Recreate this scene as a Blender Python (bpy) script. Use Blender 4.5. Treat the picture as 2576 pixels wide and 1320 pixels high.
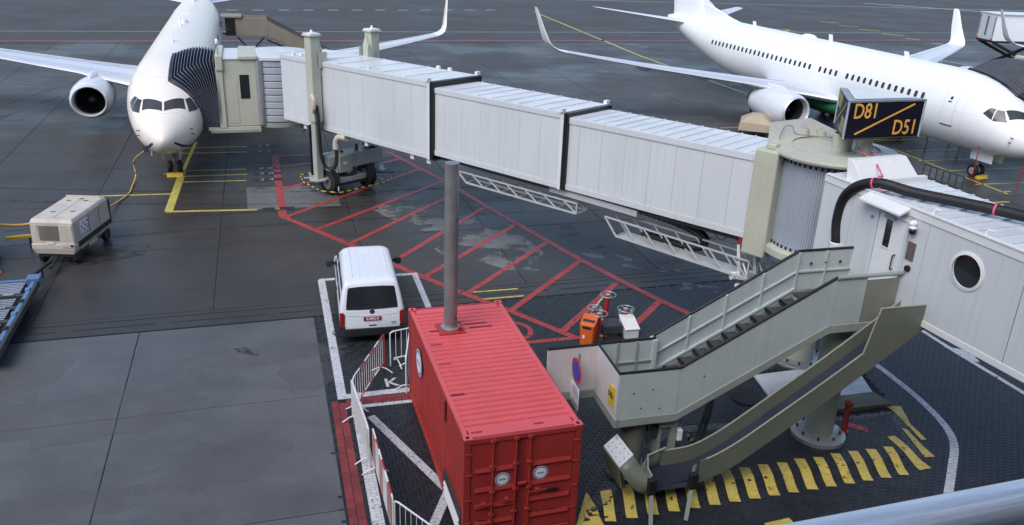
import bpy, bmesh, math, random
from math import sin, cos, pi, radians as R, sqrt, atan2, hypot
from mathutils import Matrix, Vector
random.seed(7)
for o in list(bpy.data.objects):
    bpy.data.objects.remove(o, do_unlink=True)
S = bpy.context.scene
C = S.collection

# ---------------------------------------------------------------- camera, sky, sun, exposure
cam = bpy.data.cameras.new("camera")
co = bpy.data.objects.new("camera", cam); C.objects.link(co)
F, PITCH, ROLL, H = 2112.763, 0.38517, 0.03901, 11.825
cam.sensor_width = 36.0
cam.lens = 36.0 * F / 2576.0
cam.clip_start = 0.05
cam.clip_end = 3000
cp, sp, cr, sr = cos(PITCH), sin(PITCH), cos(ROLL), sin(ROLL)
right = Vector((1, 0, 0)); down = Vector((0, -sp, -cp)); fwd = Vector((0, cp, -sp))
r2 = right * cr - down * sr
d2 = right * sr + down * cr
m = Matrix((( r2.x, -d2.x, -fwd.x), (r2.y, -d2.y, -fwd.y), (r2.z, -d2.z, -fwd.z)))
co.matrix_world = Matrix.Translation((0, 0, H)) @ m.to_4x4()
S.camera = co
S.render.resolution_x, S.render.resolution_y = 1024, 525

SUN_EL, SUN_AZ = R(50), R(-150)          # azimuth measured from +Y towards +X
w = bpy.data.worlds.new("World"); S.world = w
w.use_nodes = True
nt = w.node_tree
for n_ in list(nt.nodes): nt.nodes.remove(n_)
sky = nt.nodes.new('ShaderNodeTexSky'); sky.sky_type = 'NISHITA'
sky.sun_disc = False
sky.sun_elevation = SUN_EL; sky.sun_rotation = SUN_AZ
sky.air_density = 1.0; sky.dust_density = 1.7; sky.ozone_density = 1.0
bg = nt.nodes.new('ShaderNodeBackground'); bg.inputs['Strength'].default_value = 0.15
wo = nt.nodes.new('ShaderNodeOutputWorld')
nt.links.new(sky.outputs[0], bg.inputs[0]); nt.links.new(bg.outputs[0], wo.inputs[0])
sl = bpy.data.lights.new("sun", 'SUN'); so = bpy.data.objects.new("sun", sl); C.objects.link(so)
sl.energy = 1.6; sl.angle = R(45); sl.color = (1.0, 0.97, 0.93)
sd = Vector((sin(SUN_AZ) * cos(SUN_EL), cos(SUN_AZ) * cos(SUN_EL), sin(SUN_EL)))
so.rotation_euler = sd.to_track_quat('Z', 'Y').to_euler()
so.location = (0, 0, 60)
vs = S.view_settings
vs.view_transform = 'Standard'; vs.look = 'None'; vs.gamma = 1.0; vs.use_curve_mapping = False
vs.exposure = 0.45

# ---------------------------------------------------------------- materials
MATS = {}
def nmat(name):
    mt = bpy.data.materials.new(name); mt.use_nodes = True
    t = mt.node_tree; b = t.nodes['Principled BSDF']
    return mt, t, b
def N(t, typ, **kw):
    n = t.nodes.new(typ)
    for k, v in kw.items(): setattr(n, k, v)
    return n
def mapped(t, scale, world=False):
    if world:
        g = N(t, 'ShaderNodeNewGeometry'); src = g.outputs['Position']
    else:
        g = N(t, 'ShaderNodeTexCoord'); src = g.outputs['Object']
    mp = N(t, 'ShaderNodeMapping'); mp.inputs['Scale'].default_value = scale
    t.links.new(src, mp.inputs[0]); return mp.outputs[0]
def noise(t, vec, scale, detail=4, rough=.55):
    n = N(t, 'ShaderNodeTexNoise'); n.inputs['Scale'].default_value = scale
    n.inputs['Detail'].default_value = detail; n.inputs['Roughness'].default_value = rough
    t.links.new(vec, n.inputs['Vector']); return n.outputs['Fac']
def ramp(t, fac, p0, p1, c0=(0, 0, 0, 1), c1=(1, 1, 1, 1)):
    r = N(t, 'ShaderNodeValToRGB')
    r.color_ramp.elements[0].position = p0; r.color_ramp.elements[1].position = p1
    r.color_ramp.elements[0].color = c0; r.color_ramp.elements[1].color = c1
    t.links.new(fac, r.inputs[0]); return r.outputs[0]
def mixc(t, fac, a, b, typ='MIX'):
    x = N(t, 'ShaderNodeMix'); x.data_type = 'RGBA'; x.blend_type = typ
    if isinstance(fac, (int, float)): x.inputs[0].default_value = fac
    else: t.links.new(fac, x.inputs[0])
    for i, v in ((6, a), (7, b)):
        if isinstance(v, tuple): x.inputs[i].default_value = (*v[:3], 1)
        else: t.links.new(v, x.inputs[i])
    return x.outputs[2]
def bump(t, b, h, strength=.2, dist=.01):
    bn = N(t, 'ShaderNodeBump'); bn.inputs['Strength'].default_value = strength
    bn.inputs['Distance'].default_value = dist
    t.links.new(h, bn.inputs['Height']); t.links.new(bn.outputs[0], b.inputs['Normal'])
def col(s): return (s[0], s[1], s[2], 1)
def paint(name, c, rough=.45, metal=0.0, var=.12, scale=1.2, streak=0.0, dirt=0.0, rand=0.0, spec=.5, fine=.05, world=True):
    """painted / plain surface with tonal variation, optional vertical run-off streaks and grime specks"""
    if name in MATS: return MATS[name]
    mt, t, b = nmat(name)
    v = mapped(t, (1, 1, 1), world)
    dark = tuple(x * (1 - var) for x in c); lite = tuple(min(1, x * (1 + var * .6)) for x in c)
    cc = mixc(t, ramp(t, noise(t, v, scale, 5), .32, .68), dark, lite)
    if fine:
        cc = mixc(t, ramp(t, noise(t, v, 28, 3), .45, .62), cc, mixc(t, fine * 3, cc, (c[0]*.5, c[1]*.5, c[2]*.5)))
    if streak:
        v2 = mapped(t, (5.5, 5.5, .22), world)
        s = ramp(t, noise(t, v2, 1.6, 5, .6), .5, .78)
        cc = mixc(t, s, cc, mixc(t, streak, cc, (.10, .095, .08)))
    if dirt:
        s = ramp(t, noise(t, v, 2.3, 8, .7), .55, .72)
        cc = mixc(t, s, cc, mixc(t, dirt, cc, (.05, .045, .04)))
    if rand:
        oi = N(t, 'ShaderNodeObjectInfo')
        mm = N(t, 'ShaderNodeMapRange'); mm.inputs[3].default_value = 1 - rand; mm.inputs[4].default_value = 1 + rand * .5
        t.links.new(oi.outputs['Random'], mm.inputs[0])
        hs = N(t, 'ShaderNodeHueSaturation'); t.links.new(mm.outputs[0], hs.inputs['Value']); t.links.new(cc, hs.inputs['Color'])
        cc = hs.outputs[0]
    t.links.new(cc, b.inputs['Base Color'])
    rr = N(t, 'ShaderNodeMapRange'); rr.inputs[3].default_value = max(.03, rough - .1); rr.inputs[4].default_value = min(1, rough + .12)
    if fine: t.links.new(noise(t, v, scale * 2.7, 4), rr.inputs[0]); t.links.new(rr.outputs[0], b.inputs['Roughness'])
    else: b.inputs['Roughness'].default_value = rough
    b.inputs['Metallic'].default_value = metal
    b.inputs['Specular IOR Level'].default_value = spec
    MATS[name] = mt; return mt

def ground_mat(name, c, rough0, rough1, wet=.5, rand=.08, tint=(1, 1, 1)):
    """damp concrete: cloudy tone, wet film patches (lower roughness, darker), tyre scuffs, fine grain"""
    mt, t, b = nmat(name)
    v = mapped(t, (1, 1, 1), True)
    big = noise(t, v, .11, 5, .6)
    mid = noise(t, v, .55, 6, .65)
    fine = noise(t, v, 9, 5, .7)
    grit = noise(t, v, 70, 2, .5)
    vs_ = mapped(t, (.16, 1.1, 1), True)
    vs_.node.inputs['Rotation'].default_value = (0, 0, R(-17))
    smear = noise(t, vs_, .9, 5, .6)
    cc = mixc(t, ramp(t, mid, .3, .72), tuple(x * .78 for x in c), tuple(x * 1.18 for x in c))
    cc = mixc(t, ramp(t, smear, .42, .7), cc, mixc(t, .22, cc, tuple(x * 1.7 for x in c)))
    cc = mixc(t, ramp(t, fine, .5, .75), cc, mixc(t, .22, cc, (.02, .02, .022)))
    cc = mixc(t, ramp(t, grit, .58, .72), cc, mixc(t, .18, cc, (.2, .2, .2)))
    wetm = ramp(t, big, .44, .58)
    cc = mixc(t, wetm, cc, mixc(t, wet, cc, tuple(x * .45 for x in c)))
    oi = N(t, 'ShaderNodeObjectInfo')
    mm = N(t, 'ShaderNodeMapRange'); mm.inputs[3].default_value = 1 - rand; mm.inputs[4].default_value = 1 + rand
    t.links.new(oi.outputs['Random'], mm.inputs[0])
    hs = N(t, 'ShaderNodeHueSaturation'); t.links.new(mm.outputs[0], hs.inputs['Value']); t.links.new(cc, hs.inputs['Color'])
    t.links.new(hs.outputs[0], b.inputs['Base Color'])
    rr = N(t, 'ShaderNodeMapRange'); rr.inputs[3].default_value = rough1; rr.inputs[4].default_value = rough0
    t.links.new(ramp(t, big, .4, .6), rr.inputs[0])
    r2_ = N(t, 'ShaderNodeMath', operation='ADD')
    r3_ = N(t, 'ShaderNodeMath', operation='MULTIPLY'); r3_.inputs[1].default_value = .22
    sb = N(t, 'ShaderNodeMath', operation='SUBTRACT'); sb.inputs[1].default_value = .5
    t.links.new(smear, sb.inputs[0]); t.links.new(sb.outputs[0], r3_.inputs[0])
    t.links.new(rr.outputs[0], r2_.inputs[0]); t.links.new(r3_.outputs[0], r2_.inputs[1])
    t.links.new(r2_.outputs[0], b.inputs['Roughness'])
    bump(t, b, grit, .12, .004)
    b.inputs['Specular IOR Level'].default_value = .27
    MATS[name] = mt; return mt

def worn_paint(name, c, amount=.5, rough=.5, joints=False, grid=(.21, .105)):
    """road paint worn through to the surface below (transparent where worn)"""
    mt, t, b = nmat(name)
    v = mapped(t, (1, 1, 1), True)
    cc = mixc(t, ramp(t, noise(t, v, 1.3, 6, .7), .35, .7), tuple(x * .72 for x in c), c)
    cc = mixc(t, ramp(t, noise(t, v, 14, 5, .7), .48, .7), cc, mixc(t, .45, cc, (.07, .06, .05)))
    t.links.new(cc, b.inputs['Base Color']); b.inputs['Roughness'].default_value = rough
    wear = ramp(t, noise(t, v, 5.5, 9, .75), .60 - amount * .12, .66 - amount * .08)
    tr = N(t, 'ShaderNodeBsdfTransparent'); ms = N(t, 'ShaderNodeMixShader')
    fac = wear
    if joints:
        br = N(t, 'ShaderNodeTexBrick'); br.inputs['Scale'].default_value = 1.0
        br.inputs['Brick Width'].default_value = grid[0]; br.inputs['Row Height'].default_value = grid[1]
        br.inputs['Mortar Size'].default_value = .006; br.inputs['Mortar Smooth'].default_value = .1
        mp = N(t, 'ShaderNodeMapping'); mp.inputs['Rotation'].default_value = (0, 0, R(-17))
        g = N(t, 'ShaderNodeNewGeometry'); t.links.new(g.outputs['Position'], mp.inputs[0]); t.links.new(mp.outputs[0], br.inputs['Vector'])
        mx = N(t, 'ShaderNodeMath', operation='MAXIMUM'); hf = N(t, 'ShaderNodeMath', operation='MULTIPLY'); hf.inputs[1].default_value = .42; t.links.new(br.outputs['Fac'], hf.inputs[0]); t.links.new(hf.outputs[0], mx.inputs[0]); t.links.new(wear, mx.inputs[1]); fac = mx.outputs[0]
    t.links.new(fac, ms.inputs[0]); t.links.new(b.outputs[0], ms.inputs[1]); t.links.new(tr.outputs[0], ms.inputs[2])
    out = t.nodes['Material Output']; t.links.new(ms.outputs[0], out.inputs['Surface'])
    MATS[name] = mt; return mt

def glass_mat(name, c=(.012, .014, .017), rough=.06):
    mt, t, b = nmat(name)
    v = mapped(t, (1, 1, 1), True)
    t.links.new(mixc(t, ramp(t, noise(t, v, .9, 4), .3, .7), c, tuple(x * 2.2 for x in c)), b.inputs['Base Color'])
    b.inputs['Roughness'].default_value = rough; b.inputs['IOR'].default_value = 1.5
    MATS[name] = mt; return mt

# ---------------------------------------------------------------- mesh helpers
class MB:
    def __init__(s): s.v = []; s.f = []; s.mi = []; s.cur = 0
    def add(s, vs, fs, M=None):
        n = len(s.v)
        for p in vs:
            p = Vector(p); s.v.append(tuple(M @ p) if M is not None else tuple(p))
        for f in fs: s.f.append(tuple(i + n for i in f)); s.mi.append(s.cur)
        return s
    def box(s, x0, x1, y0, y1, z0, z1, M=None, k=0.0, kx=0.0):
        """axis box; z sheared by k per unit x"""
        vs = [(x, y, z + k * x) for x in (x0, x1) for y in (y0, y1) for z in (z0, z1)]
        return s.add(vs, [(0, 1, 3, 2), (4, 6, 7, 5), (0, 4, 5, 1), (2, 3, 7, 6), (0, 2, 6, 4), (1, 5, 7, 3)], M)
    def beam(s, p0, p1, w, h, up=(0, 0, 1)):
        p0 = Vector(p0); p1 = Vector(p1); d = (p1 - p0).normalized(); u = Vector(up)
        if abs(d.dot(u)) > .98: u = Vector((1, 0, 0))
        sd_ = d.cross(u).normalized(); u2 = sd_.cross(d)
        vs = []
        for p in (p0, p1):
            for a, b_ in ((-1, -1), (1, -1), (1, 1), (-1, 1)): vs.append(p + sd_ * a * w / 2 + u2 * b_ * h / 2)
        return s.add(vs, [(0, 1, 2, 3), (7, 6, 5, 4), (0, 4, 5, 1), (1, 5, 6, 2), (2, 6, 7, 3), (3, 7, 4, 0)])
    def tube(s, pts, r, n=8, caps=True):
        pts = [Vector(p) for p in pts]; rs = r if isinstance(r, (list, tuple)) else [r] * len(pts)
        t0 = (pts[1] - pts[0]).normalized(); u = Vector((0, 0, 1))
        if abs(t0.dot(u)) > .95: u = Vector((1, 0, 0))
        nrm = t0.cross(u).normalized(); rings = []
        for i, p in enumerate(pts):
            if i == 0: t = t0
            elif i == len(pts) - 1: t = (pts[i] - pts[i - 1]).normalized()
            else: t = ((pts[i + 1] - p).normalized() + (p - pts[i - 1]).normalized()).normalized()
            nrm = (nrm - t * nrm.dot(t)).normalized(); b_ = t.cross(nrm)
            rings.append([p + (nrm * cos(2 * pi * k / n) + b_ * sin(2 * pi * k / n)) * rs[i] for k in range(n)])
        return s.loft(rings, caps=caps)
    def cyl(s, p0, p1, r0, r1=None, n=16, caps=True):
        return s.tube([p0, p1], [r0, r0 if r1 is None else r1], n, caps)
    def loft(s, rings, caps=True, closed=True):
        n = len(rings[0]); vs = [p for rg in rings for p in rg]; fs = []
        for i in range(len(rings) - 1):
            for k in range(n if closed else n - 1):
                a = i * n + k; b_ = i * n + (k + 1) % n
                fs.append((a, b_, b_ + n, a + n))
        if caps: fs.append(tuple(range(n - 1, -1, -1))); fs.append(tuple(range((len(rings) - 1) * n, len(rings) * n)))
        return s.add(vs, fs)
    def lathe(s, prof, n=24, M=None, caps=True):
        rings = [[(r * cos(2 * pi * k / n), r * sin(2 * pi * k / n), z) for k in range(n)] for r, z in prof]
        nn = len(prof); vs = [p for rg in rings for p in rg]; fs = []
        for i in range(nn - 1):
            for k in range(n): a = i * n + k; b_ = i * n + (k + 1) % n; fs.append((a, b_, b_ + n, a + n))
        if caps:
            if not (abs(prof[0][1] - prof[1][1]) < .02 and .02 < prof[0][0] < prof[1][0]): fs.append(tuple(range(n - 1, -1, -1)))
            if not (abs(prof[-1][1] - prof[-2][1]) < .02 and .02 < prof[-1][0] < prof[-2][0]): fs.append(tuple(range((nn - 1) * n, nn * n)))
        return s.add(vs, fs, M)
    def prism(s, poly, z0, z1, M=None, k=0.0):
        n = len(poly)
        vs = [(x, y, z0 + k * x) for x, y in poly] + [(x, y, z1 + k * x) for x, y in poly]
        fs = [tuple(range(n - 1, -1, -1)), tuple(range(n, 2 * n))] + [(i, (i + 1) % n, n + (i + 1) % n, n + i) for i in range(n)]
        return s.add(vs, fs, M)
    def sheet(s, poly, z=0.0, M=None):
        return s.add([(p[0], p[1], z) for p in poly], [tuple(range(len(poly)))], M)
    def strip(s, pts, w, z=0.004, close=False):
        """flat painted line of width w along 2d points, mitred"""
        P = [Vector(p[:2]) for p in pts]; n = len(P); L_, R_ = [], []
        for i in range(n):
            a = P[i - 1] if (i > 0 or close) else None; b_ = P[(i + 1) % n] if (i < n - 1 or close) else None
            d0 = (P[i] - a).normalized() if a is not None else None; d1 = (b_ - P[i]).normalized() if b_ is not None else None
            if d0 is None: d0 = d1
            if d1 is None: d1 = d0
            n0 = Vector((-d0.y, d0.x)); n1 = Vector((-d1.y, d1.x)); mm = (n0 + n1).normalized()
            q = w / 2 / max(.35, mm.dot(n0)); L_.append(P[i] + mm * q); R_.append(P[i] - mm * q)
        vs = [(p.x, p.y, z) for p in L_] + [(p.x, p.y, z) for p in R_]
        fs = [(n + i, n + (i + 1) % n, (i + 1) % n, i) for i in range(n if close else n - 1)]
        return s.add(vs, fs)
    def tr(s, fn):
        s.v = [tuple(fn(*p)) for p in s.v]; return s
    def build(s, name, mat, parent=None, smooth=None, bevel=0.0, seg=2, recalc=True):
        me = bpy.data.meshes.new(name); me.from_pydata([tuple(p) for p in s.v], [], s.f)
        mats = mat if isinstance(mat, (list, tuple)) else [mat]
        for m_ in mats: me.materials.append(m_)
        if len(mats) > 1:
            for p, i in zip(me.polygons, s.mi): p.material_index = i
        if recalc:
            bm = bmesh.new(); bm.from_mesh(me); bmesh.ops.recalc_face_normals(bm, faces=bm.faces); bm.to_mesh(me); bm.free()
        if smooth:
            me.shade_smooth(); me.set_sharp_from_angle(angle=R(smooth))
        o = bpy.data.objects.new(name, me); C.objects.link(o)
        if parent: o.parent = parent
        if bevel:
            b_ = o.modifiers.new('bevel', 'BEVEL'); b_.width = bevel; b_.segments = seg; b_.limit_method = 'ANGLE'; b_.angle_limit = R(40)
        return o
def thing(name, label, cat, loc=(0, 0, 0), rz=0.0, group=None):
    o = bpy.data.objects.new(name, None); C.objects.link(o)
    o.location = loc; o.rotation_euler = (0, 0, rz); o.empty_display_size = .3
    o['label'] = label; o['category'] = cat
    if group: o['group'] = group
    return o
def tag(o, label, cat, group=None):
    o['label'] = label; o['category'] = cat
    if group: o['group'] = group
    return o
def structure(o): o['kind'] = 'structure'; return o
def dup(root, loc=None, rz=None, label=None, name=None):
    kids = {}
    for x in bpy.data.objects:
        if x.parent: kids.setdefault(x.parent, []).append(x)
    def cpy(o, par):
        c = o.copy(); C.objects.link(c); c.parent = par
        for k in kids.get(o, []): cpy(k, c)
        return c
    r = cpy(root, None)
    if loc is not None: r.location = loc
    if rz is not None: r.rotation_euler = (0, 0, rz)
    if label: r['label'] = label
    return r
def text_mesh(name, body, size, mat, parent, M, depth=.004, ax='CENTER', squeeze=1.0, off=0.0):
    cu = bpy.data.curves.new(name, 'FONT'); cu.body = body; cu.size = size; cu.align_x = ax; cu.align_y = 'CENTER'
    cu.extrude = depth; cu.resolution_u = 3; cu.offset = off
    t = bpy.data.objects.new(name, cu); C.objects.link(t)
    dg = bpy.context.evaluated_depsgraph_get()
    me = bpy.data.meshes.new_from_object(t.evaluated_get(dg)); me.name = name
    bpy.data.objects.remove(t); me.transform(M @ Matrix.Diagonal((squeeze, 1, 1, 1)))
    me.materials.clear(); me.materials.append(mat)
    o = bpy.data.objects.new(name, me); C.objects.link(o)
    if parent: o.parent = parent
    return o
def frame(origin, xdir, ydir):
    x = Vector(xdir).normalized(); y = Vector(ydir); y = (y - x * y.dot(x)).normalized(); z = x.cross(y)
    return Matrix(((x.x, y.x, z.x, origin[0]), (x.y, y.y, z.y, origin[1]), (x.z, y.z, z.z, origin[2]), (0, 0, 0, 1)))
def ell(cx, cy, rx, ry, n=20, a0=0, a1=2 * pi):
    return [(cx + rx * cos(a0 + (a1 - a0) * i / n), cy + ry * sin(a0 + (a1 - a0) * i / n)) for i in range(n)]
def smoothpath(pts, n=6):
    P = [Vector(p) for p in pts]; out = []
    for i in range(len(P) - 1):
        p0 = P[max(i - 1, 0)]; p1 = P[i]; p2 = P[i + 1]; p3 = P[min(i + 2, len(P) - 1)]
        for k in range(n):
            t = k / n
            out.append(.5 * ((2 * p1) + (p2 - p0) * t + (2 * p0 - 5 * p1 + 4 * p2 - p3) * t * t + (3 * p1 - p0 - 3 * p2 + p3) * t ** 3))
    out.append(P[-1]); return out

# palette
M_conc = ground_mat('apron_concrete', (.052, .049, .047), .34, .54, .45)
M_concl = ground_mat('apron_concrete_pale', (.116, .120, .126), .34, .50, .32)
M_asph = ground_mat('taxiway_asphalt', (.056, .053, .050), .50, .62, .22)
M_strip = ground_mat('drain_concrete', (.052, .050, .048), .35, .5, .3)
M_joint = paint('joint_filler', (.016, .017, .019), .6)
M_patch = None
M_pave = paint('black_paver', (.017, .019, .024), .44, var=.25, scale=.8, rand=.30, dirt=.3)
M_pavef = paint('black_paver_field', (.017, .019, .024), .44, var=.40, scale=3.2, dirt=.35)
M_pavered = paint('red_paver', (.22, .035, .035), .55, var=.25, scale=3, rand=.25, dirt=.4)
M_sand = paint('paver_bedding', (.010, .011, .012), .8)
M_red = worn_paint('red_road_paint', (.44, .05, .048), .45, .45)
M_redp = worn_paint('red_road_paint_pavers', (.44, .05, .046), .4, .5, True)
M_white = worn_paint('white_road_paint', (.68, .70, .74), .25, .5, True)
M_whitef = worn_paint('white_road_paint_far', (.5, .5, .52), .6, .5)
M_yel = worn_paint('yellow_road_paint', (.60, .50, .11), .35, .5)
M_yelk = worn_paint('yellow_kerb_paint', (.64, .50, .11), .12, .5)
M_croof = paint('container_roof_lit', (.70, .105, .115), .40, var=.08, scale=1.0, dirt=.10)  # brighter, pinker copy of the container red: light from above put into the colour
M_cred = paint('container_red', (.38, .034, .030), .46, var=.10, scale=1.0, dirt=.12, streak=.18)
M_cred2 = paint('container_red_scuffed', (.30, .03, .035), .5, var=.25, scale=4)
M_panel = paint('bridge_panel', (.60, .635, .665), .36, var=.05, scale=.4, streak=.13, rand=.035, fine=.012)
M_proof = paint('bridge_roof', (.66, .69, .72), .30, var=.10, scale=.9, dirt=.14, rand=.06)
M_wht = paint('white_enamel', (.74, .75, .76), .35, var=.06, dirt=.10)
M_beige = paint('beige_steel', (.49, .50, .41), .42, var=.07, streak=.12, dirt=.08)
M_gsteel = paint('grey_green_steel', (.30, .33, .30), .42, var=.08, streak=.10, dirt=.14)
M_truss = paint('truss_grey', (.46, .48, .50), .45, var=.1, dirt=.12)
M_bogie = paint('bogie_grey', (.40, .43, .40), .42, var=.1, streak=.1, dirt=.2)
M_stair = paint('stair_panel_grey', (.46, .52, .52), .40, var=.06, streak=.14, dirt=.08, rand=.05)
M_stairp = paint('stair_panel_pale', (.62, .58, .59), .42, var=.07, streak=.12, dirt=.08)
M_olive = paint('chute_olive', (.155, .170, .135), .45, var=.10, streak=.12, dirt=.16)
M_belt = paint('chute_belt', (.030, .034, .055), .34, var=.25, dirt=.15)
M_blk = paint('black_rubber', (.012, .012, .014), .55, var=.3)
M_blkg = paint('black_gloss', (.010, .011, .016), .3, var=.2)
M_navy = paint('bellows_navy', (.022, .030, .058), .42, var=.3)
M_bgrey = paint('bellows_grey', (.070, .073, .080), .5, var=.25)
M_galv = paint('galvanised_steel', (.40, .42, .44), .38, .55, var=.14, scale=3)
M_mast = paint('mast_steel', (.29, .295, .30), .34, .45, var=.18, scale=2, streak=.2)
M_cream = paint('cart_cream', (.56, .51, .45), .5, var=.12, streak=.18, dirt=.24)
M_grill = paint('cart_grille', (.20, .19, .175), .6, var=.2)
M_acw = paint('aircraft_white', (.84, .85, .86), .22, var=.02, scale=.4, fine=.0)
M_acc = paint('aircraft_pearl', (.83, .775, .715), .26, var=.03, scale=.5, fine=.0)
M_wing = paint('wing_grey', (.60, .65, .74), .36, var=.05, scale=.5, dirt=.0, fine=0)
M_slat = paint('bare_aluminium', (.74, .76, .80), .34, .45, var=.04, scale=.4, fine=0)
def seams(mt):
    # skin joints: fine rings along the fuselage and lap lines along it
    t = mt.node_tree; b = t.nodes['Principled BSDF']; src = b.inputs['Base Color'].links[0].from_socket
    g = N(t, 'ShaderNodeTexCoord'); sx = N(t, 'ShaderNodeSeparateXYZ'); t.links.new(g.outputs['Object'], sx.inputs[0])
    def line(sock, per, w_, off=0.0):
        a = N(t, 'ShaderNodeMath', operation='ADD'); a.inputs[1].default_value = off; t.links.new(sock, a.inputs[0])
        d = N(t, 'ShaderNodeMath', operation='DIVIDE'); d.inputs[1].default_value = per; t.links.new(a.outputs[0], d.inputs[0])
        f = N(t, 'ShaderNodeMath', operation='FRACT'); t.links.new(d.outputs[0], f.inputs[0])
        l = N(t, 'ShaderNodeMath', operation='LESS_THAN'); l.inputs[1].default_value = w_ / per; t.links.new(f.outputs[0], l.inputs[0]); return l.outputs[0]
    mx = N(t, 'ShaderNodeMath', operation='MAXIMUM'); t.links.new(line(sx.outputs[0], 2.54, .022, .9), mx.inputs[0]); t.links.new(line(sx.outputs[2], 1.27, .014, .35), mx.inputs[1])
    k = N(t, 'ShaderNodeMath', operation='MULTIPLY'); k.inputs[1].default_value = .30; t.links.new(mx.outputs[0], k.inputs[0])
    t.links.new(mixc(t, k.outputs[0], src, (.22, .22, .23)), b.inputs['Base Color'])
seams(M_acw); seams(M_acc)
M_nac = paint('nacelle_white', (.68, .72, .78), .22, var=.05)
M_dark = paint('engine_dark', (.012, .012, .013), .5, var=.3)
M_fan = paint('fan_blades', (.05, .05, .052), .35, .5, var=.2)
M_win = glass_mat('cabin_glass', (.016, .018, .022), .12)
M_cock = glass_mat('cockpit_glass', (.03, .032, .035), .08)
M_green = paint('belly_green', (.012, .10, .045), .4, var=.15)
M_blue = paint('stripe_blue', (.015, .03, .16), .35)
M_tyre = paint('tyre_rubber', (.014, .014, .015), .7, var=.3)
M_rim = paint('wheel_rim', (.45, .46, .45), .45, .3, var=.15)
M_glass = glass_mat('dark_glass')
M_van = paint('van_white', (.72, .76, .82), .2, var=.03, dirt=.05)
M_plas = paint('black_plastic', (.022, .024, .027), .5, var=.2)
M_tail = paint('tail_light_red', (.28, .012, .012), .2)
M_plate = paint('plate_red', (.30, .02, .03), .4)
M_brite = paint('white_print', (.8, .8, .82), .5, fine=0)
M_orange = paint('orange_plastic', (.62, .12, .025), .45, var=.12, dirt=.1)
M_predd = paint('pole_red', (.38, .022, .02), .4, var=.12, dirt=.1)
M_hydr = paint('hydrant_red', (.26, .035, .018), .5, var=.2, dirt=.2)
M_yp = paint('yellow_plate', (.72, .50, .03), .4)
M_blackp = paint('black_print', (.015, .015, .018), .5, fine=0)
M_signb = paint('sign_black', (.010, .011, .020), .25)
M_signo = paint('sign_amber', (.85, .42, .08), .4, fine=0)
M_signy = paint('sign_dim_yellow', (.42, .42, .18), .5, fine=0)
M_sred = paint('sign_red', (.50, .02, .04), .35)
M_sblue = paint('sign_blue', (.02, .02, .36), .35)
M_pink = paint('pink_rope', (.75, .10, .22), .5)
M_yhose = paint('yellow_cable', (.55, .36, .08), .5, var=.2)
M_tan = paint('tan_cover', (.42, .34, .25), .6, var=.14)
M_brown = paint('stairs_brown', (.27, .235, .185), .5, var=.12, dirt=.1)
M_dolly = paint('dolly_blue', (.13, .23, .42), .35, .2, var=.15, dirt=.2)
M_roll = paint('dolly_roller', (.12, .15, .20), .32, .6, var=.15)
M_dgrey = paint('dark_grey_steel', (.05, .053, .058), .5, .1, var=.2, dirt=.2)
M_fac = paint('terminal_cladding', (.17, .18, .19), .5)
def rail_mat():
    mt, t, b = nmat('rail_aluminium'); v = mapped(t, (1.5, 110, 110)); v2 = mapped(t, (6, 300, 300))
    cc = mixc(t, ramp(t, noise(t, v, 1.0, 5, .6), .40, .68), (.78, .84, .93), (.50, .56, .66))
    cc = mixc(t, ramp(t, noise(t, v2, 1.0, 3, .6), .55, .75), cc, (.40, .45, .54))
    t.links.new(cc, b.inputs['Base Color']); b.inputs['Roughness'].default_value = .36; b.inputs['Metallic'].default_value = .3
    MATS['rail_aluminium_s'] = mt; return mt
M_rails = rail_mat()
M_rail = paint('rail_aluminium', (.60, .65, .74), .30, .35, var=.12, scale=6, streak=.0, dirt=.22)
M_grass = paint('grass_green', (.06, .085, .035), .8, var=.3, scale=.2)
M_pad = paint('white_pad_paint', (.58, .60, .62), .5, var=.2, dirt=.45)
M_moss = paint('mossy_kerb', (.17, .17, .12), .8, var=.3, dirt=.3)
# ================================================================ GROUND
CU, SU = cos(R(17)), sin(R(17))
def T(u, v): return (u * CU - v * SU, u * SU + v * CU)
def UV(x, y): return (x * CU + y * SU, -x * SU + y * CU)
camR = co.matrix_world.to_3x3(); camL = co.matrix_world.translation.copy()
def pix(x, y, z=0):
    q = camR.transposed() @ (Vector((x, y, z)) - camL)
    if q.z > -.1: return None
    return (1288 + F * q.x / -q.z, 660 - F * q.y / -q.z)
def inview(x, y, mg=60):
    p = pix(x, y)
    return p is not None and -mg < p[0] < 2576 + mg and -mg < p[1] < 1320 + mg
def inpoly(x, y, P):
    c = False; j = len(P) - 1
    for i in range(len(P)):
        if (P[i][1] > y) != (P[j][1] > y) and x < (P[j][0] - P[i][0]) * (y - P[i][1]) / (P[j][1] - P[i][1]) + P[i][0]: c = not c
        j = i
    return c

structure(MB().sheet([(-900, -200), (900, -200), (900, 2500), (-900, 2500)], -.06).build('apron', M_joint))
twy = structure(MB().sheet([T(-400, 89.6), T(600, 89.6), T(700, 700), T(-500, 700)], -.004).build('taxiway', M_asph))
structure(MB().sheet([T(62, 185), T(500, 120), T(600, 640), T(-60, 640), T(-40, 420)], 0.012).build('grass', M_grass))
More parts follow.
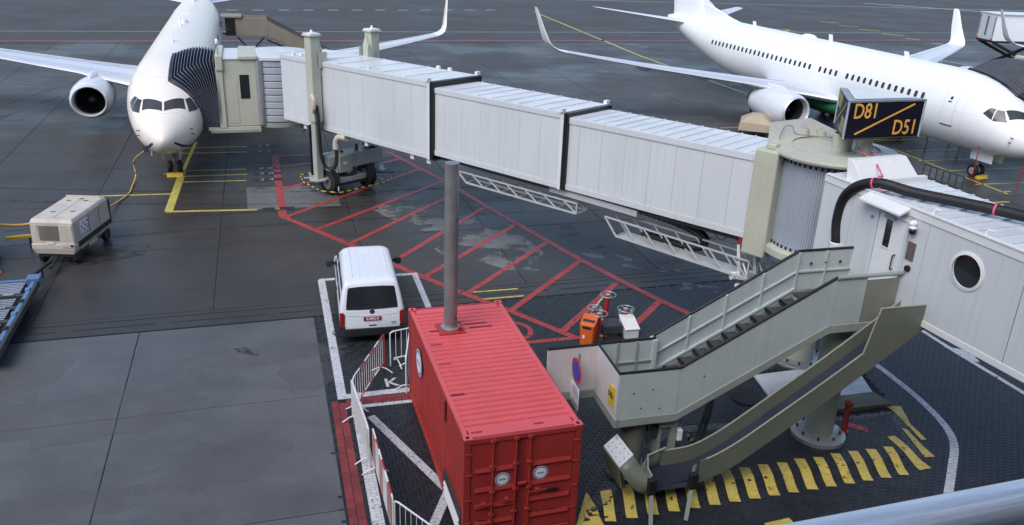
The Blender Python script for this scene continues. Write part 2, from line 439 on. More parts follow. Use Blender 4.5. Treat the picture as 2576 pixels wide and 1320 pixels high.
# concrete slabs with recessed joints: the nearest ones one by one
sm = {}
def slab_mesh(du, dv):
    g = .011
    mb = MB(); c = .02
    P = [T(g, g), T(du - g, g), T(du - g, dv - g), T(g, dv - g)]; Q = [T(g + c, g + c), T(du - g - c, g + c), T(du - g - c, dv - g - c), T(g + c, dv - g - c)]
    vs = [(*p, -.05) for p in P] + [(*p, -.010) for p in P] + [(*p, 0) for p in Q]
    fs = [(8, 9, 10, 11)] + [(i, (i + 1) % 4, 4 + (i + 1) % 4, 4 + i) for i in range(4)] + [(4 + i, 4 + (i + 1) % 4, 8 + (i + 1) % 4, 8 + i) for i in range(4)]
    return mb.add(vs, fs)
slabroot = bpy.data.objects['apron']
def slabs(u0, v0, du, dv, nu, nv, mat, cond=None):
    proto = None; L = []
    for i in range(nu):
        for j in range(nv):
            u, v = u0 + i * du, v0 + j * dv
            cx, cy = T(u + du / 2, v + dv / 2)
            if not any(inview(*T(u + a * du, v + b * dv), 150) for a in (0, .25, .5, .75, 1) for b in (0, .5, 1)): continue
            if cond and not cond(u + du / 2, v + dv / 2): continue
            L.append((hypot(cx, cy), u, v))
    L.sort()
    for _, u, v in L:
        if proto is None:
            o = slab_mesh(du, dv).build('concrete_slab', mat, slabroot); proto = o
        else:
            o = bpy.data.objects.new('concrete_slab', proto.data); C.objects.link(o); o.parent = slabroot
        o.location = (*T(u, v), random.uniform(-.0015, .0015))
slabs(-2.0 - 5.25 * 14, 25.9, 5.25, 5.786, 34, 11, M_conc)
slabs(1.07 - 5.125 * 6, 24.7 - 4.83 * 4, 5.125, 4.83, 6, 4, M_concl)
slabs(27.01, 3.9, 5.25, 5.2, 6, 4, M_concl)
# drain strip between the slab fields
dr = structure(MB().sheet([T(-40, 24.72), T(60, 24.72), T(60, 25.88), T(-40, 25.88)], -.003).build('drain_strip', M_strip))
mb = MB(); u = -24
while u < 40:
    L = random.uniform(2.2, 3.0); a, b_ = T(u, 25.2), T(u + L, 25.2); mb.strip([a, b_], .055, .0015); u += L + .42
mb.build('drain_slot', M_joint, dr)
MB().strip([T(-30, 25.62), T(40, 25.62)], .05, .0012).build('drain_joint', M_joint, dr)
MB().strip([T(-30, 24.76), T(40, 24.76)], .035, .0012).build('drain_joint', M_joint, dr)

# ---- block paving, herringbone, real blocks
PAVE = [(-6.2, 23.98), T(27, 24.7), T(27, 3.9), (0.5, 8.0), (-2.2, 10.5)]
pv = structure(MB().sheet(PAVE, -.018).build('block_paving', M_sand))
bl, bw, gap, ch = .21, .105, .005, .006
ISL = [(1.55, 14.55)] + [(1.55 + (9.45 - 1.55) * i / 8, 14.55 + 2.33 * i / 8) for i in range(1, 9)] + [(9.95, 17.1), (10.28, 17.5), (10.48, 18.2), (10.55, 19.1), (10.52, 19.8), (9.2, 19.4), (4.2, 18.4), (3.2, 17.6)]
def isl_z(x, y):
    """height of the raised traffic island: sloping kerb .42 m wide, top at .12"""
    if not inpoly(x, y, ISL): return 0.0
    d = 9.
    for i in range(len(ISL)):
        a = Vector(ISL[i]); b2 = Vector(ISL[(i + 1) % len(ISL)]); p = Vector((x, y)); ab = b2 - a
        t = max(0, min(1, (p - a).dot(ab) / ab.length_squared)); d = min(d, (p - a - ab * t).length)
    return .12 * min(1, d / .42)
def paver_verts(hx, hy, z0=-.03):
    return [(-hx, -hy, z0), (hx, -hy, z0), (hx, hy, z0), (-hx, hy, z0), (-hx, -hy, -ch), (hx, -hy, -ch), (hx, hy, -ch), (-hx, hy, -ch),
            (-hx + ch, -hy + ch, 0), (hx - ch, -hy + ch, 0), (hx - ch, hy - ch, 0), (-hx + ch, hy - ch, 0)]
PF = [(8, 9, 10, 11)] + [(i, (i + 1) % 4, 4 + (i + 1) % 4, 4 + i) for i in range(4)] + [(4 + i, 4 + (i + 1) % 4, 8 + (i + 1) % 4, 8 + i) for i in range(4)]
hx, hy = bl / 2 - gap / 2, bw / 2 - gap / 2
RB1 = [(-4.60, 19.0), (-4.22, 19.08), (-1.55, 9.7), (-1.93, 9.6)]       # red paver bands
RB2 = [(-4.60, 19.0), (-4.52, 18.72), (-2.3, 19.42), (-2.36, 19.70)]
spots = []
u0, v0 = UV(-6.2, 24.0)
for iu in range(-20, 330):
    for iv in range(0, 200):
        cu_, cv_ = (iu - 60) * bw, 24.66 - iv * bw
        k = (iu + iv) % 4        # row index grows downwards
        if k == 0: c_ = (cu_ + bl / 2, cv_ - bw / 2, 0)
        elif k == 3: c_ = (cu_ + bw / 2, cv_, 1)
        else: continue
        x, y = T(c_[0], c_[1])
        if not inpoly(x, y, PAVE): continue
        if not inview(x, y, 40): continue
        spots.append((x, y, c_[2]))
mbf = MB(); mbr = MB(); near = []
ang = {0: R(17), 1: R(107)}
allp = []
for x, y, o_ in spots:
    red = inpoly(x, y, RB1) or inpoly(x, y, RB2)
    if red: continue
    z = isl_z(x, y) + random.uniform(-.0022, .0012)
    if inpoly(x, y, [(8.25, 19.0), (10.5, 19.55), (10.3, 22.3), (6.9, 21.4)]): continue
    allp.append((hypot(x, y), x, y, z, o_))
allp.sort()
PV0 = paver_verts(hx, hy)
pme = None
for i, (d, x, y, z, o_) in enumerate(allp):
    a = ang[o_] + random.uniform(-.012, .012)
    tx = (isl_z(x + .05, y) - isl_z(x - .05, y)) / .1; ty = (isl_z(x, y + .05) - isl_z(x, y - .05)) / .1
    if i < 300:
        if pme is None:
            o = MB().add(PV0, PF).build('paver', M_pave, pv); pme = o.data
        else:
            o = bpy.data.objects.new('paver', pme); C.objects.link(o); o.parent = pv
        o.location = (x, y, z)
        o.rotation_euler = (0, 0, a)
    else:
        ca, sa = cos(a), sin(a)
        mbf.add([(x + px_ * ca - py_ * sa, y + px_ * sa + py_ * ca, z + pz + (px_ * ca - py_ * sa) * tx + (px_ * sa + py_ * ca) * ty) for px_, py_, pz in PV0], PF)
fo = mbf.build('paver_field', M_pavef, pv, recalc=False); fo['kind'] = 'stuff'
# red paver bands: two courses laid lengthwise
cnt = 0; pmr = None; mbx = MB()
def red_band(p0, p1, rows):
    global pmr, cnt
    p0 = Vector(p0); p1 = Vector(p1); d = (p1 - p0).normalized(); n_ = Vector((-d.y, d.x)); L = (p1 - p0).length; a = atan2(d.y, d.x)
    for r_ in range(rows):
        s_ = (r_ % 2) * .12
        while s_ < L:
            c_ = p0 + d * (s_ + .13) + n_ * (r_ - (rows - 1) / 2) * .19
            if inview(c_.x, c_.y, 40):
                if pmr is None:
                    o = MB().add(paver_verts(.126, .09), PF).build('red_paver', M_pavered, pv); pmr = o.data
                elif cnt < 300:
                    o = bpy.data.objects.new('red_paver', pmr); C.objects.link(o); o.parent = pv
                o.location = (c_.x, c_.y, random.uniform(.0005, .003)); o.rotation_euler = (0, 0, a); cnt += 1
            s_ += .262
red_band((-4.42, 19.02), (-1.9, 10.5), 2)
red_band((-4.30, 18.90), (-2.40, 19.50), 2)

# traffic-island slab under its blocks, and pads
MB().prism(ISL, -.03, .0).build('island_base', M_sand, pv)
pad = structure(MB().prism([(7.05, 21.2), (10.25, 22.2), (10.19, 20.46), (8.96, 20.12), (7.2, 19.9)], -.02, .05).build('painted_pad', M_pad, None, bevel=.01))
structure(MB().prism([(10.19, 20.44), (10.45, 19.82), (8.6, 19.35), (8.45, 19.95), (8.96, 20.1)], -.02, .10).build('mossy_kerb', M_moss, None, bevel=.015))

# ---- painted markings
mb = MB()
Z1 = .0045
# red hatched zone, outline
OUT = [(-12.64, 42.74), (-9.69, 33.28), (-6.31, 30.36), (-4.18, 28.35), (-1.63, 26.2), (0.05, 24.88)]
mb.strip(OUT[:2], .34, Z1)
mb.strip([(-9.69, 33.28), (-6.31, 30.36), (-4.18, 28.35), (-1.63, 26.2), (-.6, 25.4)], .26, Z1 + .0006)
mb.strip([(-12.64, 42.74), (-11.04, 43.2), (-6.9, 44.35)], .30, Z1 + .001)
mb.strip([(-6.9, 44.35), (-4.8, 41.34), (-3.41, 39.4), (-1.21, 35.66), (2.53, 29.84), (3.92, 27.86), (4.4, 27.2)], .26, Z1 + .0015)
for a, b_ in (((-12.0, 40.6), (-9.6, 42.3)), ((-10.9, 36.9), (-6.1, 43.2)), ((-9.56, 33.29), (-4.9, 41.3)), ((-7.97, 31.85), (-3.5, 39.35)), ((-6.33, 30.45), (-2.6, 37.8)), ((-4.31, 29.0), (-1.35, 35.5)),
              ((-3.08, 27.5), (0.06, 33.4)), ((-1.49, 26.19), (1.44, 31.6))):
    mb.strip([a, b_], .23, Z1 + .002)
structure(mb.build('red_hatching', M_red))
mb = MB()
mb.strip([(-.6, 25.4), (.09, 24.85), (2.1, 23.15)], .24, Z1 + .002)
mb.strip([(4.4, 27.2), (5.11, 26.25), (6.3, 24.8)], .25, Z1 + .002)
mb.strip([(0.02, 24.95), (2.59, 29.6)], .23, Z1 + .0026); mb.strip([(1.67, 23.6), (3.75, 27.6)], .23, Z1 + .0026); mb.strip([(3.6, 23.5), (5.11, 26.2)], .23, Z1 + .0026)
mb.strip([(-.6, 22.4), (2.02, 23.17), (3.2, 23.5)], .2, Z1 + .0032)
mb.strip([(.05 + .62 * cos(a), 23.45 + .62 * sin(a)) for a in [pi * 2 * i / 28 for i in range(28)]], .16, Z1 + .004, close=True)
structure(mb.build('red_marking', M_redp))
# white bay lines
mb = MB()
mb.strip([(-6.63, 26.85), (-4.36, 19.22), (-2.3, 19.85)], .24, Z1 + .001)
mb.strip([(-6.7, 26.83), (-3.48, 27.72), (-1.7, 21.6)], .20, Z1 + .0016)
structure(mb.build('white_bay_line', M_white))
mb = MB()
mb.strip([(-3.9, 18.76), (-2.2, 19.24)], .15, Z1 + .0012)
mb.strip([(-3.95, 19.0), (-2.2, 12.9)], .27, Z1 + .0018)
mb.strip([(-3.45, 18.35), (-1.36, 15.62), (-1.0, 15.2)], .21, Z1 + .0024)
mb.strip([(-1.22, 15.45), (-1.75, 12.6)], .21, Z1 + .003)
mb.strip([(13.1, 25.7), (13.86, 23.1), (14.9, 20.0), (16, 17)], .16, Z1)
mb.sheet([(13.6, 23.6), (14.3, 23.35), (14.25, 22.6), (13.98, 22.7)], Z1 + .0012)
arc = smoothpath([(9.6, 25.0, 0), (10.35, 23.6, 0), (10.87, 22.41, 0), (11.21, 21.22, 0), (11.45, 19.95, 0), (11.5, 18.88, 0), (11.32, 18.06, 0), (10.78, 17.03, 0), (10.21, 16.01, 0), (9.4, 14.6, 0)], 5)
mb.strip([(p.x, p.y) for p in arc], .20, Z1 + .002)
structure(mb.build('white_marking', M_white))
MK = Matrix.Translation((-3.17, 20.05, Z1 + .002)) @ Matrix.Rotation(R(17), 4, 'Z')
structure(text_mesh('bay_letter', 'K', .62, M_white, None, MK, 0.0, off=.01))
# yellow lead-in and stop lines
mb = MB()
mb.strip([(-17.6, 45.0), (-16.2, 39.4)], .16, Z1)
mb.strip([(-16.2, 39.4), (-14.54, 33.38)], .34, Z1)
mb.strip([(-14.63, 33.33), (-11.0, 34.05)], .2, Z1 + .0006)
mb.strip([(-18.4, 35.0), (-15.18, 35.78)], .16, Z1 + .0006)
for a, b_ in (((-17.7, 43.55), (-14.66, 44.44)), ((-17.5, 42.5), (-14.31, 43.31)), ((-16.1, 39.36), (-13.33, 40.11)), ((-15.95, 38.45), (-13.02, 39.2)), ((-15.75, 37.5), (-12.75, 38.2))):
    mb.strip([a, b_], .13, Z1 + .0012)
mb.strip([(-1.3, 26.31), (0.24, 26.75)], .1, Z1 + .0034); mb.strip([(-0.93, 25.76), (0.45, 26.18)], .1, Z1 + .0034)
mb.strip([(1.84, 124.6), (11.86, 84.89), (18.06, 65.6), (19.5, 61)], .3, .006)
for a, b_ in (((22.6, 49.7), (24.87, 40.9)), ((24.75, 41.3), (25.3, 41.45)), ((23.25, 49.27), (27.0, 50.4)), ((22.97, 46.98), (29, 48.7)), ((23.41, 44.97), (29.5, 46.6)), ((24.0, 42.5), (29, 43.7)), ((21.9, 39.0), (24.23, 39.6)), ((23.6, 51.9), (22.0, 51.5))):
    mb.strip([a, b_], .14, Z1 + .002)
for i in range(6):
    t = i / 5; mb.strip([(42.3 + 6.4 * t + 1.0, 129 - 22 * t - 2), (42.3 + 6.4 * t + 3.4, 129 - 22 * t - 3.2)], .45, .006)
structure(mb.build('yellow_line', M_yel))
structure(text_mesh('taxiway_marking', '52', 3.6, M_yel, None, Matrix.Translation((33.0, 113, .006)) @ Matrix.Rotation(R(8), 4, 'Z') @ Matrix.Diagonal((1.6, 1, 1, 1)), 0.0))
mb = MB()
mb.strip([T(-90, 88.9), T(140, 88.9)], .8, .006)
structure(mb.build('red_boundary_line', worn_paint('faded_red', (.28, .06, .07), .5, .5)))
mb = MB()
mb.strip([T(-90, 96.), T(140, 96.)], .25, .006); mb.strip([T(-40, 150), T(160, 126)], .5, .006); mb.strip([T(110, 140), T(150, 100)], 1.2, .014)
for i in range(14): mb.strip([T(-10 + 3.2 * i, 117 + .3 * i), T(-8.6 + 3.2 * i, 117.1 + .3 * i)], .6, .006)
structure(mb.build('taxiway_line', M_whitef))
structure(MB().strip([T(-120, 87.4), T(160, 87.4)], .5, .005).build('drain_channel', M_joint))
# stand numbers beside the stop lines on black patches
mb = MB(); 
rows = [((-14.3, 44.55), '7 9'), ((-13.95, 43.4), '7 4'), ((-12.95, 40.2), '3 0'), ((-12.65, 39.3), '3 8'), ((-12.35, 38.3), '3 4'), ((-10.7, 34.12), '5')]
for (x, y), s_ in rows:
    M_ = frame((x, y, 0), (CU, SU, 0), (-SU, CU, 0))
    mb.add([tuple(M_ @ Vector(p)) for p in ((-.1, -.22, .0062), (1.25, -.22, .0062), (1.25, .22, .0062), (-.1, .22, .0062))], [(0, 1, 2, 3)])
structure(mb.build('black_marking', M_blackp))
for (x, y), s_ in rows:
    structure(text_mesh('stop_number', s_, .42, M_whitef if s_ != '5' else M_yel, None, frame((x + .5, y + .17, .0105), (CU, SU, 0), (-SU, CU, 0)) @ Matrix.Diagonal((1.3, 1, 1, 1)), 0.0))
# dried and patched areas
mt, t, b = nmat('dry_patch'); v = mapped(t, (1, 1, 1), True)
t.links.new(mixc(t, ramp(t, noise(t, v, 1.1, 7, .7), .3, .7), (.09, .092, .09), (.20, .198, .19)), b.inputs['Base Color']); b.inputs['Roughness'].default_value = .6
tr_ = N(t, 'ShaderNodeBsdfTransparent'); ms = N(t, 'ShaderNodeMixShader')
t.links.new(ramp(t, noise(t, v, .62, 7, .62), .46, .53), ms.inputs[0]); t.links.new(b.outputs[0], ms.inputs[1]); t.links.new(tr_.outputs[0], ms.inputs[2])
t.links.new(ms.outputs[0], t.nodes['Material Output'].inputs['Surface']); M_patch = mt
def blob(cx, cy, rx, ry, rot_, n=26, j=.16):
    return [(cx + cos(a) * rx * k * cos(rot_) - sin(a) * ry * k * sin(rot_), cy + cos(a) * rx * k * sin(rot_) + sin(a) * ry * k * cos(rot_)) for a, k in [(2 * pi * i / n, 1 + random.uniform(-j, j)) for i in range(n)]]
mb = MB(); mb.sheet(blob(-1.1, 31.2, 3.1, 1.9, R(-52)), .0025); mb.sheet(blob(-4.6, 34.2, 1.7, .9, R(-40)), .0031)
mb.sheet(blob(4.5, 29.6, 1.9, .5, R(-25)), .0028); mb.sheet(blob(6.3, 27.4, 1.5, .45, R(-10)), .003)
structure(mb.build('dry_patch', M_patch))
# oil drips, damp edges and tyre scuffs lying on the concrete
def stain_mat(name, c, sc, lo, hi, rough, base):
    mt, t, b = nmat(name); v = mapped(t, (1, 1, 1), True); b.inputs['Base Color'].default_value = col(c); b.inputs['Roughness'].default_value = rough
    tr_ = N(t, 'ShaderNodeBsdfTransparent'); ms = N(t, 'ShaderNodeMixShader')
    t.links.new(ramp(t, noise(t, v, sc, 8, .68), lo, hi, (base, base, base, 1)), ms.inputs[0]); t.links.new(b.outputs[0], ms.inputs[1]); t.links.new(tr_.outputs[0], ms.inputs[2])
    t.links.new(ms.outputs[0], t.nodes['Material Output'].inputs['Surface']); return mt
M_oil = stain_mat('oil_stain', (.022, .021, .020), 1.6, .40, .56, .42, .35)
M_scuff = stain_mat('tyre_scuff', (.030, .029, .028), 2.6, .36, .60, .5, .55)
M_film = stain_mat('pale_film', (.15, .15, .148), .7, .34, .70, .5, .62)
mb = MB()
for i in range(5):
    u, v_ = random.uniform(-26, 0), random.uniform(6, 24); mb.sheet(blob(*T(u, v_), random.uniform(.15, .5), random.uniform(.1, .3), random.uniform(0, 3), 14, .3), .0026)
for i in range(40):
    u, v_ = random.uniform(-30, 30), random.uniform(26, 60); mb.sheet(blob(*T(u, v_), random.uniform(.2, .9), random.uniform(.15, .5), random.uniform(0, 3), 14, .3), .0026 + .00003 * i)
mb.sheet(blob(-15.2, 28.3, 1.9, .9, R(30)), .0024); mb.sheet(blob(-4.1, 23.2, 1.3, .7, R(10)), .0068); mb.sheet(blob(-7.6, 38, 2.2, 1.6, 0), .0042)
structure(mb.build('oil_stain', M_oil))
mb = MB()
for (a0, a1, bend, off) in (((-30, 30), (24, 33), 3, 0), ((-24, 44), (30, 38), -4, 0), ((-20, 36), (-6, 80), 2, 0), ((20, 34), (2, 70), -5, 0)):
    for k in (-.9, .9):
        p0, p1 = Vector(a0), Vector(a1); d_ = (p1 - p0).normalized(); n_ = Vector((-d_.y, d_.x)); pts = []
        for i in range(15):
            q = i / 14; p = p0 + (p1 - p0) * q + n_ * (bend * sin(pi * q) + k); pts.append(T(p.x, p.y))
        mb.strip(pts, .26, .0034 + .0002 * (k > 0))
structure(mb.build('tyre_scuff', M_scuff))
mb = MB()
for cx, cy, rx, ry, a in ((-10.5, 17.8, 2.6, 1.1, .3), (-7.2, 21.3, 2.4, .6, .29), (-6.6, 16.2, 1.6, 1.0, .6), (-9.0, 14.5, 2.2, .5, .3), (-13.2, 19.5, 1.2, 1.5, .2), (-5.6, 20.8, .9, 1.4, .2)): mb.sheet(blob(cx, cy, rx, ry, a, 30, .22), .0021 + .0001 * ry)
structure(mb.build('pale_film', M_film))
structure(MB().sheet([(-12.4, 37.1), (-8.6, 38.0), (-7.6, 35.0), (-11.4, 34.0)], .0022).build('repair_patch', ground_mat('patched_concrete', (.13, .132, .135), .35, .5, .3)))

# yellow bars over the sloping island kerb
def kerb_bar(c0, direc, w0, L, w1=None):
    d = Vector(direc).normalized(); n_ = Vector((-d.y, d.x)); mb = MB(); P = []
    n = 9
    for i in range(n):
        s_ = L * i / (n - 1); ww = w0 + ((w1 if w1 is not None else w0) - w0) * i / (n - 1)
        for e in (-1, 0, 1):
            p = Vector(c0) + d * s_ + n_ * e * ww / 2
            P.append((p.x, p.y, isl_z(p.x, p.y) + .0105))
    fs = [(i * 3 + j, i * 3 + j + 1, i * 3 + j + 4, i * 3 + j + 3) for i in range(n - 1) for j in (0, 1)]
    return mb.add(P, fs)
kd = (-SU * .6 + .05, CU)
for i in range(16):
    c0 = (2.33 + .478 * i, 14.62 + .478 * i * .2915)
    o = structure(kerb_bar(c0, (-.03, 1), .25 + random.uniform(-.012, .012), 1.0 + random.uniform(-.03, .03)).build('kerb_bar', M_yelk, None, recalc=False))
structure(kerb_bar((1.88, 14.45), (.0, 1), .60, 1.1, .05).build('kerb_bar', M_yelk, None, recalc=False))
for c0, d_, w0, L, w1 in (((10.12, 16.98), (-.32, 1), .34, 1.25, .22), ((10.46, 17.5), (-.16, 1), .26, 1.15, .16), ((10.64, 18.25), (-.12, 1), .15, .65, .12), ((10.53, 18.85), (-.02, 1), .12, 1.0, .42)):
    structure(kerb_bar(c0, d_, w0, L, w1).build('kerb_bar', M_yelk, None, recalc=False))
structure(MB().strip([(5.75, 14.5), (6.35, 14.72)], .55, .006).build('yellow_block', M_yelk))
structure(MB().strip([(8.98, 18.42), (9.1, 18.62)], .5, .1265).build('red_square', M_redp))
# ================================================================ AIRLINERS
# profile: x aft of the nose, top z, bottom z, half width
PROF = [(0.0, 2.62, 2.48, .05), (.10, 2.80, 2.29, .24), (.3, 2.96, 2.11, .41), (.6, 3.13, 1.94, .59), (1.0, 3.29, 1.78, .80), (1.5, 3.48, 1.64, 1.04), (1.8, 3.65, 1.58, 1.17),
        (2.1, 3.88, 1.53, 1.29), (2.4, 4.13, 1.49, 1.40), (2.7, 4.35, 1.46, 1.49), (3.1, 4.58, 1.43, 1.59), (3.6, 4.81, 1.40, 1.69), (4.2, 5.02, 1.37, 1.78), (5.0, 5.21, 1.35, 1.845),
        (6.0, 5.33, 1.34, 1.877), (7.0, 5.36, 1.34, 1.88), (12, 5.36, 1.34, 1.88), (18, 5.36, 1.34, 1.88), (24.5, 5.36, 1.34, 1.88), (26.5, 5.36, 1.46, 1.87), (28.5, 5.355, 1.80, 1.80),
        (30.5, 5.33, 2.28, 1.66), (32.5, 5.28, 2.82, 1.43), (34.5, 5.20, 3.38, 1.10), (36.2, 5.10, 3.86, .74), (37.6, 4.98, 4.20, .42), (38.3, 4.86, 4.40, .22)]
def prof(x):
    for i in range(len(PROF) - 1):
        a, b_ = PROF[i], PROF[i + 1]
        if a[0] <= x <= b_[0]:
            t = (x - a[0]) / (b_[0] - a[0]); return [a[k] + (b_[k] - a[k]) * t for k in (1, 2, 3)]
    return list(PROF[-1][1:])
def zmid(zt, zb): return zb + (zt - zb) * .495
def half_y(x, z):
    zt, zb, hw = prof(x); zc = zmid(zt, zb); q = (z - zc) / ((zt - zc) if z > zc else (zc - zb))
    return hw * sqrt(max(0, 1 - min(1, abs(q)) ** 2.05))
def top_z(x, y):
    zt, zb, hw = prof(x); zc = zmid(zt, zb); return zc + (zt - zc) * sqrt(max(0, 1 - min(1, abs(y) / hw) ** 2.05))
def skin_patch(name, corners, mode, side, mat, parent, off=.012, n=6, thick=None):
    """four corners (x,z) on the flank or (x,y) on the crown, draped on the skin"""
    mb = MB(); V = []
    for i in range(n + 1):
        for j in range(n + 1):
            s_, t = i / n, j / n
            a = [corners[0][k] * (1 - s_) + corners[1][k] * s_ for k in (0, 1)]; b_ = [corners[3][k] * (1 - s_) + corners[2][k] * s_ for k in (0, 1)]
            p = [a[k] * (1 - t) + b_[k] * t for k in (0, 1)]
            if mode == 'side':
                y = half_y(*p); q = Vector((p[0], y, p[1]))
            else: q = Vector((p[0], p[1], top_z(*p)))
            e = .01
            if mode == 'side':
                nx = Vector((-(half_y(p[0] + e, p[1]) - half_y(p[0] - e, p[1])) / (2 * e), 1, -(half_y(p[0], p[1] + e) - half_y(p[0], p[1] - e)) / (2 * e))).normalized()
            else:
                nx = Vector((-(top_z(p[0] + e, p[1]) - top_z(p[0] - e, p[1])) / (2 * e), -(top_z(p[0], p[1] + e) - top_z(p[0], p[1] - e)) / (2 * e), 1)).normalized()
            q = q + nx * off
            V.append((q.x, q.y * side, q.z))
    fs = [(i * (n + 1) + j, i * (n + 1) + j + 1, (i + 1) * (n + 1) + j + 1, (i + 1) * (n + 1) + j) for i in range(n) for j in range(n)]
    if side < 0: fs = [f[::-1] for f in fs]
    return mb.add(V, fs).build(name, mat, parent, smooth=60, recalc=False)
AF = [(1.0, .0), (.85, .33), (.65, .68), (.4, .98), (.2, .93), (.08, .64), (.02, .34), (0, 0), (.02, -.28), (.08, -.48), (.2, -.66), (.4, -.66), (.65, -.42), (.85, -.18)]
def wing_ring(y, xle, c, z, th, ang=0.0, side=1, sub=None):
    return [(xle + c * t, side * (y - sin(ang) * h * th * c * .5), z + cos(ang) * h * th * c * .5) for t, h in AF]
WST = [(1.0, 12.9, 8.4, 2.15, .13), (1.9, 13.6, 7.45, 2.28, .125), (3.8, 15.0, 5.95, 2.52, .12), (5.8, 16.4, 4.6, 2.80, .115), (8.5, 17.8, 3.85, 3.10, .105), (11.5, 19.35, 3.03, 3.45, .10), (14.5, 20.9, 2.22, 3.85, .095), (16.5, 21.95, 1.68, 4.14, .09)]
LET = [(16.5, 21.95, 1.68, 4.14, .09, 0), (16.95, 22.25, 1.58, 4.24, .085, R(22)), (17.25, 22.55, 1.46, 4.42, .08, R(50)), (17.42, 22.9, 1.32, 4.72, .075, R(72)), (17.58, 23.5, 1.02, 5.45, .07, R(78)), (17.8, 24.25, .60, 6.55, .07, R(79)), (17.84, 24.45, .42, 6.72, .05, R(79))]
def make_airliner(label, loc, rz, skin, stripe=None, belly=None, port_gear_open=False, group='twin engined airliners parked on the stands'):
    root = thing('airliner', label, 'airplane', loc, rz, group)
    n = 44; mb = MB(); rings = []
    xs = [p[0] for p in PROF]
    xs2 = []
    for i in range(len(xs) - 1):
        k = 3 if xs[i + 1] < 7.5 else (3 if xs[i] >= 24 else 2)
        xs2 += [xs[i] + (xs[i + 1] - xs[i]) * q / k for q in range(k)]
    xs2.append(xs[-1])
    for x in xs2:
        zt, zb, hw = prof(x); zc = zmid(zt, zb); rg = []
        for k in range(n):
            a = 2 * pi * k / n; cy, cz = cos(a), sin(a)
            y = hw * math.copysign(abs(cy) ** (1 / 1.025), cy); z = zc + ((zt - zc) if cz > 0 else (zc - zb)) * math.copysign(abs(cz) ** (1 / 1.025), cz)
            rg.append((x, y, z))
        rings.append(rg)
    mb.loft(rings); fus = mb.build('fuselage', skin, root, smooth=50)
    # wing-body fairing
    mb = MB(); rings = []
    for x, w_, zt, zb in ((11.2, .7, 1.6, 1.32), (12.2, 1.5, 2.0, 1.12), (13.5, 1.95, 2.35, 1.02), (16, 2.1, 2.5, 1.0), (19.5, 2.1, 2.4, 1.0), (21.5, 1.9, 2.1, 1.05), (23.2, 1.2, 1.8, 1.2), (24.2, .5, 1.5, 1.33)):
        zc = (zt + zb) / 2
        rings.append([(x, w_ * cos(2 * pi * k / 20), zc + (zt - zb) / 2 * sin(2 * pi * k / 20)) for k in range(20)])
    mb.loft(rings).build('belly_fairing', belly or skin, root, smooth=50)
    for sd_ in (1, -1):
        wg = MB().loft([wing_ring(*st, 0, sd_) for st in WST]).build('wing', M_wing, root, smooth=35)
        MB().loft([wing_ring(*st, sd_) for st in LET]).build('winglet', skin, wg, smooth=40)
        # slat: bright leading-edge skin
        sr = []
        for st in WST[1:]:
            y, xle, c, z, th = st
            sr.append([(xle - .012 + c * t * 1.0, sd_ * y, z + (h * th * c * .5) * 1.03) for t, h in AF[4:11]])
        MB().loft(sr, caps=False, closed=False).build('slat', M_slat, wg, smooth=50)
        # flap and spoiler panels proud of the upper skin
        def up_z(y, x):
            for i in range(len(WST) - 1):
                a, b_ = WST[i], WST[i + 1]
                if a[0] <= y <= b_[0]:
                    t = (y - a[0]) / (b_[0] - a[0]); xl, c, z, th = [a[k] + (b_[k] - a[k]) * t for k in (1, 2, 3, 4)]
                    f = (x - xl) / c
                    tt = sorted(AF[:8]); 
                    for j in range(len(tt) - 1):
                        if tt[j][0] <= f <= tt[j + 1][0]:
                            h = tt[j][1] + (tt[j + 1][1] - tt[j][1]) * (f - tt[j][0]) / (tt[j + 1][0] - tt[j][0]); return z + h * th * c * .5
                    return z
        def st_at(y):
            for i in range(len(WST) - 1):
                a, b_ = WST[i], WST[i + 1]
                if a[0] <= y <= b_[0]:
                    t = (y - a[0]) / (b_[0] - a[0]); return [a[k] + (b_[k] - a[k]) * t for k in (1, 2, 3, 4)]
        def panel(nm, y0, y1, f0, f1, mt):
            mb = MB(); V = []
            for i in range(5):
                y = y0 + (y1 - y0) * i / 4; xl, c, z, th = st_at(y)
                for j in range(4):
                    f = f0 + (f1 - f0) * j / 3; x = xl + c * f; V.append((x, sd_ * y, up_z(y, x) + .016))
            fs = [(i * 4 + j, i * 4 + j + 1, i * 4 + j + 5, i * 4 + j + 4) for i in range(4) for j in range(3)]
            if sd_ < 0: fs = [f[::-1] for f in fs]
            mb.add(V, fs).build(nm, mt, wg, smooth=60, recalc=False)
        for y0, y1 in ((2.3, 4.0), (4.05, 5.7), (6.0, 8.0), (8.05, 10.2), (10.25, 12.2)):
            panel('spoiler', y0, y1, .58, .74, M_wing)
        for y0, y1, q in ((2.2, 5.7, 0), (5.9, 12.3, 0)): panel('flap', y0, y1, .76, .985, M_proof)
        panel('aileron', 12.4, 16.3, .74, .985, M_proof)
        for y in (4.2, 7.4, 11.2):
            xl, c, z, th = st_at(y)
            MB().tube([(xl + c * f, sd_ * y, z - .22 - .05 * (1 - abs(f - .9))) for f in (.45, .6, .8, 1.0, 1.16)], [.06, .17, .22, .17, .04], 10).build('flap_fairing', M_wing, wg, smooth=60)
        # engine
        ex, ey, ez = 13.2, 4.92 * sd_, 1.70
        ring = lambda x, r, dz=0.0, fl=1.0: [(ex + x, ey + r * cos(2 * pi * k / 32) * 1.03, ez + dz + r * sin(2 * pi * k / 32) * (fl if sin(2 * pi * k / 32) < 0 else 1)) for k in range(32)]
        en = MB().loft([ring(.16, .94, 0, .90), ring(.4, 1.03, 0, .92), ring(1.0, 1.10, 0, .96), ring(2.0, 1.10), ring(3.0, 1.0), ring(3.9, .84, .03), ring(3.9, .78, .03), ring(3.0, .8)], caps=False).build('engine', M_nac, root, smooth=50)
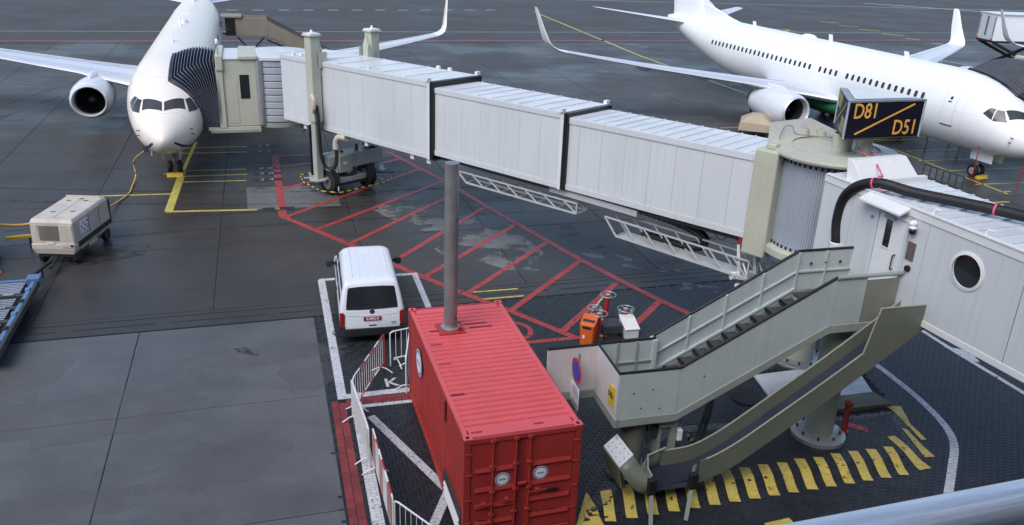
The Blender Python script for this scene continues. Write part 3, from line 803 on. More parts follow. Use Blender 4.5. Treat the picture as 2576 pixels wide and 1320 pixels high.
        MB().loft([ring(.5, .78, 0, .95), ring(.22, .79, 0, .92), ring(.06, .83, 0, .90), ring(0, .87, 0, .90), ring(.06, .915, 0, .90), ring(.17, .95, 0, .90)], caps=False).build('inlet_lip', M_slat, en, smooth=60)
        MB().loft([ring(.45, .785, 0, .95), ring(1.3, .80)], caps=False).build('inlet_duct', M_dgrey, en, smooth=60)
        fb = MB()
        for k in range(24):
            a = 2 * pi * k / 24; 
            fb.add([(ex + 1.25, ey + .2 * cos(a), ez + .2 * sin(a)), (ex + 1.12, ey + .2 * cos(a + .16), ez + .2 * sin(a + .16)), (ex + 1.1, ey + .79 * cos(a + .30), ez + .79 * sin(a + .30)), (ex + 1.3, ey + .79 * cos(a + .1), ez + .79 * sin(a + .1))], [(0, 1, 2, 3)])
        fb.build('fan', M_fan, en, recalc=False)
        MB().loft([ring(1.4, .8), ring(1.45, .02)]).build('fan_disc', M_dark, en)
        MB().loft([ring(.75, .015), ring(.85, .1), ring(1.0, .18), ring(1.2, .23)]).build('spinner', M_dgrey, en, smooth=60)
        MB().loft([ring(2.9, .62, .04), ring(3.9, .55, .05), ring(4.7, .38, .08), ring(4.75, .30, .08)]).build('core_nozzle', M_dgrey, en, smooth=60)
        pr = []
        for x, zb, zt, hw in ((1.0, 2.55, 2.78, .05), (1.6, 2.3, 3.0, .22), (2.4, 2.3, 3.02, .24), (3.3, 2.2, 2.95, .22), (4.6, 2.1, 2.75, .14), (6.0, 2.2, 2.5, .03)):
            pr.append([(ex + x, ey + hw * cos(2 * pi * k / 12), (zb + zt) / 2 + (zt - zb) / 2 * sin(2 * pi * k / 12)) for k in range(12)])
        MB().loft(pr).build('pylon', M_nac, en, smooth=50)
        # tailplane
        MB().loft([wing_ring(y, xl, c, z, th, 0, sd_) for y, xl, c, z, th in ((.3, 33.2, 4.0, 4.55, .10), (1.2, 33.9, 3.5, 4.68, .10), (4.2, 35.9, 2.3, 5.05, .09), (7.0, 37.75, 1.25, 5.40, .08), (7.17, 38.1, .9, 5.42, .05))]).build('tailplane', M_wing, root, smooth=35)
        # main gear
        mg = MB().cyl((19.6, 2.86 * sd_, .55), (19.6, 2.75 * sd_, 2.3), .13, .16).build('main_gear', M_galv, root, smooth=40)
        for dy in (-.43, .43):
            MB().lathe([(.30, -.19), (.46, -.19), (.55, -.10), (.56, 0), (.55, .10), (.46, .19), (.30, .19)], 24, Matrix.Translation((19.6, 2.86 * sd_ + dy, .56)) @ Matrix.Rotation(pi / 2, 4, 'X')).build('main_wheel', M_tyre, mg, smooth=40)
            MB().lathe([(.05, -.16), (.30, -.15), (.30, .15), (.05, .16)], 18, Matrix.Translation((19.6, 2.86 * sd_ + dy, .56)) @ Matrix.Rotation(pi / 2, 4, 'X')).build('wheel_hub', M_rim, mg, smooth=40)
        # cabin windows
        wp = None
        for i in range(44):
            x = 6.95 + .508 * i
            if i in (14, 17) and sd_ > 0 and False: continue
            if x > 28.6 or i in (13, 18): continue
            if wp is None:
                P = []
                for k in range(14):
                    a = 2 * pi * k / 14; dx = .115 * math.copysign(abs(cos(a)) ** .6, cos(a)); dz = .175 * math.copysign(abs(sin(a)) ** .6, sin(a))
                    P.append((dx, sd_ * (half_y(10, 3.86 + dz) + .008), dz))
                o = MB().add(P, [tuple(range(14)) if sd_ < 0 else tuple(range(13, -1, -1))]).build('cabin_window', M_win, root, recalc=False); wp = o
            else:
                o = bpy.data.objects.new('cabin_window', wp.data); C.objects.link(o); o.parent = root
            f = (half_y(x, 3.86) - half_y(10, 3.86)) * sd_
            o.location = (x, f, 3.86)
        # cockpit panes, doors
        skin_patch('cockpit_pane', [(1.64, .045), (2.08, .045), (2.46, .84), (2.06, .90)], 'top', sd_, M_cock, root, .014)
        skin_patch('cockpit_pane', [(2.08, 3.40), (2.64, 3.39), (2.74, 3.92), (2.47, 3.89)], 'side', sd_, M_cock, root, .014)
        skin_patch('cockpit_pane', [(2.69, 3.42), (3.20, 3.66), (3.04, 3.96), (2.79, 3.94)], 'side', sd_, M_cock, root, .014)
        nm = 'service_door' if sd_ > 0 else 'passenger_door'
        d0, d1, zt_ = (4.72, 5.44, 4.33) if sd_ > 0 else (4.55, 5.42, 4.50)
        dm = skin_patch(nm, [(d0, 2.70), (d1, 2.70), (d1, zt_), (d0, zt_)], 'side', sd_, skin, root, .012, 8)
        for q in ([(d0 - .02, 2.64), (d1 + .02, 2.64), (d1 + .02, 2.70), (d0 - .02, 2.70)],):
            skin_patch('sill', q, 'side', sd_, M_dgrey, dm, .02, 4)
        for q in ([(d0 - .03, 2.7), (d0, 2.7), (d0, zt_), (d0 - .03, zt_)], [(d1, 2.7), (d1 + .03, 2.7), (d1 + .03, zt_), (d1, zt_)]):
            skin_patch('door_seam', q, 'side', sd_, M_wing, dm, .009, 6)
        skin_patch('door_handle', [(d0 + .28, 3.86), (d0 + .5, 3.86), (d0 + .5, 3.92), (d0 + .28, 3.92)], 'side', sd_, M_dgrey, dm, .03, 2)
        skin_patch('door_window', [(d0 + .3, 4.0), (d0 + .44, 4.0), (d0 + .44, 4.14), (d0 + .3, 4.14)], 'side', sd_, M_win, dm, .03, 2)
        skin_patch('aft_door', [(29.0, 2.8), (29.7, 2.8), (29.7, 4.4), (29.0, 4.4)], 'side', sd_, skin, root, .012, 6)
        # probes
        for xx, zz in ((1.55, 2.75), (1.60, 2.52)):
            y = half_y(xx, zz) * sd_
            MB().tube([(xx, y - .02 * sd_, zz), (xx, y + .09 * sd_, zz), (xx - .16, y + .11 * sd_, zz)], .022, 6).build('pitot_probe', M_dgrey, root)
        if stripe:
            for i in range(10):
                x0 = .35 + .62 * i; x1 = x0 + .62; z0 = lambda x: prof(x)[1] + .30; z1 = lambda x: prof(x)[1] + .40
                skin_patch('stripe', [(x0, z0(x0)), (x1, z0(x1)), (x1, z1(x1)), (x0, z1(x0))], 'side', sd_, stripe, root, .006, 4)
    # fin
    MB().loft([[(xl + c * t, h * th * c * .5, z) for t, h in AF] for z, xl, c, th in ((4.95, 31.4, 6.2, .09), (5.4, 32.1, 5.5, .09), (8.5, 34.4, 3.9, .09), (12.2, 37.1, 2.15, .08), (12.5, 37.5, 1.7, .05))]).build('fin', skin, root, smooth=35)
    MB().loft([[(27.2, .03, 5.33), (33.2, .14, 5.25), (33.2, -.14, 5.25), (27.2, -.03, 5.33)], [(28.6, .02, 5.55), (33.4, .10, 6.35), (33.4, -.10, 6.35), (28.6, -.02, 5.55)], [(31.2, .01, 6.1), (33.9, .05, 7.2), (33.9, -.05, 7.2), (31.2, -.01, 6.1)]]).build('dorsal_fin', skin, root)
    MB().lathe([(.19, 0), (.17, .5), (.10, .52)], 14, Matrix.Translation((38.1, 0, 4.63)) @ Matrix.Rotation(pi / 2, 4, 'Y')).build('exhaust', M_dgrey, root)
    for x, h in ((10.3, .30), (17, .42), (25.5, .3)):
        MB().prism([(x, -.02), (x + .34, -.025), (x + .34, .025), (x, .02)], 5.30, 5.36 + h, None).tr(lambda x_, y, z: (x_ + (.14 if z > 5.4 else 0), y, z)).build('antenna', M_acw, root)
    MB().lathe([(.32, 0), (.30, .10), (.18, .19), (.05, .22)], 16, Matrix.Translation((19.4, 0, 5.33)) @ Matrix.Diagonal((2.2, 1, 1, 1))).build('antenna_dome', M_acw, root, smooth=50)
    # nose gear
    ng = MB().cyl((4.06, 0, .34), (4.0, 0, 1.6), .075, .10).build('nose_gear', M_galv, root, smooth=40)
    MB().tube([(4.06, 0, .8), (3.2, 0, 1.5)], .05, 8).build('drag_strut', M_galv, ng)
    for sy in (-1, 1):
        Mx = Matrix.Translation((4.06, .22 * sy, .345)) @ Matrix.Rotation(pi / 2, 4, 'X')
        wh = MB().lathe([(.19, -.10), (.29, -.10), (.34, -.05), (.345, 0), (.34, .05), (.29, .10), (.19, .10)], 24, Mx).build('nose_wheel', M_tyre, ng, smooth=40)
        MB().lathe([(.04, -.09), (.19, -.075), (.19, .075), (.04, .09)], 18, Mx).build('wheel_hub', M_rim, ng, smooth=40)
        MB().box(2.9, 4.3, .36 * sy - .015, .36 * sy + .015, .98, 1.46).build('gear_door', skin, ng, bevel=.01)
    return root
PL_L = (-15.12, 34.97, R(107.4)); PL_R = (26.165, 40.346, R(110.24))
plane_l = make_airliner('pearl white airliner nose on at the left with the navy bellows on its flank', (PL_L[0], PL_L[1], 0), PL_L[2], M_acc, stripe=M_blue)
# the left airliner is the longer version: a plug behind the wing
for o in list(plane_l.children):
    if o.name.startswith('fuselage'):
        for v_ in o.data.vertices:
            if v_.co.x > 24.4: v_.co.x += 5.0
    elif o.name.split('.')[0] in ('fin', 'dorsal_fin', 'tailplane', 'exhaust', 'aft_door'):
        for v_ in o.data.vertices: v_.co.x += 5.0
    elif o.name.startswith('cabin_window') and o.location.x > 24.4: o.location.x += 5.0
plane_r = make_airliner('bright white airliner seen from its side at the right behind the gate sign', (PL_R[0], PL_R[1], 0), PL_R[2], M_acw, belly=M_green)
a3 = 1.45
rot3 = lambda x, y: (x * cos(a3) - y * sin(a3), x * sin(a3) + y * cos(a3))
q3 = rot3(22.9, 17.0)
plane_3 = dup(plane_r, (39.3 - q3[0], 69.2 - q3[1], 0), a3, 'far airliner at the right edge of which only a winglet shows before the truck')
def pl_world(PL, x, port, z):
    a = PL[2]; return Vector((PL[0] + x * cos(a) + port * sin(a), PL[1] + x * sin(a) - port * cos(a), z))
# ================================================================ JET BRIDGE (local frame: x along the tunnel towards the rotunda, y away, z up)
BX, BY, BPHI = -7.782, 37.519, R(-43.15)
K = .0253
jb = thing('jet_bridge', 'long white telescopic boarding bridge on a wheeled drive column', 'boarding bridge', (BX, BY, 0), BPHI)
Minv = (Matrix.Translation((BX, BY, 0)) @ Matrix.Rotation(BPHI, 4, 'Z')).inverted()
def l2b(p): return Minv @ Vector(p)
def tunnel(name, s0, s1, hw, zb, zt, pw, ribs, label=None):
    o = MB().box(s0, s1, -hw + .03, hw - .03, zb + .02, zt - .03, k=K).build(name, M_dgrey, jb)
    if label: o['label'] = label
    # side panels, one by one
    n = max(1, round((s1 - s0) / pw)); dx = (s1 - s0) / n
    for sd_ in (-1, 1):
        for i in range(n):
            a = s0 + i * dx; MB().box(a + .004, a + dx - .004, sd_ * hw - (.03 if sd_ > 0 else 0), sd_ * hw + (0 if sd_ > 0 else .03), zb + .20, zt - .20, k=K).build('side_panel', M_panel, o)
        MB().box(s0, s1, sd_ * (hw + .012) - .02, sd_ * (hw + .012) + .02, zt - .195, zt + .0, k=K).build('top_rail', M_panel, o, bevel=.01)
        MB().box(s0, s1, sd_ * (hw + .012) - .02, sd_ * (hw + .012) + .02, zb, zb + .195, k=K).build('bottom_rail', M_panel, o, bevel=.01)
    n = max(1, round((s1 - s0) / ribs)); dx = (s1 - s0) / n
    for i in range(n):
        a = s0 + i * dx
        MB().box(a + .004, a + dx - .004, -hw + .02, hw - .02, zt - .03, zt + .012, k=K).build('roof_panel', M_proof, o)
        MB().box(a - .02, a + .02, -hw + .02, hw - .02, zt + .012, zt + .04, k=K).build('roof_seam', M_proof, o)
    return o
tl = tunnel('outer_tunnel', -3.05, 7.25, 1.266, 3.005, 5.979, 1.03, 1.47)
tm = tunnel('middle_tunnel', 7.0, 13.80, 1.148, 3.181, 5.761, .97, .68)
ts = tunnel('inner_tunnel', 13.5, 20.95, 1.054, 3.18, 5.622, .93, .46)
def collar(s_, hw, zb, zt, hw2, zb2, zt2, par):
    # white end frame of the larger tunnel and the black rubber seal round the smaller one
    mb = MB(); e = .035
    for y0, y1, z0, z1 in ((-hw - e, -hw + .05, zb - .02, zt + e), (hw - .05, hw + e, zb - .02, zt + e), (-hw + .05, hw - .05, zt - .05, zt + e), (-hw + .05, hw - .05, zb - .02, zb + .05)):
        mb.box(s_ - .10, s_ + .03, y0, y1, z0, z1, k=K)
    mb.build('end_frame', M_wht, par, bevel=.01)
    mb = MB()
    for y0, y1, z0, z1 in ((-hw - .012, -hw2 + .01, zb, zt + .01), (hw2 - .01, hw + .012, zb, zt + .01), (-hw2 + .01, hw2 - .01, zt2 - .04, zt + .01), (-hw2 + .01, hw2 - .01, zb, zb2 + .02)):
        mb.box(s_ + .03, s_ + .20, y0, y1, z0, z1, k=K)
    mb.build('rubber_seal', M_blkg, par)
    for y in (-hw - .02, hw + .02):
        MB().box(s_ - .12, s_ + .02, y - .09, y + .09, zt + .03, zt + .14, k=K).build('seal_bracket', M_wht, par)
collar(7.25, 1.266, 3.005, 5.979, 1.148, 3.181, 5.761, tl)
collar(13.80, 1.148, 3.181, 5.761, 1.054, 3.18, 5.622, tm)
# small fittings on the roof of the outer tunnel and below it
for s_, y in ((-2.2, -1.15), (-1.8, -1.0), (5.0, 1.1), (5.7, 1.1), (3.3, -1.15)):
    MB().box(s_, s_ + .16, y - .06, y + .06, 5.98 + K * s_, 6.13 + K * s_).build('roof_lug', M_wht, tl, bevel=.015)
for s_ in (-1.55, 3.0, 6.0, 7.0):
    MB().box(s_, s_ + .22, -1.2, -1.02, 2.78 + K * s_, 3.02 + K * s_).build('guide_bracket', M_wht, tl, bevel=.02)
MB().tube([(-1.75, -1.2, 2.95), (-1.75, -1.2, 2.72), (-1.6, -1.2, 2.62), (-1.45, -1.2, 2.7)], .05, 8).build('hook', M_dgrey, tl)
MB().box(-3.0, 7.2, -1.1, 1.1, 2.86, 3.0, k=K).build('floor_beam', M_gsteel, tl)
MB().box(7.4, 13.7, -.9, -.55, 2.98, 3.18, k=K).build('floor_beam', M_dgrey, tm); MB().box(7.4, 13.7, .55, .9, 2.98, 3.18, k=K).build('floor_beam', M_dgrey, tm)
MB().box(14.1, 20.9, -.85, -.5, 2.98, 3.18, k=K).build('floor_beam', M_dgrey, ts); MB().box(14.1, 20.9, .5, .85, 2.98, 3.18, k=K).build('floor_beam', M_dgrey, ts)

# lattice cable trays hanging below the tunnels, with the looped cable chain
def lattice(name, s0, s1, y0, y1, zt, zb, k, npan, par, skew=.5):
    mb = MB(); w_ = .047
    Z = lambda s_, z: z + k * (s_ - s0)
    for y in (y0, y1):
        mb.beam((s0, y, Z(s0, zt)), (s1, y, Z(s1, zt)), w_, w_); mb.beam((s0 + skew, y, Z(s0, zb)), (s1, y, Z(s1, zb)), w_ * 1.6, w_)
        d = (s1 - s0 - skew) / npan
        mb.beam((s0, y, Z(s0, zt)), (s0 + skew, y, Z(s0, zb)), w_, w_)
        for i in range(npan):
            a = s0 + skew + i * d; mb.beam((a + d * .5 - skew * .3, y, Z(a, zt)), (a + d, y, Z(a + d, zb)), w_ * .8, w_ * .8)
        mb.beam((s1, y, Z(s1, zt)), (s1, y, Z(s1, zb)), w_, w_)
    for i in range(npan + 1):
        a = s0 + skew + (s1 - s0 - skew) * i / npan
        mb.beam((a, y0, Z(a, zb)), (a, y1, Z(a, zb)), w_ * .8, w_ * .8)
    return mb.build(name, M_truss, par)
lattice('cable_tray', 8.6, 14.5, -1.02, -.45, 2.98, 2.62, .030, 6, tm)
MB().box(13.2, 16.9, -.98, -.62, 3.10, 3.30, k=.012).build('tray_beam', M_truss, ts, bevel=.01)
lattice('cable_tray', 15.7, 20.95, -1.02, -.45, 3.02, 2.48, .004, 6, ts)
lattice('cable_tray', 17.6, 20.95, -.1, .5, 3.42, 3.02, -.0, 4, ts, .3)
MB().box(16.3, 20.9, -.95, -.5, 2.45, 2.52).build('tray_floor', M_truss, ts)
loop = [(13.9, -.3, 3.30), (15.5, -.3, 3.36), (17.0, -.3, 3.32), (18.3, -.3, 3.25), (18.9, -.3, 3.1), (19.02, -.3, 2.9), (18.8, -.3, 2.7), (18.2, -.3, 2.62), (16.8, -.3, 2.6)]
mb = MB(); pth = smoothpath(loop, 8)
for dy in (-.12, .0, .12): mb.tube([(p.x, p.y + dy, p.z) for p in pth], .075, 8)
for i in range(0, len(pth) - 1):
    p = pth[i]; t = (pth[i + 1] - p).normalized(); mb.tube([p - t * .025, p + t * .025], .16, 8)
mb.build('cable_chain', M_blk, ts, smooth=40)
for s_, y in ((20.5, -.9), (20.8, -.5), (21.0, -.1)):
    MB().beam((s_, y, 3.4), (s_ + .15, y, 2.4), .09, .09).build('tray_hanger', M_wht, ts)
    MB().tube([(s_ + .2, y, 2.9), (s_ + .5, y - .1, 2.45), (s_ + .1, y - .1, 2.42)], .035, 6).build('tray_brace', M_wht, ts)
MB().box(20.55, 20.95, -1.06, -.98, 3.52, 3.72).build('red_marker', M_predd, ts)

# ---- drive column
dc = MB().box(-.42, .42, -1.25, 1.75, 1.15, 1.80).build('cross_beam', M_bogie, jb, bevel=.02)
MB().box(.42, .50, -.75, -.05, 1.0, 1.78).build('control_cabinet', M_bogie, dc, bevel=.02)
MB().box(.503, .508, -.55, -.35, 1.38, 1.5).build('notice', M_brite, dc)
for y in (-1.56, 1.6):
    c = MB().box(-.24, .24, y - .23, y + .23, 3.4, 7.05).build('lift_column', M_beige, jb, bevel=.03)
    MB().box(-.31, .31, y - .30, y + .30, 7.05, 7.11).build('column_cap', M_beige, c, bevel=.01)
    MB().box(-.27, .27, y - .26, y + .26, 7.11, 7.17).build('column_cap', M_wht, c)
    MB().cyl((0, y, 7.17), (0, y, 7.30), .07, .04, 10).build('beacon', M_brite, c)
    MB().box(-.16, .16, y - .16, y + .16, .75, 3.6).build('inner_column', M_bogie, c, bevel=.02)
    sg = 1 if y < 0 else -1
    MB().prism([(-.2, 5.4), (.2, 5.4), (.2, 6.5), (.0, 6.9), (-.2, 6.5)], min(y + sg * .23, y + sg * .36), max(y + sg * .23, y + sg * .36), Matrix(((1, 0, 0, 0), (0, 0, 1, 0), (0, 1, 0, 0), (0, 0, 0, 1)))).build('carriage_plate', M_beige, c)
    for q in (-.33, .33):
        MB().prism([(q - .012, y + sg * .1), (q + .012, y + sg * .1), (q + .012, y + sg * .5), (q - .012, y + sg * .5)], 5.75, 6.4).build('gusset', M_beige, c)
    MB().lathe([(.42, -.03), (.42, .03)], 20, Matrix.Translation((0, y, .78))).build('column_foot', M_bogie, c, bevel=.01)
MB().cyl((0, 0, .6), (0, 0, 1.2), .45, .38, 24).build('slew_ring', M_dgrey, dc, smooth=40)
bo = MB().box(-.45, .45, -.75, .75, .50, .74).build('bogie', M_bogie, jb, bevel=.03)
MB().prism([(-1.5, -1.1), (-.5, -1.35), (-.5, .9), (-1.5, .7)], .42, .62).build('bogie_plate', M_bogie, bo, bevel=.02)
MB().box(-.42, .42, -.85, .85, .36, .48).build('axle_beam', M_dgrey, bo)
for y in (-1.06, .98):
    Mx = Matrix.Translation((.12, y, .60)) @ Matrix.Rotation(pi / 2, 4, 'X')
    wh = MB().lathe([(.33, -.19), (.52, -.20), (.59, -.15), (.60, 0), (.59, .15), (.52, .20), (.33, .19)], 30, Mx).build('drive_wheel', M_tyre, bo, smooth=40)
    MB().lathe([(.06, -.12), (.12, -.16), (.24, -.10), (.33, -.17), (.33, .17), (.24, .10), (.06, .12)], 24, Mx).build('wheel_rim', M_rim, wh, smooth=30)
    for k in range(10):
        a = 2 * pi * k / 10
        for q in (-.125,): MB().cyl((.12 + .17 * cos(a), y + q - .02, .565 + .17 * sin(a)), (.12 + .17 * cos(a), y + q + .04, .565 + .17 * sin(a)), .018, None, 6).build('wheel_nut', M_galv, wh) if k % 2 == 0 else None
MB().cyl((-.2, .3, .55), (-.2, .9, .55), .2, .2, 18).build('drive_motor', M_dgrey, bo, smooth=40)
MB().cyl((.3, -.2, .9), (.3, -.2, 1.12), .16, .16, 14).build('gear_head', M_galv, bo, smooth=40)
# striped safety bumper
pts = [(-2.35, .2), (-2.45, -1.0), (-1.4, -1.5), (.3, -1.66), (1.05, -1.2), (1.0, 1.4), (.4, 2.4)]
P = []
for i in range(len(pts) - 1):
    a = Vector((*pts[i], .30)); b_ = Vector((*pts[i + 1], .30)); nn = max(1, int((b_ - a).length / .2))
    P += [a + (b_ - a) * j / nn for j in range(nn)]
P.append(Vector((*pts[-1], .30)))
bmp = {}
for i in range(len(P) - 1): MB().tube([P[i], P[i + 1]], .024, 8).build('bumper_stripe' if i % 2 else 'bumper_bar', M_yp if i % 2 else M_blk, bo)

for s_, y in ((-1.4, -.9), (-1.4, .6), (.8, -.9), (.6, 1.1)): MB().beam((s_ * .5, y * .9, .55), (s_ * 1.25, y * 1.35, .36), .05, .05).build('bumper_arm', M_bogie, bo)
MB().beam((.5, 1.0, .75), (.3, 2.5, .42), .07, .05).build('sensor_arm', M_blk, bo); MB().beam((-.4, 1.3, .85), (.7, 1.6, .80), .30, .05).build('step_plate', M_bogie, bo)
MB().box(-.3, .3, 1.1, 1.75, 1.84, 2.2).build('hydraulic_unit', M_blk, dc, bevel=.05)
MB().cyl((0, .55, 1.8), (0, .55, 2.08), .09, .05, 10).build('valve', M_dgrey, dc); MB().cyl((0, -.3, 1.8), (.02, -.25, 1.9), .12, .05, 8).build('valve', M_dgrey, dc)
# service hoses on the near column
h1 = [(.28, -1.66, 4.15), (.36, -1.66, 3.6), (.38, -1.66, 2.9), (.40, -1.62, 1.9), (.55, -1.5, 1.45), (.8, -1.35, 1.38), (.98, -1.25, 1.7), (1.0, -1.22, 2.35)]
mb = MB()
for d in (-.09, .04): mb.tube([(p.x + d, p.y - d * .3, p.z) for p in smoothpath(h1, 6)], .062, 8)
mb.build('hose_bundle', M_blk, dc, smooth=50)
MB().tube(smoothpath([(.96, -1.22, 2.3), (1.0, -1.22, 2.65), (1.25, -1.2, 2.88), (1.75, -1.2, 2.93)], 5), .15, 12).build('hose_sleeve', M_cream, dc, smooth=50)
MB().tube(smoothpath([(.2, -1.82, 4.6), (.36, -1.84, 4.4), (.34, -1.84, 4.1), (.2, -1.8, 3.9)], 4), .085, 8).build('hose_sleeve', M_cream, dc, smooth=50)
MB().box(-.36, -.27, -1.72, -1.5, .9, 3.2).build('cable_guard', M_blk, dc)

# ---- cab at the aircraft door: built across the flank of the left airliner
def cab_pt(x, port, z): return l2b(pl_world(PL_L, x, port, z))
def cabbox(x0, x1, p0, p1, z0, z1): return MB().box(x0, x1, p0, p1, z0, z1).tr(lambda x, y, z: cab_pt(x, y, z))
cb = cabbox(3.05, 6.15, 2.55, 4.05, 2.45, 5.55).build('cab', M_beige, jb, bevel=.04)
cabbox(2.9, 6.3, 2.30, 2.62, 5.05, 5.75).build('cab_hood', M_beige, cb, bevel=.05)
cabbox(2.97, 3.06, 2.28, 2.58, 2.4, 5.2).build('cab_frame', M_beige, cb, bevel=.02)
cabbox(6.13, 6.22, 2.28, 2.58, 2.4, 5.2).build('cab_frame', M_beige, cb, bevel=.02)
cabbox(2.95, 6.2, 3.3, 4.15, 5.53, 5.72).build('cab_roof', M_beige, cb, bevel=.05)
cabbox(3.0, 6.2, 2.6, 3.3, 5.53, 5.62).build('cab_roof', M_proof, cb, bevel=.03)
cabbox(3.03, 3.056, 3.30, 3.72, 3.75, 4.85).build('cab_window', M_glass, cb, bevel=.02)
cabbox(3.035, 3.052, 2.70, 3.18, 2.6, 4.6).build('cab_panel', M_beige, cb, bevel=.01)
cabbox(2.99, 3.05, 1.75, 4.1, 2.28, 2.45).build('floor_edge', M_beige, cb, bevel=.02)
cabbox(2.95, 6.2, 1.85, 4.1, 2.18, 2.30).build('cab_floor', M_gsteel, cb)
MB().tube([cab_pt(3.1, 2.45, 5.74), cab_pt(3.1, 2.45, 6.25)], .03, 8).build('beacon_post', M_galv, cb)
MB().lathe([(.07, 0), (.08, .12), (.05, .2), (.01, .22)], 12, Matrix.Translation(cab_pt(3.1, 2.45, 6.25))).build('beacon', M_brite, cb)
# round cab pivot with slatted shutter
ctr = pl_world(PL_L, 4.55, 5.05, 0); lc = l2b(ctr)
sh0, sh1 = 2.62, 5.5; M_cslat = paint('cab_slat_grey', (.46, .50, .57), .36, .2, var=.08)
rg = MB()
pv0 = l2b(pl_world(PL_L, 2.95, 4.2, 0)); 
nsl = 9
for i in range(nsl):
    z0 = sh0 + (sh1 - sh0) * i / nsl; z1 = sh0 + (sh1 - sh0) * (i + 1) / nsl - .025
    MB().lathe([(1.62, z0), (1.655, z0 + .03), (1.655, z1 - .03), (1.62, z1)], 40, Matrix.Translation((lc.x, lc.y, 0)), False).build('shutter_slat', M_cslat, cb, smooth=30)
MB().lathe([(1.61, sh0 - .05), (1.61, sh1)], 40, Matrix.Translation((lc.x, lc.y, 0))).build('shutter_drum', M_dgrey, cb)
MB().lathe([(1.72, 5.5), (1.72, 5.62), (1.5, 5.70), (.2, 5.74)], 40, Matrix.Translation((lc.x, lc.y, 0))).build('pivot_roof', M_proof, cb, smooth=30)
MB().lathe([(1.70, 2.38), (1.70, 2.58)], 40, Matrix.Translation((lc.x, lc.y, 0))).build('pivot_floor', M_gsteel, cb)
MB().tube([cab_pt(3.10, 4.2, 2.5), cab_pt(3.10, 4.2, 5.5)], .17, 14).build('shutter_roll', M_galv, cb, smooth=40)
MB().box(0, .09, -.06, .06, 2.45, 5.55, Matrix.Translation(cab_pt(3.22, 4.5, 0)) ).build('shutter_guide', M_gsteel, cb)
MB().box(-3.15, -2.95, -1.2, 1.2, 2.9, 5.9).build('tunnel_frame', M_wht, cb, bevel=.02)

M_rib = paint('pleat_rib_grey', (.13, .145, .18), .4)
# ---- pleated canopy between the cab and the fuselage
def canopy(PL, name, mat, parent, inv, x0, x1, p0, z0, z1, nribs=15, seg=26, amp=.075):
    """U-shaped bellows; outer ring sits on the cab front, inner ring on the fuselage skin"""
    rings = []
    def skin_ring(t):
        # t 0..1 over near-bottom, near-top (crown), across, far-top, far-bottom
        if t < .42:
            q = t / .42; a = R(-18) + q * R(98); xx = x0 + .05 - .25 * sin(q * pi)
        elif t > .58:
            q = (1 - t) / .42; a = R(-18) + q * R(98); xx = x1 - .05 + .25 * sin(q * pi)
        else:
            a = R(80); xx = x0 + .05 + (x1 - x0 - .1) * (t - .42) / .16
        zt, zb, hw = prof(xx); zc = zmid(zt, zb)
        return Vector((xx, (hw + .03) * cos(a), zc + (zt - zc + .03) * sin(a)))
    def cab_ring(t):
        if t < .42: return Vector((x0, p0, z0 + (z1 - z0) * t / .42))
        if t > .58: return Vector((x1, p0, z0 + (z1 - z0) * (1 - t) / .42))
        return Vector((x0 + (x1 - x0) * (t - .42) / .16, p0, z1))
    for i in range(nribs * 2 + 1):
        f = i / (nribs * 2); rg = []
        for k in range(seg + 1):
            t = k / seg
            a, b_ = skin_ring(t), cab_ring(t)
            p = a + (b_ - a) * f
            p.z += .22 * sin(pi * f) * (1 if .3 < t < .7 else max(0, 1 - abs(t - .5) * 2.6))
            c = Vector(((x0 + x1) / 2, p.y, (z0 + z1) / 2 - .5)); d = p - c; d.y = 0
            if d.length: p = p + d.normalized() * (amp if i % 2 else -amp)
            rg.append(inv @ pl_world(PL, p.x, p.y, p.z))
        rings.append(rg)
    o = MB().loft(rings, caps=False, closed=False).build(name, mat, parent)
    for i in range(1, nribs * 2, 2): MB().tube(rings[i], .018, 5).build('pleat_rib', M_rib, o)
    mb = MB(); mb.tube([inv @ pl_world(PL, *(skin_ring(k / seg) )) for k in range(seg + 1)], .09, 8)
    mb.build('canopy_lip', M_blkg if mat is M_bgrey else M_navy, o, smooth=50)
    return o
canopy(PL_L, 'bellows_canopy', M_navy, cb, Minv, 3.05, 6.15, 2.42, 2.45, 5.5)

# ---- second bridge, mostly beyond the frame, at the right airliner
J2 = pl_world(PL_R, 4.6, 6.0, 0)
jb2 = thing('jet_bridge', 'grey pleated canopy of a second boarding bridge behind the right airliner nose', 'boarding bridge', J2, PL_R[2] + pi)
inv2 = (Matrix.Translation(J2) @ Matrix.Rotation(PL_R[2] + pi, 4, 'Z')).inverted()
def c2box(x0, x1, p0, p1, z0, z1): return MB().box(x0, x1, p0, p1, z0, z1).tr(lambda x, y, z: inv2 @ pl_world(PL_R, x, y, z))
canopy(PL_R, 'bellows_canopy', M_bgrey, jb2, inv2, 2.9, 6.4, 4.0, 2.4, 5.75, 20)
c2 = c2box(2.9, 6.5, 4.05, 6.0, 2.4, 5.6).build('cab', M_beige, jb2, bevel=.04)
c2box(2.7, 6.7, 3.85, 4.15, 5.35, 5.98).build('cab_hood', M_beige, c2, bevel=.05)
c2box(2.85, 6.6, 4.2, 6.1, 5.6, 5.74).build('cab_roof', M_proof, c2, bevel=.03)
c2box(3.3, 5.6, 6.0, 18, 2.6, 5.4).build('tunnel', M_panel, jb2, bevel=.02)
c2box(4.2, 4.7, 9.7, 10.2, 0, 2.6).build('drive_column', M_gsteel, jb2)
for p in (9.0, 10.9):
    Mx = Matrix.Translation(inv2 @ pl_world(PL_R, 4.45, p, .55)) @ Matrix.Rotation(pi / 2, 4, 'X') 
    MB().lathe([(.1, -.2), (.5, -.2), (.55, 0), (.5, .2), (.1, .2)], 20, Mx).build('drive_wheel', M_tyre, jb2)
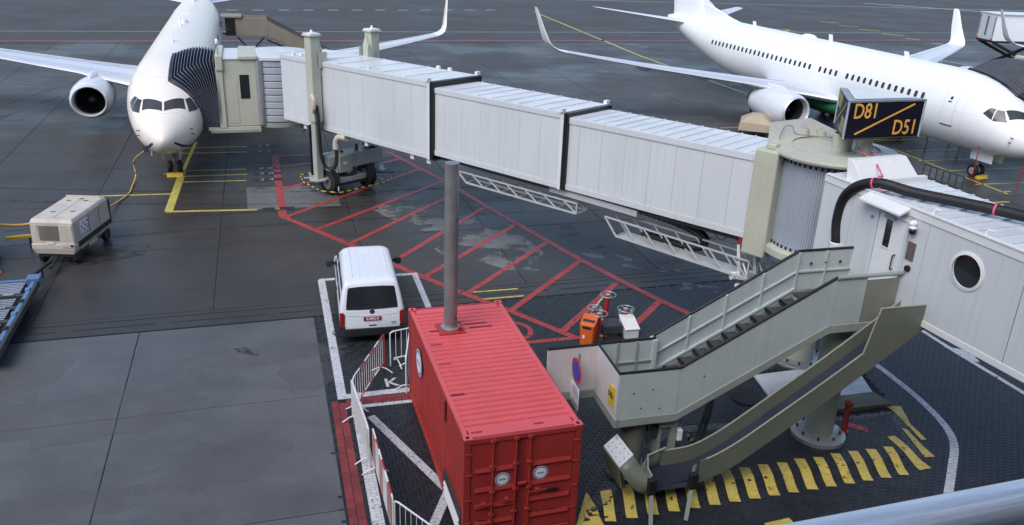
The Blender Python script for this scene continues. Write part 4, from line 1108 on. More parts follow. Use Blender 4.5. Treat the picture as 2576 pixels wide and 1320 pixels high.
# ---- pale blue service platform by the right wing root
sp_ = pl_world(PL_R, 8.7, 3.2, 0)
pf = thing('service_platform', 'small pale blue work platform beyond the white fuselage before the grey canopy', 'platform', sp_, PL_R[2])
MB().box(-1.3, 1.3, -1.0, 1.0, 4.25, 4.4).build('deck', M_slat, pf, bevel=.02)
MB().box(-.4, .4, -.5, .5, 4.4, 5.0).build('hood', M_wing, pf, bevel=.04)
for x in (-1.2, 1.2):
    for y in (-.9, .9): MB().cyl((x, y, 0), (x, y, 4.3), .06, None, 8).build('leg', M_galv, pf)
MB().tube([(-1.3, 1.0, 4.4), (-1.3, 1.0, 5.2), (1.3, 1.0, 5.2), (1.3, 1.0, 4.4)], .04, 6).build('guard_rail', M_galv, pf)
for z in (1.2, 2.6): MB().beam((-1.2, -.9, z), (1.2, .9, z + .9), .06, .06).build('brace', M_galv, pf)
# ================================================================ ROTUNDA
RX, RY = 8.65, 22.4
ro = thing('rotunda', 'beige round bridge pivot with a grey curved shutter under a flat roof disc', 'rotunda', (RX, RY, 0), BPHI)
Rinv = (Matrix.Translation((RX, RY, 0)) @ Matrix.Rotation(BPHI, 4, 'Z')).inverted()
MB().lathe([(.80, 0), (.80, .05), (.74, .07), (.74, .14)], 32).build('base_flange', M_galv, ro, smooth=30)
for k in range(12):
    a = 2 * pi * k / 12; MB().cyl((.66 * cos(a), .66 * sin(a), .14), (.66 * cos(a), .66 * sin(a), .21), .035, None, 6).build('anchor_bolt', M_dgrey, ro)
MB().lathe([(.45, .14), (.45, 3.3), (1.3, 3.45), (1.3, 3.62)], 32).build('pedestal', M_beige, ro, smooth=30)
MB().lathe([(1.62, 3.52), (1.62, 3.70), (1.45, 3.74)], 40).build('floor_disc', M_beige, ro, smooth=30)
# curved shutter made of narrow upright slats
NS = 132
for k in range(NS):
    a0 = 2 * pi * k / NS; a1 = 2 * pi * (k + .94) / NS; am = (a0 + a1) / 2
    w_ = ((a0 + pi) % (2 * pi)) - pi
    pass
slm = None
for k in range(NS):
    a = 2 * pi * k / NS
    # keep slats on the sides only (openings towards tunnel at a=pi and walkway at about -25 deg)
    d1 = abs(((a - pi) + pi) % (2 * pi) - pi)
    if d1 < R(40): continue
    if slm is None:
        o = MB().box(1.36, 1.392, -.0295, .0295, 3.72, 6.25).build('shutter_slat', paint('shutter_grey', (.43, .48, .56), .34, .2, var=.08, rand=.05), ro, bevel=.008); slm = o
    else:
        o = bpy.data.objects.new('shutter_slat', slm.data); C.objects.link(o); o.parent = ro
        b_ = o.modifiers.new('bevel', 'BEVEL'); b_.width = .008; b_.limit_method = 'ANGLE'
    o.rotation_euler = (0, 0, a)
MB().lathe([(1.352, 3.7), (1.352, 6.3)], 48).build('shutter_backing', M_dgrey, ro)
for z in (6.16, 3.80):
    tm_ = None
    for k in range(56):
        a = 2 * pi * k / 56
        if tm_ is None: o = MB().box(1.37, 1.412, -.03, .03, z - .04, z + .04).build('guide_tooth', M_blk, ro); tm_ = o
        else: o = bpy.data.objects.new('guide_tooth', tm_.data); C.objects.link(o); o.parent = ro
        o.rotation_euler = (0, 0, a)
rf = MB().lathe([(1.40, 6.26), (1.66, 6.30), (1.68, 6.36), (1.66, 6.42), (1.3, 6.47), (.1, 6.50)], 56).build('roof_disc', M_beige, ro, smooth=25)
MB().lathe([(1.18, 6.475), (1.18, 6.50), (1.14, 6.51)], 48).build('roof_ring', M_beige, rf)
for (wx, wy), r_, h in (((-.47, 1.25), .13, .22), ((.04, 1.33), .14, .20), ((.05, -.25), .26, .46)):
    p = Matrix.Rotation(-BPHI, 3, 'Z') @ Vector((wx, wy, 0))
    MB().lathe([(r_ + .03, 6.46), (r_ + .03, 6.49), (r_, 6.50), (r_, 6.46 + h), (r_ - .03, 6.47 + h)], 20, Matrix.Translation((p.x, p.y, 0))).build('roof_vent', M_beige, rf, smooth=30)
MB().tube(smoothpath([(-1.5, -.3, 6.5), (-1.45, -.2, 6.8), (-1.3, -.05, 6.82), (-1.2, .1, 6.6), (-.6, .6, 6.55), (.2, .5, 6.53)], 5), .018, 6).build('roof_cable', M_galv, rf)
# side posts at the mouth of the tunnel
MB().box(-1.62, -.92, -1.40, -.86, 3.30, 6.36).build('side_post', M_beige, ro, bevel=.05)
MB().box(-1.62, -.92, .80, 1.35, 3.30, 6.36).build('side_post', M_beige, ro, bevel=.05)
MB().box(-1.40, -1.1, -1.25, -1.0, 6.36, 6.52).build('post_cap', M_beige, ro, bevel=.04)
MB().prism([(-1.9, -1.0), (-.9, -1.2), (-.9, 1.2), (-1.9, 1.0)], 6.10, 6.24).build('mouth_roof', M_proof, ro)
MB().box(-1.9, -.9, -1.0, 1.0, 3.45, 3.7).build('mouth_floor', M_gsteel, ro)
p = Matrix.Rotation(-BPHI, 3, 'Z') @ Vector((.30, -1.50, 0)); aa = atan2(p.y, p.x)
MB().box(1.30, 1.48, -.12, .12, 3.3, 6.28).build('slim_post', M_beige, ro, bevel=.03).rotation_euler = (0, 0, aa)
# sloping weather roof behind the disc
rw = [Rinv @ Vector(q) for q in ((6.95, 22.9, 6.55), (8.45, 23.5, 6.95), (8.9, 21.6, 6.85), (10.0, 22.6, 6.55), (9.3, 24.9, 6.55), (7.3, 24.4, 6.55))]
q = [Rinv @ Vector(p) for p in ((7.0, 23.1, 6.35), (8.6, 23.9, 6.35), (9.75, 23.0, 6.35), (8.5, 24.9, 6.35), (7.0, 23.1, 6.95), (8.3, 23.75, 6.98), (9.75, 23.0, 6.42), (8.5, 24.9, 6.6))]
MB().add(q, [(0, 1, 2, 3), (4, 5, 6, 7), (0, 1, 5, 4), (1, 2, 6, 5), (2, 3, 7, 6), (3, 0, 4, 7)]).build('weather_roof', M_wht, ro)
# clutter at the foot
MB().box(-1.5, -.9, -1.2, -.7, 0, 1.1).build('pump_box', M_cream, ro, bevel=.03)
MB().tube(smoothpath([(-1.3, -.7, .9), (-1.6, -.2, .7), (-1.2, .2, .3), (-.6, 0, .2)], 5), .06, 8).build('pipe', M_galv, ro)
MB().beam((-.9, -.4, 1.4), (-.45, -.1, .9), .08, .08).build('pipe_strut', M_brown, ro)

# ================================================================ FIXED WALKWAY (x along towards the terminal, y inwards)
WA = R(-68)
fw = thing('walkway', 'white fixed walkway with a porthole and a door leading to the terminal', 'walkway', (8.8, 17.8, 0), WA)
XE = 18.5; ZB, ZT = 3.83, 6.26; WD = 2.25
sh = MB().box(-2.75, XE, .05, WD - .05, ZB + .02, ZT - .04).build('corridor', M_dgrey, fw)
wal = []
def wall_piece(nm, x0, x1, z0=ZB + .16, z1=ZT - .16, m_=M_panel): return MB().box(x0, x1, -.03, .05, z0, z1).build(nm, m_, fw, bevel=.004)
wall_piece('wall_panel', -2.75, -1.70); wall_piece('wall_panel', -1.69, -.93)
wall_piece('wall_panel', .10, .60)
# panel with the round opening
mb = MB(); PX, PZ, PR = 1.73, 5.46, .36
x0, x1, z0, z1 = .61, 3.0, ZB + .16, ZT - .16
nn = 48; inner = [(PX + PR * cos(2 * pi * k / nn), PZ + PR * sin(2 * pi * k / nn)) for k in range(nn)]
outer = []
for k in range(nn):
    a = 2 * pi * k / nn; dx, dz = cos(a), sin(a)
    tt = min([t for t in (((x1 - PX) / dx) if dx > 1e-6 else 9e9, ((x0 - PX) / dx) if dx < -1e-6 else 9e9, ((z1 - PZ) / dz) if dz > 1e-6 else 9e9, ((z0 - PZ) / dz) if dz < -1e-6 else 9e9)])
    outer.append((PX + dx * tt, PZ + dz * tt))
V = [(x, -.03, z) for x, z in inner] + [(x, -.03, z) for x, z in outer] + [(x, .05, z) for x, z in inner]
fs = [(k, (k + 1) % nn, nn + (k + 1) % nn, nn + k) for k in range(nn)] + [(k, 2 * nn + k, 2 * nn + (k + 1) % nn, (k + 1) % nn) for k in range(nn)]
for cx, cz in ((x0, z0), (x1, z0), (x1, z1), (x0, z1)):
    # fill the corner left between the two nearest rim points
    best = sorted(range(nn), key=lambda k: hypot(outer[k][0] - cx, outer[k][1] - cz))[:2]
    i0 = len(V); V.append((cx, -.03, cz)); fs.append((nn + best[0], nn + best[1], i0))
mb.add(V, fs).build('wall_panel', M_panel, fw, smooth=20)
pt = MB().lathe([(PR - .01, -.02), (PR + .055, -.02), (PR + .06, .02), (PR - .01, .035)], 48, Matrix.Translation((PX, -.03, PZ)) @ Matrix.Rotation(pi / 2, 4, 'X'), False).build('porthole_frame', M_wht, fw, smooth=40)
MB().lathe([(.01, 0), (PR, 0), (PR, .01), (.01, .01)], 40, Matrix.Translation((PX, .02, PZ)) @ Matrix.Rotation(pi / 2, 4, 'X')).build('porthole_glass', M_glass, pt)
xx = 3.01
while xx < XE: wall_piece('wall_panel', xx, min(XE, xx + 2.39)); xx += 2.4
for z0, z1 in ((ZB, ZB + .155), (ZT - .155, ZT + .03)): MB().box(-2.75, XE, -.05, .02, z0, z1).build('edge_rail', M_wht, fw, bevel=.012)
MB().box(-2.7, XE, .95, WD - .1, ZB - .22, ZB + .0).build('floor_beam', M_gsteel, fw)
for i in range(9):
    a = -2.7 + i * 2.36; MB().box(a, a + 2.35, WD - .05, WD + .02, ZB, ZT).build('back_panel', M_panel, fw)
xx = -2.7
while xx < 16:
    MB().box(xx, xx + .385, .0, WD, ZT - .04, ZT + .015).build('roof_panel', M_proof, fw); MB().box(xx - .02, xx + .02, .0, WD, ZT + .015, ZT + .045).build('roof_seam', M_proof, fw); xx += .39
MB().box(-2.7, XE, -.07, .04, ZT + .03, ZT + .075).build('gutter', M_wht, fw, bevel=.01)
for xx in (.55, 1.9): MB().tube([(xx, .02, ZT + .05), (xx, .05, ZT + .16), (xx + .1, .12, ZT + .16)], .03, 6).build('roof_eye', M_wht, fw)
# raised sloping cap near the rotunda
MB().add([(-2.35, .25, ZT), (-1.75, .25, ZT), (-1.75, 2.05, ZT), (-2.35, 2.05, ZT), (-2.5, .3, ZT + .48), (-2.3, .3, ZT + .48), (-2.3, 2.0, ZT + .48), (-2.5, 2.0, ZT + .48)], [(0, 1, 2, 3), (4, 5, 6, 7), (0, 1, 5, 4), (1, 2, 6, 5), (2, 3, 7, 6), (3, 0, 4, 7)]).build('roof_cap', M_wht, fw, bevel=.02)
MB().box(-1.75, -1.62, .2, 2.1, ZT + .02, ZT + .14).build('cap_flashing', M_wht, fw)
# door
dr_ = MB().box(-.80, .0, -.05, .0, ZB + .10, 5.93).build('door', M_wht, fw, bevel=.008)
for x0, x1, z0, z1 in ((-.92, -.81, ZB, 6.02), (.01, .10, ZB, 6.02), (-.81, .01, 5.94, 6.02)): MB().box(x0, x1, -.07, .03, z0, z1).build('door_frame', M_panel, fw, bevel=.01)
wall_piece('wall_panel', -.92, .09, 6.03, ZT - .16)
MB().box(-.56, -.36, -.058, -.045, 5.20, 5.86).build('door_window', M_glass, dr_, bevel=.01)
mb = MB()
for x0, x1, z0, z1 in ((-.585, -.56, 5.17, 5.89), (-.36, -.335, 5.17, 5.89), (-.56, -.36, 5.86, 5.89), (-.56, -.36, 5.17, 5.20)): MB().box(x0, x1, -.068, -.045, z0, z1).build('window_trim', M_wht, dr_)
MB().tube([(-.14, -.05, 5.12), (-.14, -.12, 5.10), (-.14, -.12, 4.78), (-.14, -.05, 4.76)], .018, 8).build('door_handle', M_dgrey, dr_)
MB().box(-.62, -.30, -.11, -.05, 5.80 + .09, 5.97).build('door_closer', M_galv, dr_, bevel=.01)
MB().beam((-.30, -.10, 5.95), (-.75, -.12, 6.02), .02, .02).build('closer_arm', M_galv, dr_)
MB().add([(-1.25, -.04, 6.20), (.02, -.04, 6.20), (.02, -.34, 6.10), (-1.25, -.34, 6.10), (-1.25, -.04, 6.30), (.02, -.04, 6.30), (.02, -.34, 6.17), (-1.25, -.34, 6.17)], [(0, 1, 2, 3), (4, 5, 6, 7), (0, 1, 5, 4), (1, 2, 6, 5), (2, 3, 7, 6), (3, 0, 4, 7)]).build('door_canopy', M_wht, fw, bevel=.02)
# fittings beside the door
MB().lathe([(.02, 0), (.07, .02), (.07, .12), (.02, .16)], 14, Matrix.Translation((.22, -.04, 6.0)) @ Matrix.Rotation(pi / 2, 4, 'X')).build('lamp', M_brite, fw, smooth=50)
MB().lathe([(.005, .09), (.06, .06), (.085, 0), (.06, -.06), (.005, -.09)], 14, Matrix.Translation((.26, -.13, 5.84))).build('camera_dome', M_blkg, fw, smooth=60)
MB().lathe([(.07, 0), (.09, .03), (.05, .08)], 14, Matrix.Translation((.24, -.12, 5.88))).build('camera_base', M_wht, fw, smooth=50)
MB().box(.14, .36, -.05, -.03, 5.14, 5.56).build('notice_plate', paint('notice_brown', (.17, .12, .11), .5, var=.3), fw)
MB().lathe([(.01, .0), (.075, .0), (.075, .05), (.01, .06)], 16, Matrix.Translation((.28, -.03, 4.95)) @ Matrix.Rotation(pi / 2, 4, 'X')).build('alarm_button', M_blkg, fw)
MB().lathe([(.01, .0), (.04, .0), (.04, .03), (.01, .03)], 12, Matrix.Translation((-1.02, -.03, 5.75)) @ Matrix.Rotation(pi / 2, 4, 'X')).build('bracket', M_galv, fw)
# guard rail basket on the far roof edge
for z in (.0, .3): MB().tube([(-2.1, WD + .2, ZT + z), (-.9, WD + .2, ZT + z)], .022, 6).build('guard_rail', M_dgrey, fw)
for i in range(7): MB().cyl((-2.1 + .2 * i, WD + .2, ZT - .3), (-2.1 + .2 * i, WD + .2, ZT + .3), .018, None, 6).build('rail_post', M_dgrey, fw)
for a in (6.2, 12.5): MB().box(a, a + .3, .9, 1.3, 0, ZB - .2).build('support', M_gsteel, fw)

# ---- black hose across the roof
hz = [(8.02, 19.62, 4.75), (7.98, 19.72, 5.3), (8.0, 19.62, 5.9), (8.13, 19.25, 6.32), (8.45, 18.85, 6.52), (9.05, 18.4, 6.46), (9.94, 17.63, 6.47), (10.7, 16.87, 6.49), (11.6, 15.8, 6.48), (13.0, 13.5, 6.46)]
hp = smoothpath(hz, 8)
ho = tag(MB().tube(hp, .115, 14).build('air_hose', M_blk, None, smooth=50), 'thick black air hose looping over the white walkway roof', 'hose')
mb = MB()
for i in range(0, len(hp) - 1):
    a, b_ = hp[i], hp[i + 1]
    for q in (.0, .34, .67):
        p = a + (b_ - a) * q; t = (b_ - a).normalized(); mb.tube([p - t * .018, p + t * .018], .123, 14)
so_ = mb.build('hose_rib', M_blk, ho, smooth=40); so_['kind'] = 'stuff'
MB().lathe([(.15, 0), (.16, .2), (.14, .22)], 16, Matrix.Translation((8.02, 19.62, 4.55))).build('hose_coupling', M_wht, ho, smooth=40)
MB().lathe([(.05, 0), (.05, .15)], 12, Matrix.Translation((8.28, 19.25, 4.62))).build('pipe_stub', M_wht, ho)
for i in (30, 52, 66):
    p = hp[i]; t = (hp[i + 1] - p).normalized(); MB().tube([p - t * .02, p + t * .02], .13, 12).build('strap', M_pink, ho)

# ================================================================ GATE SIGN
SP = (9.15, 21.82)
gs = thing('gate_sign', 'black three sided gate sign with amber numbers on a beige post', 'sign', (SP[0], SP[1], 6.4))
ps = MB().lathe([(.30, .06), (.30, .09), (.21, .10), (.21, .72)], 24).build('post', M_beige, gs, smooth=30)
for k in range(6):
    a = 2 * pi * k / 6 + .3; MB().box(.2, .38, -.03, .03, .06, .12).build('foot_lug', M_galv, ps).rotation_euler = (0, 0, a)
A_, B_, D_ = Vector((8.22 - SP[0], 20.93 - SP[1])), Vector((10.40 - SP[0], 21.6 - SP[1])), Vector((8.67 - SP[0], 22.85 - SP[1]))
z0, z1 = .64, 1.58
MB().prism([A_, B_, D_], z0 + .02, z1 - .02).build('sign_core', M_signb, gs)
MB().prism([A_ * 1.03, B_ * 1.03, D_ * 1.03], z1 - .02, z1 + .035).build('sign_lid', M_galv, gs, bevel=.01)
MB().prism([A_ * .8, B_ * .8, D_ * .8], z1 + .045, z1 + .06).build('lid_panel', M_proof, gs)
MB().prism([A_ * 1.03, B_ * 1.03, D_ * 1.03], z0 - .02, z0 + .02).build('sign_base', M_dgrey, gs, bevel=.01)
for P_ in (A_, B_, D_):
    MB().cyl((P_.x * 1.005, P_.y * 1.005, z0), (P_.x * 1.005, P_.y * 1.005, z1), .028, None, 10).build('corner_trim', M_rail, gs)
def sign_face(P0, P1, mat, body):
    P0 = Vector((P0.x, P0.y, 0)); P1 = Vector((P1.x, P1.y, 0)); d = (P1 - P0).normalized(); L = (P1 - P0).length
    nrm = d.cross(Vector((0, 0, 1)))
    fc = MB().add([P0 + d * .05 + nrm * .012 + Vector((0, 0, z0 + .05)), P1 - d * .05 + nrm * .012 + Vector((0, 0, z0 + .05)), P1 - d * .05 + nrm * .012 + Vector((0, 0, z1 - .05)), P0 + d * .05 + nrm * .012 + Vector((0, 0, z1 - .05))], [(0, 1, 2, 3)]).build('sign_face', M_signb, gs, recalc=False)
    fr = lambda x, z: frame(P0 + d * x + nrm * .018 + Vector((0, 0, z)), d, (0, 0, 1))
    text_mesh('lettering', body[0], .54, mat, fc, fr(L * .235, z0 + .69), .003, squeeze=.80, off=.004)
    text_mesh('lettering', body[1], .54, mat, fc, fr(L * .785, z0 + .25), .003, squeeze=.80, off=.004)
    a = P0 + d * L * .13 + nrm * .02 + Vector((0, 0, z0 + .12)); b_ = P0 + d * L * .86 + nrm * .02 + Vector((0, 0, z0 + .86))
    MB().beam(a, b_, .008, .042, up=(0, 0, 1)).build('slash', mat, fc)
sign_face(A_, B_, M_signo, ('D81', 'D51')); sign_face(D_, A_, M_signy, ('D81', 'D51')); sign_face(B_, D_, M_signy, ('D81', 'D51'))
# pink lashing from the post to the hose
pr_ = [(SP[0] - .2, SP[1] - .1, 6.66), (8.86, 20.2, 6.62), (8.62, 19.2, 6.6), (8.4, 18.9, 6.68)]
rp = tag(MB().tube(smoothpath(pr_, 5), .016, 6).build('rope', M_pink, None), 'pink rope lashed from the gate sign post down to the black hose', 'rope')
MB().tube(smoothpath([(SP[0] + .22, SP[1] - .05, 6.66), (8.95, 20.4, 6.63), (8.62, 19.2, 6.6)], 5), .016, 6).build('strand', M_pink, rp)
MB().lathe([(.01, -.05), (.04, 0), (.01, .05)], 8, Matrix.Translation((8.62, 19.2, 6.6))).build('knot', M_pink, rp)
MB().tube([(8.4, 18.9, 6.68), (8.42, 18.78, 6.5), (8.44, 18.72, 6.3)], .018, 6).build('loose_end', M_pink, rp)

# ================================================================ ACCESS STAIRS (x up the flight, y away)
SA = R(15.5)
st = thing('access_stairs', 'grey green steel stairs climbing to the walkway door over the island', 'stairs', (2.42, 15.87, 0), SA)
LZ, TZ = 1.85, 3.75                 # landing and top platform
X1, X2, X3, WY = 1.42, 5.0, 6.70, 1.55
def prof_panel(nm, poly, y0, y1, mt, par=st, bevel=.006):
    M_ = Matrix(((1, 0, 0, 0), (0, 0, 1, 0), (0, 1, 0, 0), (0, 0, 0, 1)))
    return MB().prism(poly, y0, y1, M_).build(nm, mt, par, bevel=bevel)
rh = 1.05
# near balustrade: landing, flight, top panels
near = [([(0, LZ - .08), (X1 - .004, LZ - .08), (X1 - .004, LZ + rh), (0, LZ + rh)], 'balustrade_panel')]
def zt(x): return LZ + (TZ - LZ) * (x - X1) / (X2 - X1)
def flight_panel(a, b_, lo, hi): return [(a, zt(a) + lo), (b_, zt(b_) + lo), (b_, zt(b_) + hi), (a, zt(a) + hi)]
prof_panel('balustrade_panel', near[0][0], -.03, .0, M_stair)
cuts = [X1, X1 + 1.8, X2]
for i in range(len(cuts) - 1): prof_panel('balustrade_panel', flight_panel(cuts[i] + .003, cuts[i + 1] - .003, -.10, rh), -.03, 0, M_stair)
prof_panel('balustrade_panel', [(X2 + .003, TZ - .12), (5.75, TZ - .12), (5.75, TZ + rh), (X2 + .003, TZ + rh)], -.03, 0, M_stair)
M_stdark = paint('stair_panel_brown', (.24, .245, .215), .45, var=.1, streak=.2, dirt=.15)
prof_panel('balustrade_panel', [(5.76, TZ - .12), (X3 - .1, TZ - .12), (X3 - .1, TZ + rh - .12), (5.76, TZ + rh - .12)], -.025, .005, M_stdark)
# stringers under the panels
prof_panel('stringer', [(0, LZ - .28), (X1, LZ - .28), (X1, LZ - .08), (0, LZ - .08)], -.05, .05, M_gsteel)
prof_panel('stringer', [(X1, LZ - .28), (X2, zt(X2) - .32), (X2, zt(X2) - .10), (X1, LZ - .08)], -.05, .05, M_gsteel)
prof_panel('stringer', [(X2, TZ - .32), (X3, TZ - .32), (X3, TZ - .12), (X2, TZ - .12)], -.05, .05, M_gsteel)
for y in (WY,):
    prof_panel('stringer', [(X1, LZ - .3), (X2, zt(X2) - .3), (X2, zt(X2) - .02), (X1, LZ - .02)], y - .04, y + .06, M_gsteel)
# far balustrade with stiffeners
for a, b_ in ((X1, X1 + .9), (X1 + .9, X1 + 1.8), (X1 + 1.8, X1 + 2.7), (X1 + 2.7, X2)):
    prof_panel('balustrade_panel', flight_panel(a + .003, b_ - .003, .12, rh), WY, WY + .03, M_stair)
    prof_panel('stiffener', flight_panel(a - .025, a + .025, .1, rh - .02), WY - .05, WY, M_stair)
prof_panel('mid_rail', flight_panel(X1, X2, .52, .57), WY - .045, WY, M_stair)
prof_panel('toe_rail', flight_panel(X1, X2, .08, .14), WY - .07, WY, M_stair)
for a, b_ in ((X2, X2 + .75), (X2 + .75, X3 - .1)):
    prof_panel('balustrade_panel', [(a + .003, TZ + .05), (b_, TZ + .05), (b_, TZ + rh), (a + .003, TZ + rh)], WY, WY + .03, M_stair)
    prof_panel('stiffener', [(a - .02, TZ), (a + .03, TZ), (a + .03, TZ + rh), (a - .02, TZ + rh)], WY - .05, WY, M_stair)
prof_panel('mid_rail', [(X2, TZ + .52), (X3 - .1, TZ + .52), (X3 - .1, TZ + .57), (X2, TZ + .57)], WY - .045, WY, M_stair)
for x in (5.35, 5.75, 6.15): MB().lathe([(.001, 0), (.035, 0), (.035, .02)], 10, Matrix.Translation((x, WY - .03, TZ + .75)) @ Matrix.Rotation(pi / 2, 4, 'X')).build('rivet', M_dgrey, st)
# landing: back and left balustrades, wing panel to the left behind the container
for a, b_ in ((.0, .48), (.48, .96), (.96, X1)):
    prof_panel('balustrade_panel', [(a + .003, LZ), (b_ - .003, LZ), (b_ - .003, LZ + rh), (a + .003, LZ + rh)], 1.38, 1.41, M_stair)
    prof_panel('stiffener', [(a - .02, LZ), (a + .02, LZ), (a + .02, LZ + rh), (a - .02, LZ + rh)], 1.33, 1.38, M_gsteel)
prof_panel('mid_rail', [(0, LZ + .5), (X1, LZ + .5), (X1, LZ + .55), (0, LZ + .55)], 1.335, 1.38, M_gsteel)
MB().box(X1 - .06, X1 + .06, 1.33, WY + .02, LZ - .2, LZ + rh).build('corner_post', M_stair, st, bevel=.01)
MB().box(-.03, .0, 0, 1.36, LZ - .08, LZ + rh).build('end_panel', M_stairp, st, bevel=.006)
MB().box(-.05, .05, -.05, 1.36, LZ - .28, LZ - .08).build('stringer', M_gsteel, st)
MB().box(-1.22, -.03, 1.34, 1.37, LZ - .08, LZ + rh).build('wing_panel', M_stairp, st, bevel=.006)
MB().box(-1.22, -.05, 1.30, 1.40, LZ - .28, LZ - .08).build('stringer', M_gsteel, st)
MB().box(-1.0, 0, 1.40, 2.4, LZ - .08, LZ - .02).build('landing_floor', M_dgrey, st)
for pts in ([(-1.22, 1.355), (0.0, 1.355), (-.015, -.015), (X1, -.015)],):
    z = LZ + rh + .02; MB().tube([(x, y, z) for x, y in pts], .035, 8).build('hand_rail', M_blk, st)
MB().tube([(X1, -.015, LZ + rh + .02), (X2, -.015, TZ + rh + .02)], .035, 8).build('hand_rail', M_blk, st)
MB().tube([(X2 - .05, -.03, TZ + rh + .0), (X3, -.03, TZ + rh + .0)], .05, 10).build('hand_rail', M_gsteel, st)
MB().tube([(0.0, 1.395, LZ + rh + .02), (X1, 1.40, LZ + rh + .02), (X1 + .05, WY + .015, LZ + rh + .02), (X2, WY + .015, TZ + rh + .02), (X3 - .1, WY + .015, TZ + rh + .02)], .035, 8).build('hand_rail', M_blk, st)
# floors and treads
MB().box(0.02, X1, .02, 1.38, LZ - .06, LZ).build('landing_floor', M_dgrey, st)
MB().box(X2, X3 - .05, .02, WY, TZ - .06, TZ).build('top_floor', M_dgrey, st)
nst = 10
for i in range(nst):
    x = X1 + (X2 - X1) * (i + .5) / nst; z = LZ + (TZ - LZ) * (i + 1) / nst
    z -= .13
    t_ = MB().box(x - .18, x + .16, .05, WY - .05, z - .05, z).build('tread', M_dgrey, st, bevel=.008)
    MB().box(x - .195, x - .165, .05, WY - .05, z - .07, z + .012).build('nosing', M_blkg, t_)
    MB().box(x + .02, x + .10, WY - .40, WY - .33, z, z + .035).build('tread_stud', M_galv, t_)
# supporting columns with round feet
for x, y, r_, zt_ in ((.62, .42, .27, LZ - .28), (5.85, .72, .34, TZ - .32)):
    c = MB().cyl((x, y, .1), (x, y, zt_), r_, None, 28).build('column', M_gsteel if x > 2 else M_olive, st, smooth=30)
    MB().lathe([(r_ * 1.95, .12), (r_ * 1.95, .22), (r_ * 1.75, .25), (r_ * 1.05, .27)] if x > 2 else [(r_ * 1.95, .0), (r_ * 1.95, .12), (r_ * 1.75, .16), (r_ * 1.05, .18)], 32, Matrix.Translation((x, y, 0))).build('column_foot', M_galv, c, smooth=25)
    for k in range(8):
        a = 2 * pi * k / 8 + .2; MB().cyl((x + r_ * 1.5 * cos(a), y + r_ * 1.5 * sin(a), .16), (x + r_ * 1.5 * cos(a), y + r_ * 1.5 * sin(a), .33 if x > 2 else .24), .03, None, 6).build('foot_bolt', M_dgrey, c)
# cabinet of switches under the landing
MB().box(1.15, 1.6, .12, .95, LZ - .55, LZ - .48).build('cabinet_roof', M_gsteel, st, bevel=.01)
MB().box(1.18, 1.24, .2, .9, .45, LZ - .55).build('cabinet_back', M_gsteel, st); MB().box(1.45, 1.6, .15, .25, .25, LZ - .55).build('cabinet_leg', M_gsteel, st)
for i in range(5): MB().box(1.02, 1.15, .22 + .13 * i, .31 + .13 * i, LZ - .85, LZ - .52).build('switch_box', M_galv if i % 2 else M_dgrey, st, bevel=.015)
MB().box(1.62, 1.74, .1, .26, LZ - .95, LZ - .66).build('socket', M_brite, st, bevel=.02)
# number plate on the end panel
yp = MB().box(-.052, -.032, .10, .42, LZ + .12, LZ + .62).build('number_plate', M_yp, st, bevel=.01)
text_mesh('plate_text', 'D51', .19, M_blackp, yp, frame((-.056, .26, LZ + .38), (0, -1, 0), (0, 0, 1)), .002, off=.006)
for x, z in ((.35, LZ + .55), (.8, LZ + .6), (.55, LZ + .15), (1.0, LZ + .1), (2.0, LZ + .8)): MB().lathe([(.001, 0), (.018, 0), (.018, .012)], 8, Matrix.Translation((x, -.03, z)) @ Matrix.Rotation(pi / 2, 4, 'X')).build('rivet', M_dgrey, st)

# ================================================================ BAGGAGE CHUTE (same axis, nearer)
chu = thing('baggage_chute', 'olive steel baggage slide with a dark belt curving down from the walkway', 'chute', (2.42, 15.87, 0), SA)
Y0, Y1 = -.80, -.14
M_lip = paint('chute_lip', (.30, .31, .26), .4, var=.15)
cb_pts = [(6.95, 3.98), (6.2, 3.42), (5.6, 2.97), (4.6, 2.24), (3.6, 1.55), (2.75, .97), (2.2, .66), (1.75, .51), (1.1, .48)]   # belt line x,z
cbs = smoothpath([(x, 0, z) for x, z in cb_pts], 4)
mb = MB(); V = []
for p in cbs: V += [(p.x, Y0 + .02, p.z), (p.x, Y1 - .02, p.z)]
fs = [(2 * i, 2 * i + 1, 2 * i + 3, 2 * i + 2) for i in range(len(cbs) - 1)]
mb.add(V, fs).build('belt', M_belt, chu, smooth=60)
def ribbon_wall(nm, y, th, lo, hi, mt):
    V = []
    for i, p in enumerate(cbs):
        l, h = lo(p.x), hi(p.x)
        V += [(p.x, y, p.z + l), (p.x, y, p.z + h), (p.x, y + th, p.z + h), (p.x, y + th, p.z + l)]
    fs = []
    for i in range(len(cbs) - 1):
        for k in range(4): fs.append((i * 4 + k, i * 4 + (k + 1) % 4, (i + 1) * 4 + (k + 1) % 4, (i + 1) * 4 + k))
    n = len(cbs) - 1; fs += [(0, 3, 2, 1), (n * 4, n * 4 + 1, n * 4 + 2, n * 4 + 3)]
    o = MB().add(V, fs).build(nm, mt, chu)
    return o
def hiN(x):
    if x < 5.5: return .48
    zz = 2.97 + (x - 5.6) * .75
    return .48 + min(1, (x - 5.5) / .08) * max(0, 4.36 - zz - .48)
cbs_full = cbs; cbs = [p for p in cbs_full if p.x > 1.62]
ribbon_wall('side_wall', Y0 - .02, .02, lambda x: -.14 if x > 2.3 else -.10, hiN, M_olive)
cbs = cbs_full
ribbon_wall('side_wall', Y1, .02, lambda x: -.12, lambda x: .39, M_olive)
MB().tube([(p.x, Y0 - .01, p.z + hiN(p.x)) for p in cbs if p.x > 1.8], .022, 6).build('wall_lip', M_lip, chu)
MB().tube([(p.x, Y1 + .01, p.z + .39) for p in cbs], .022, 6).build('wall_lip', M_lip, chu)
V = []
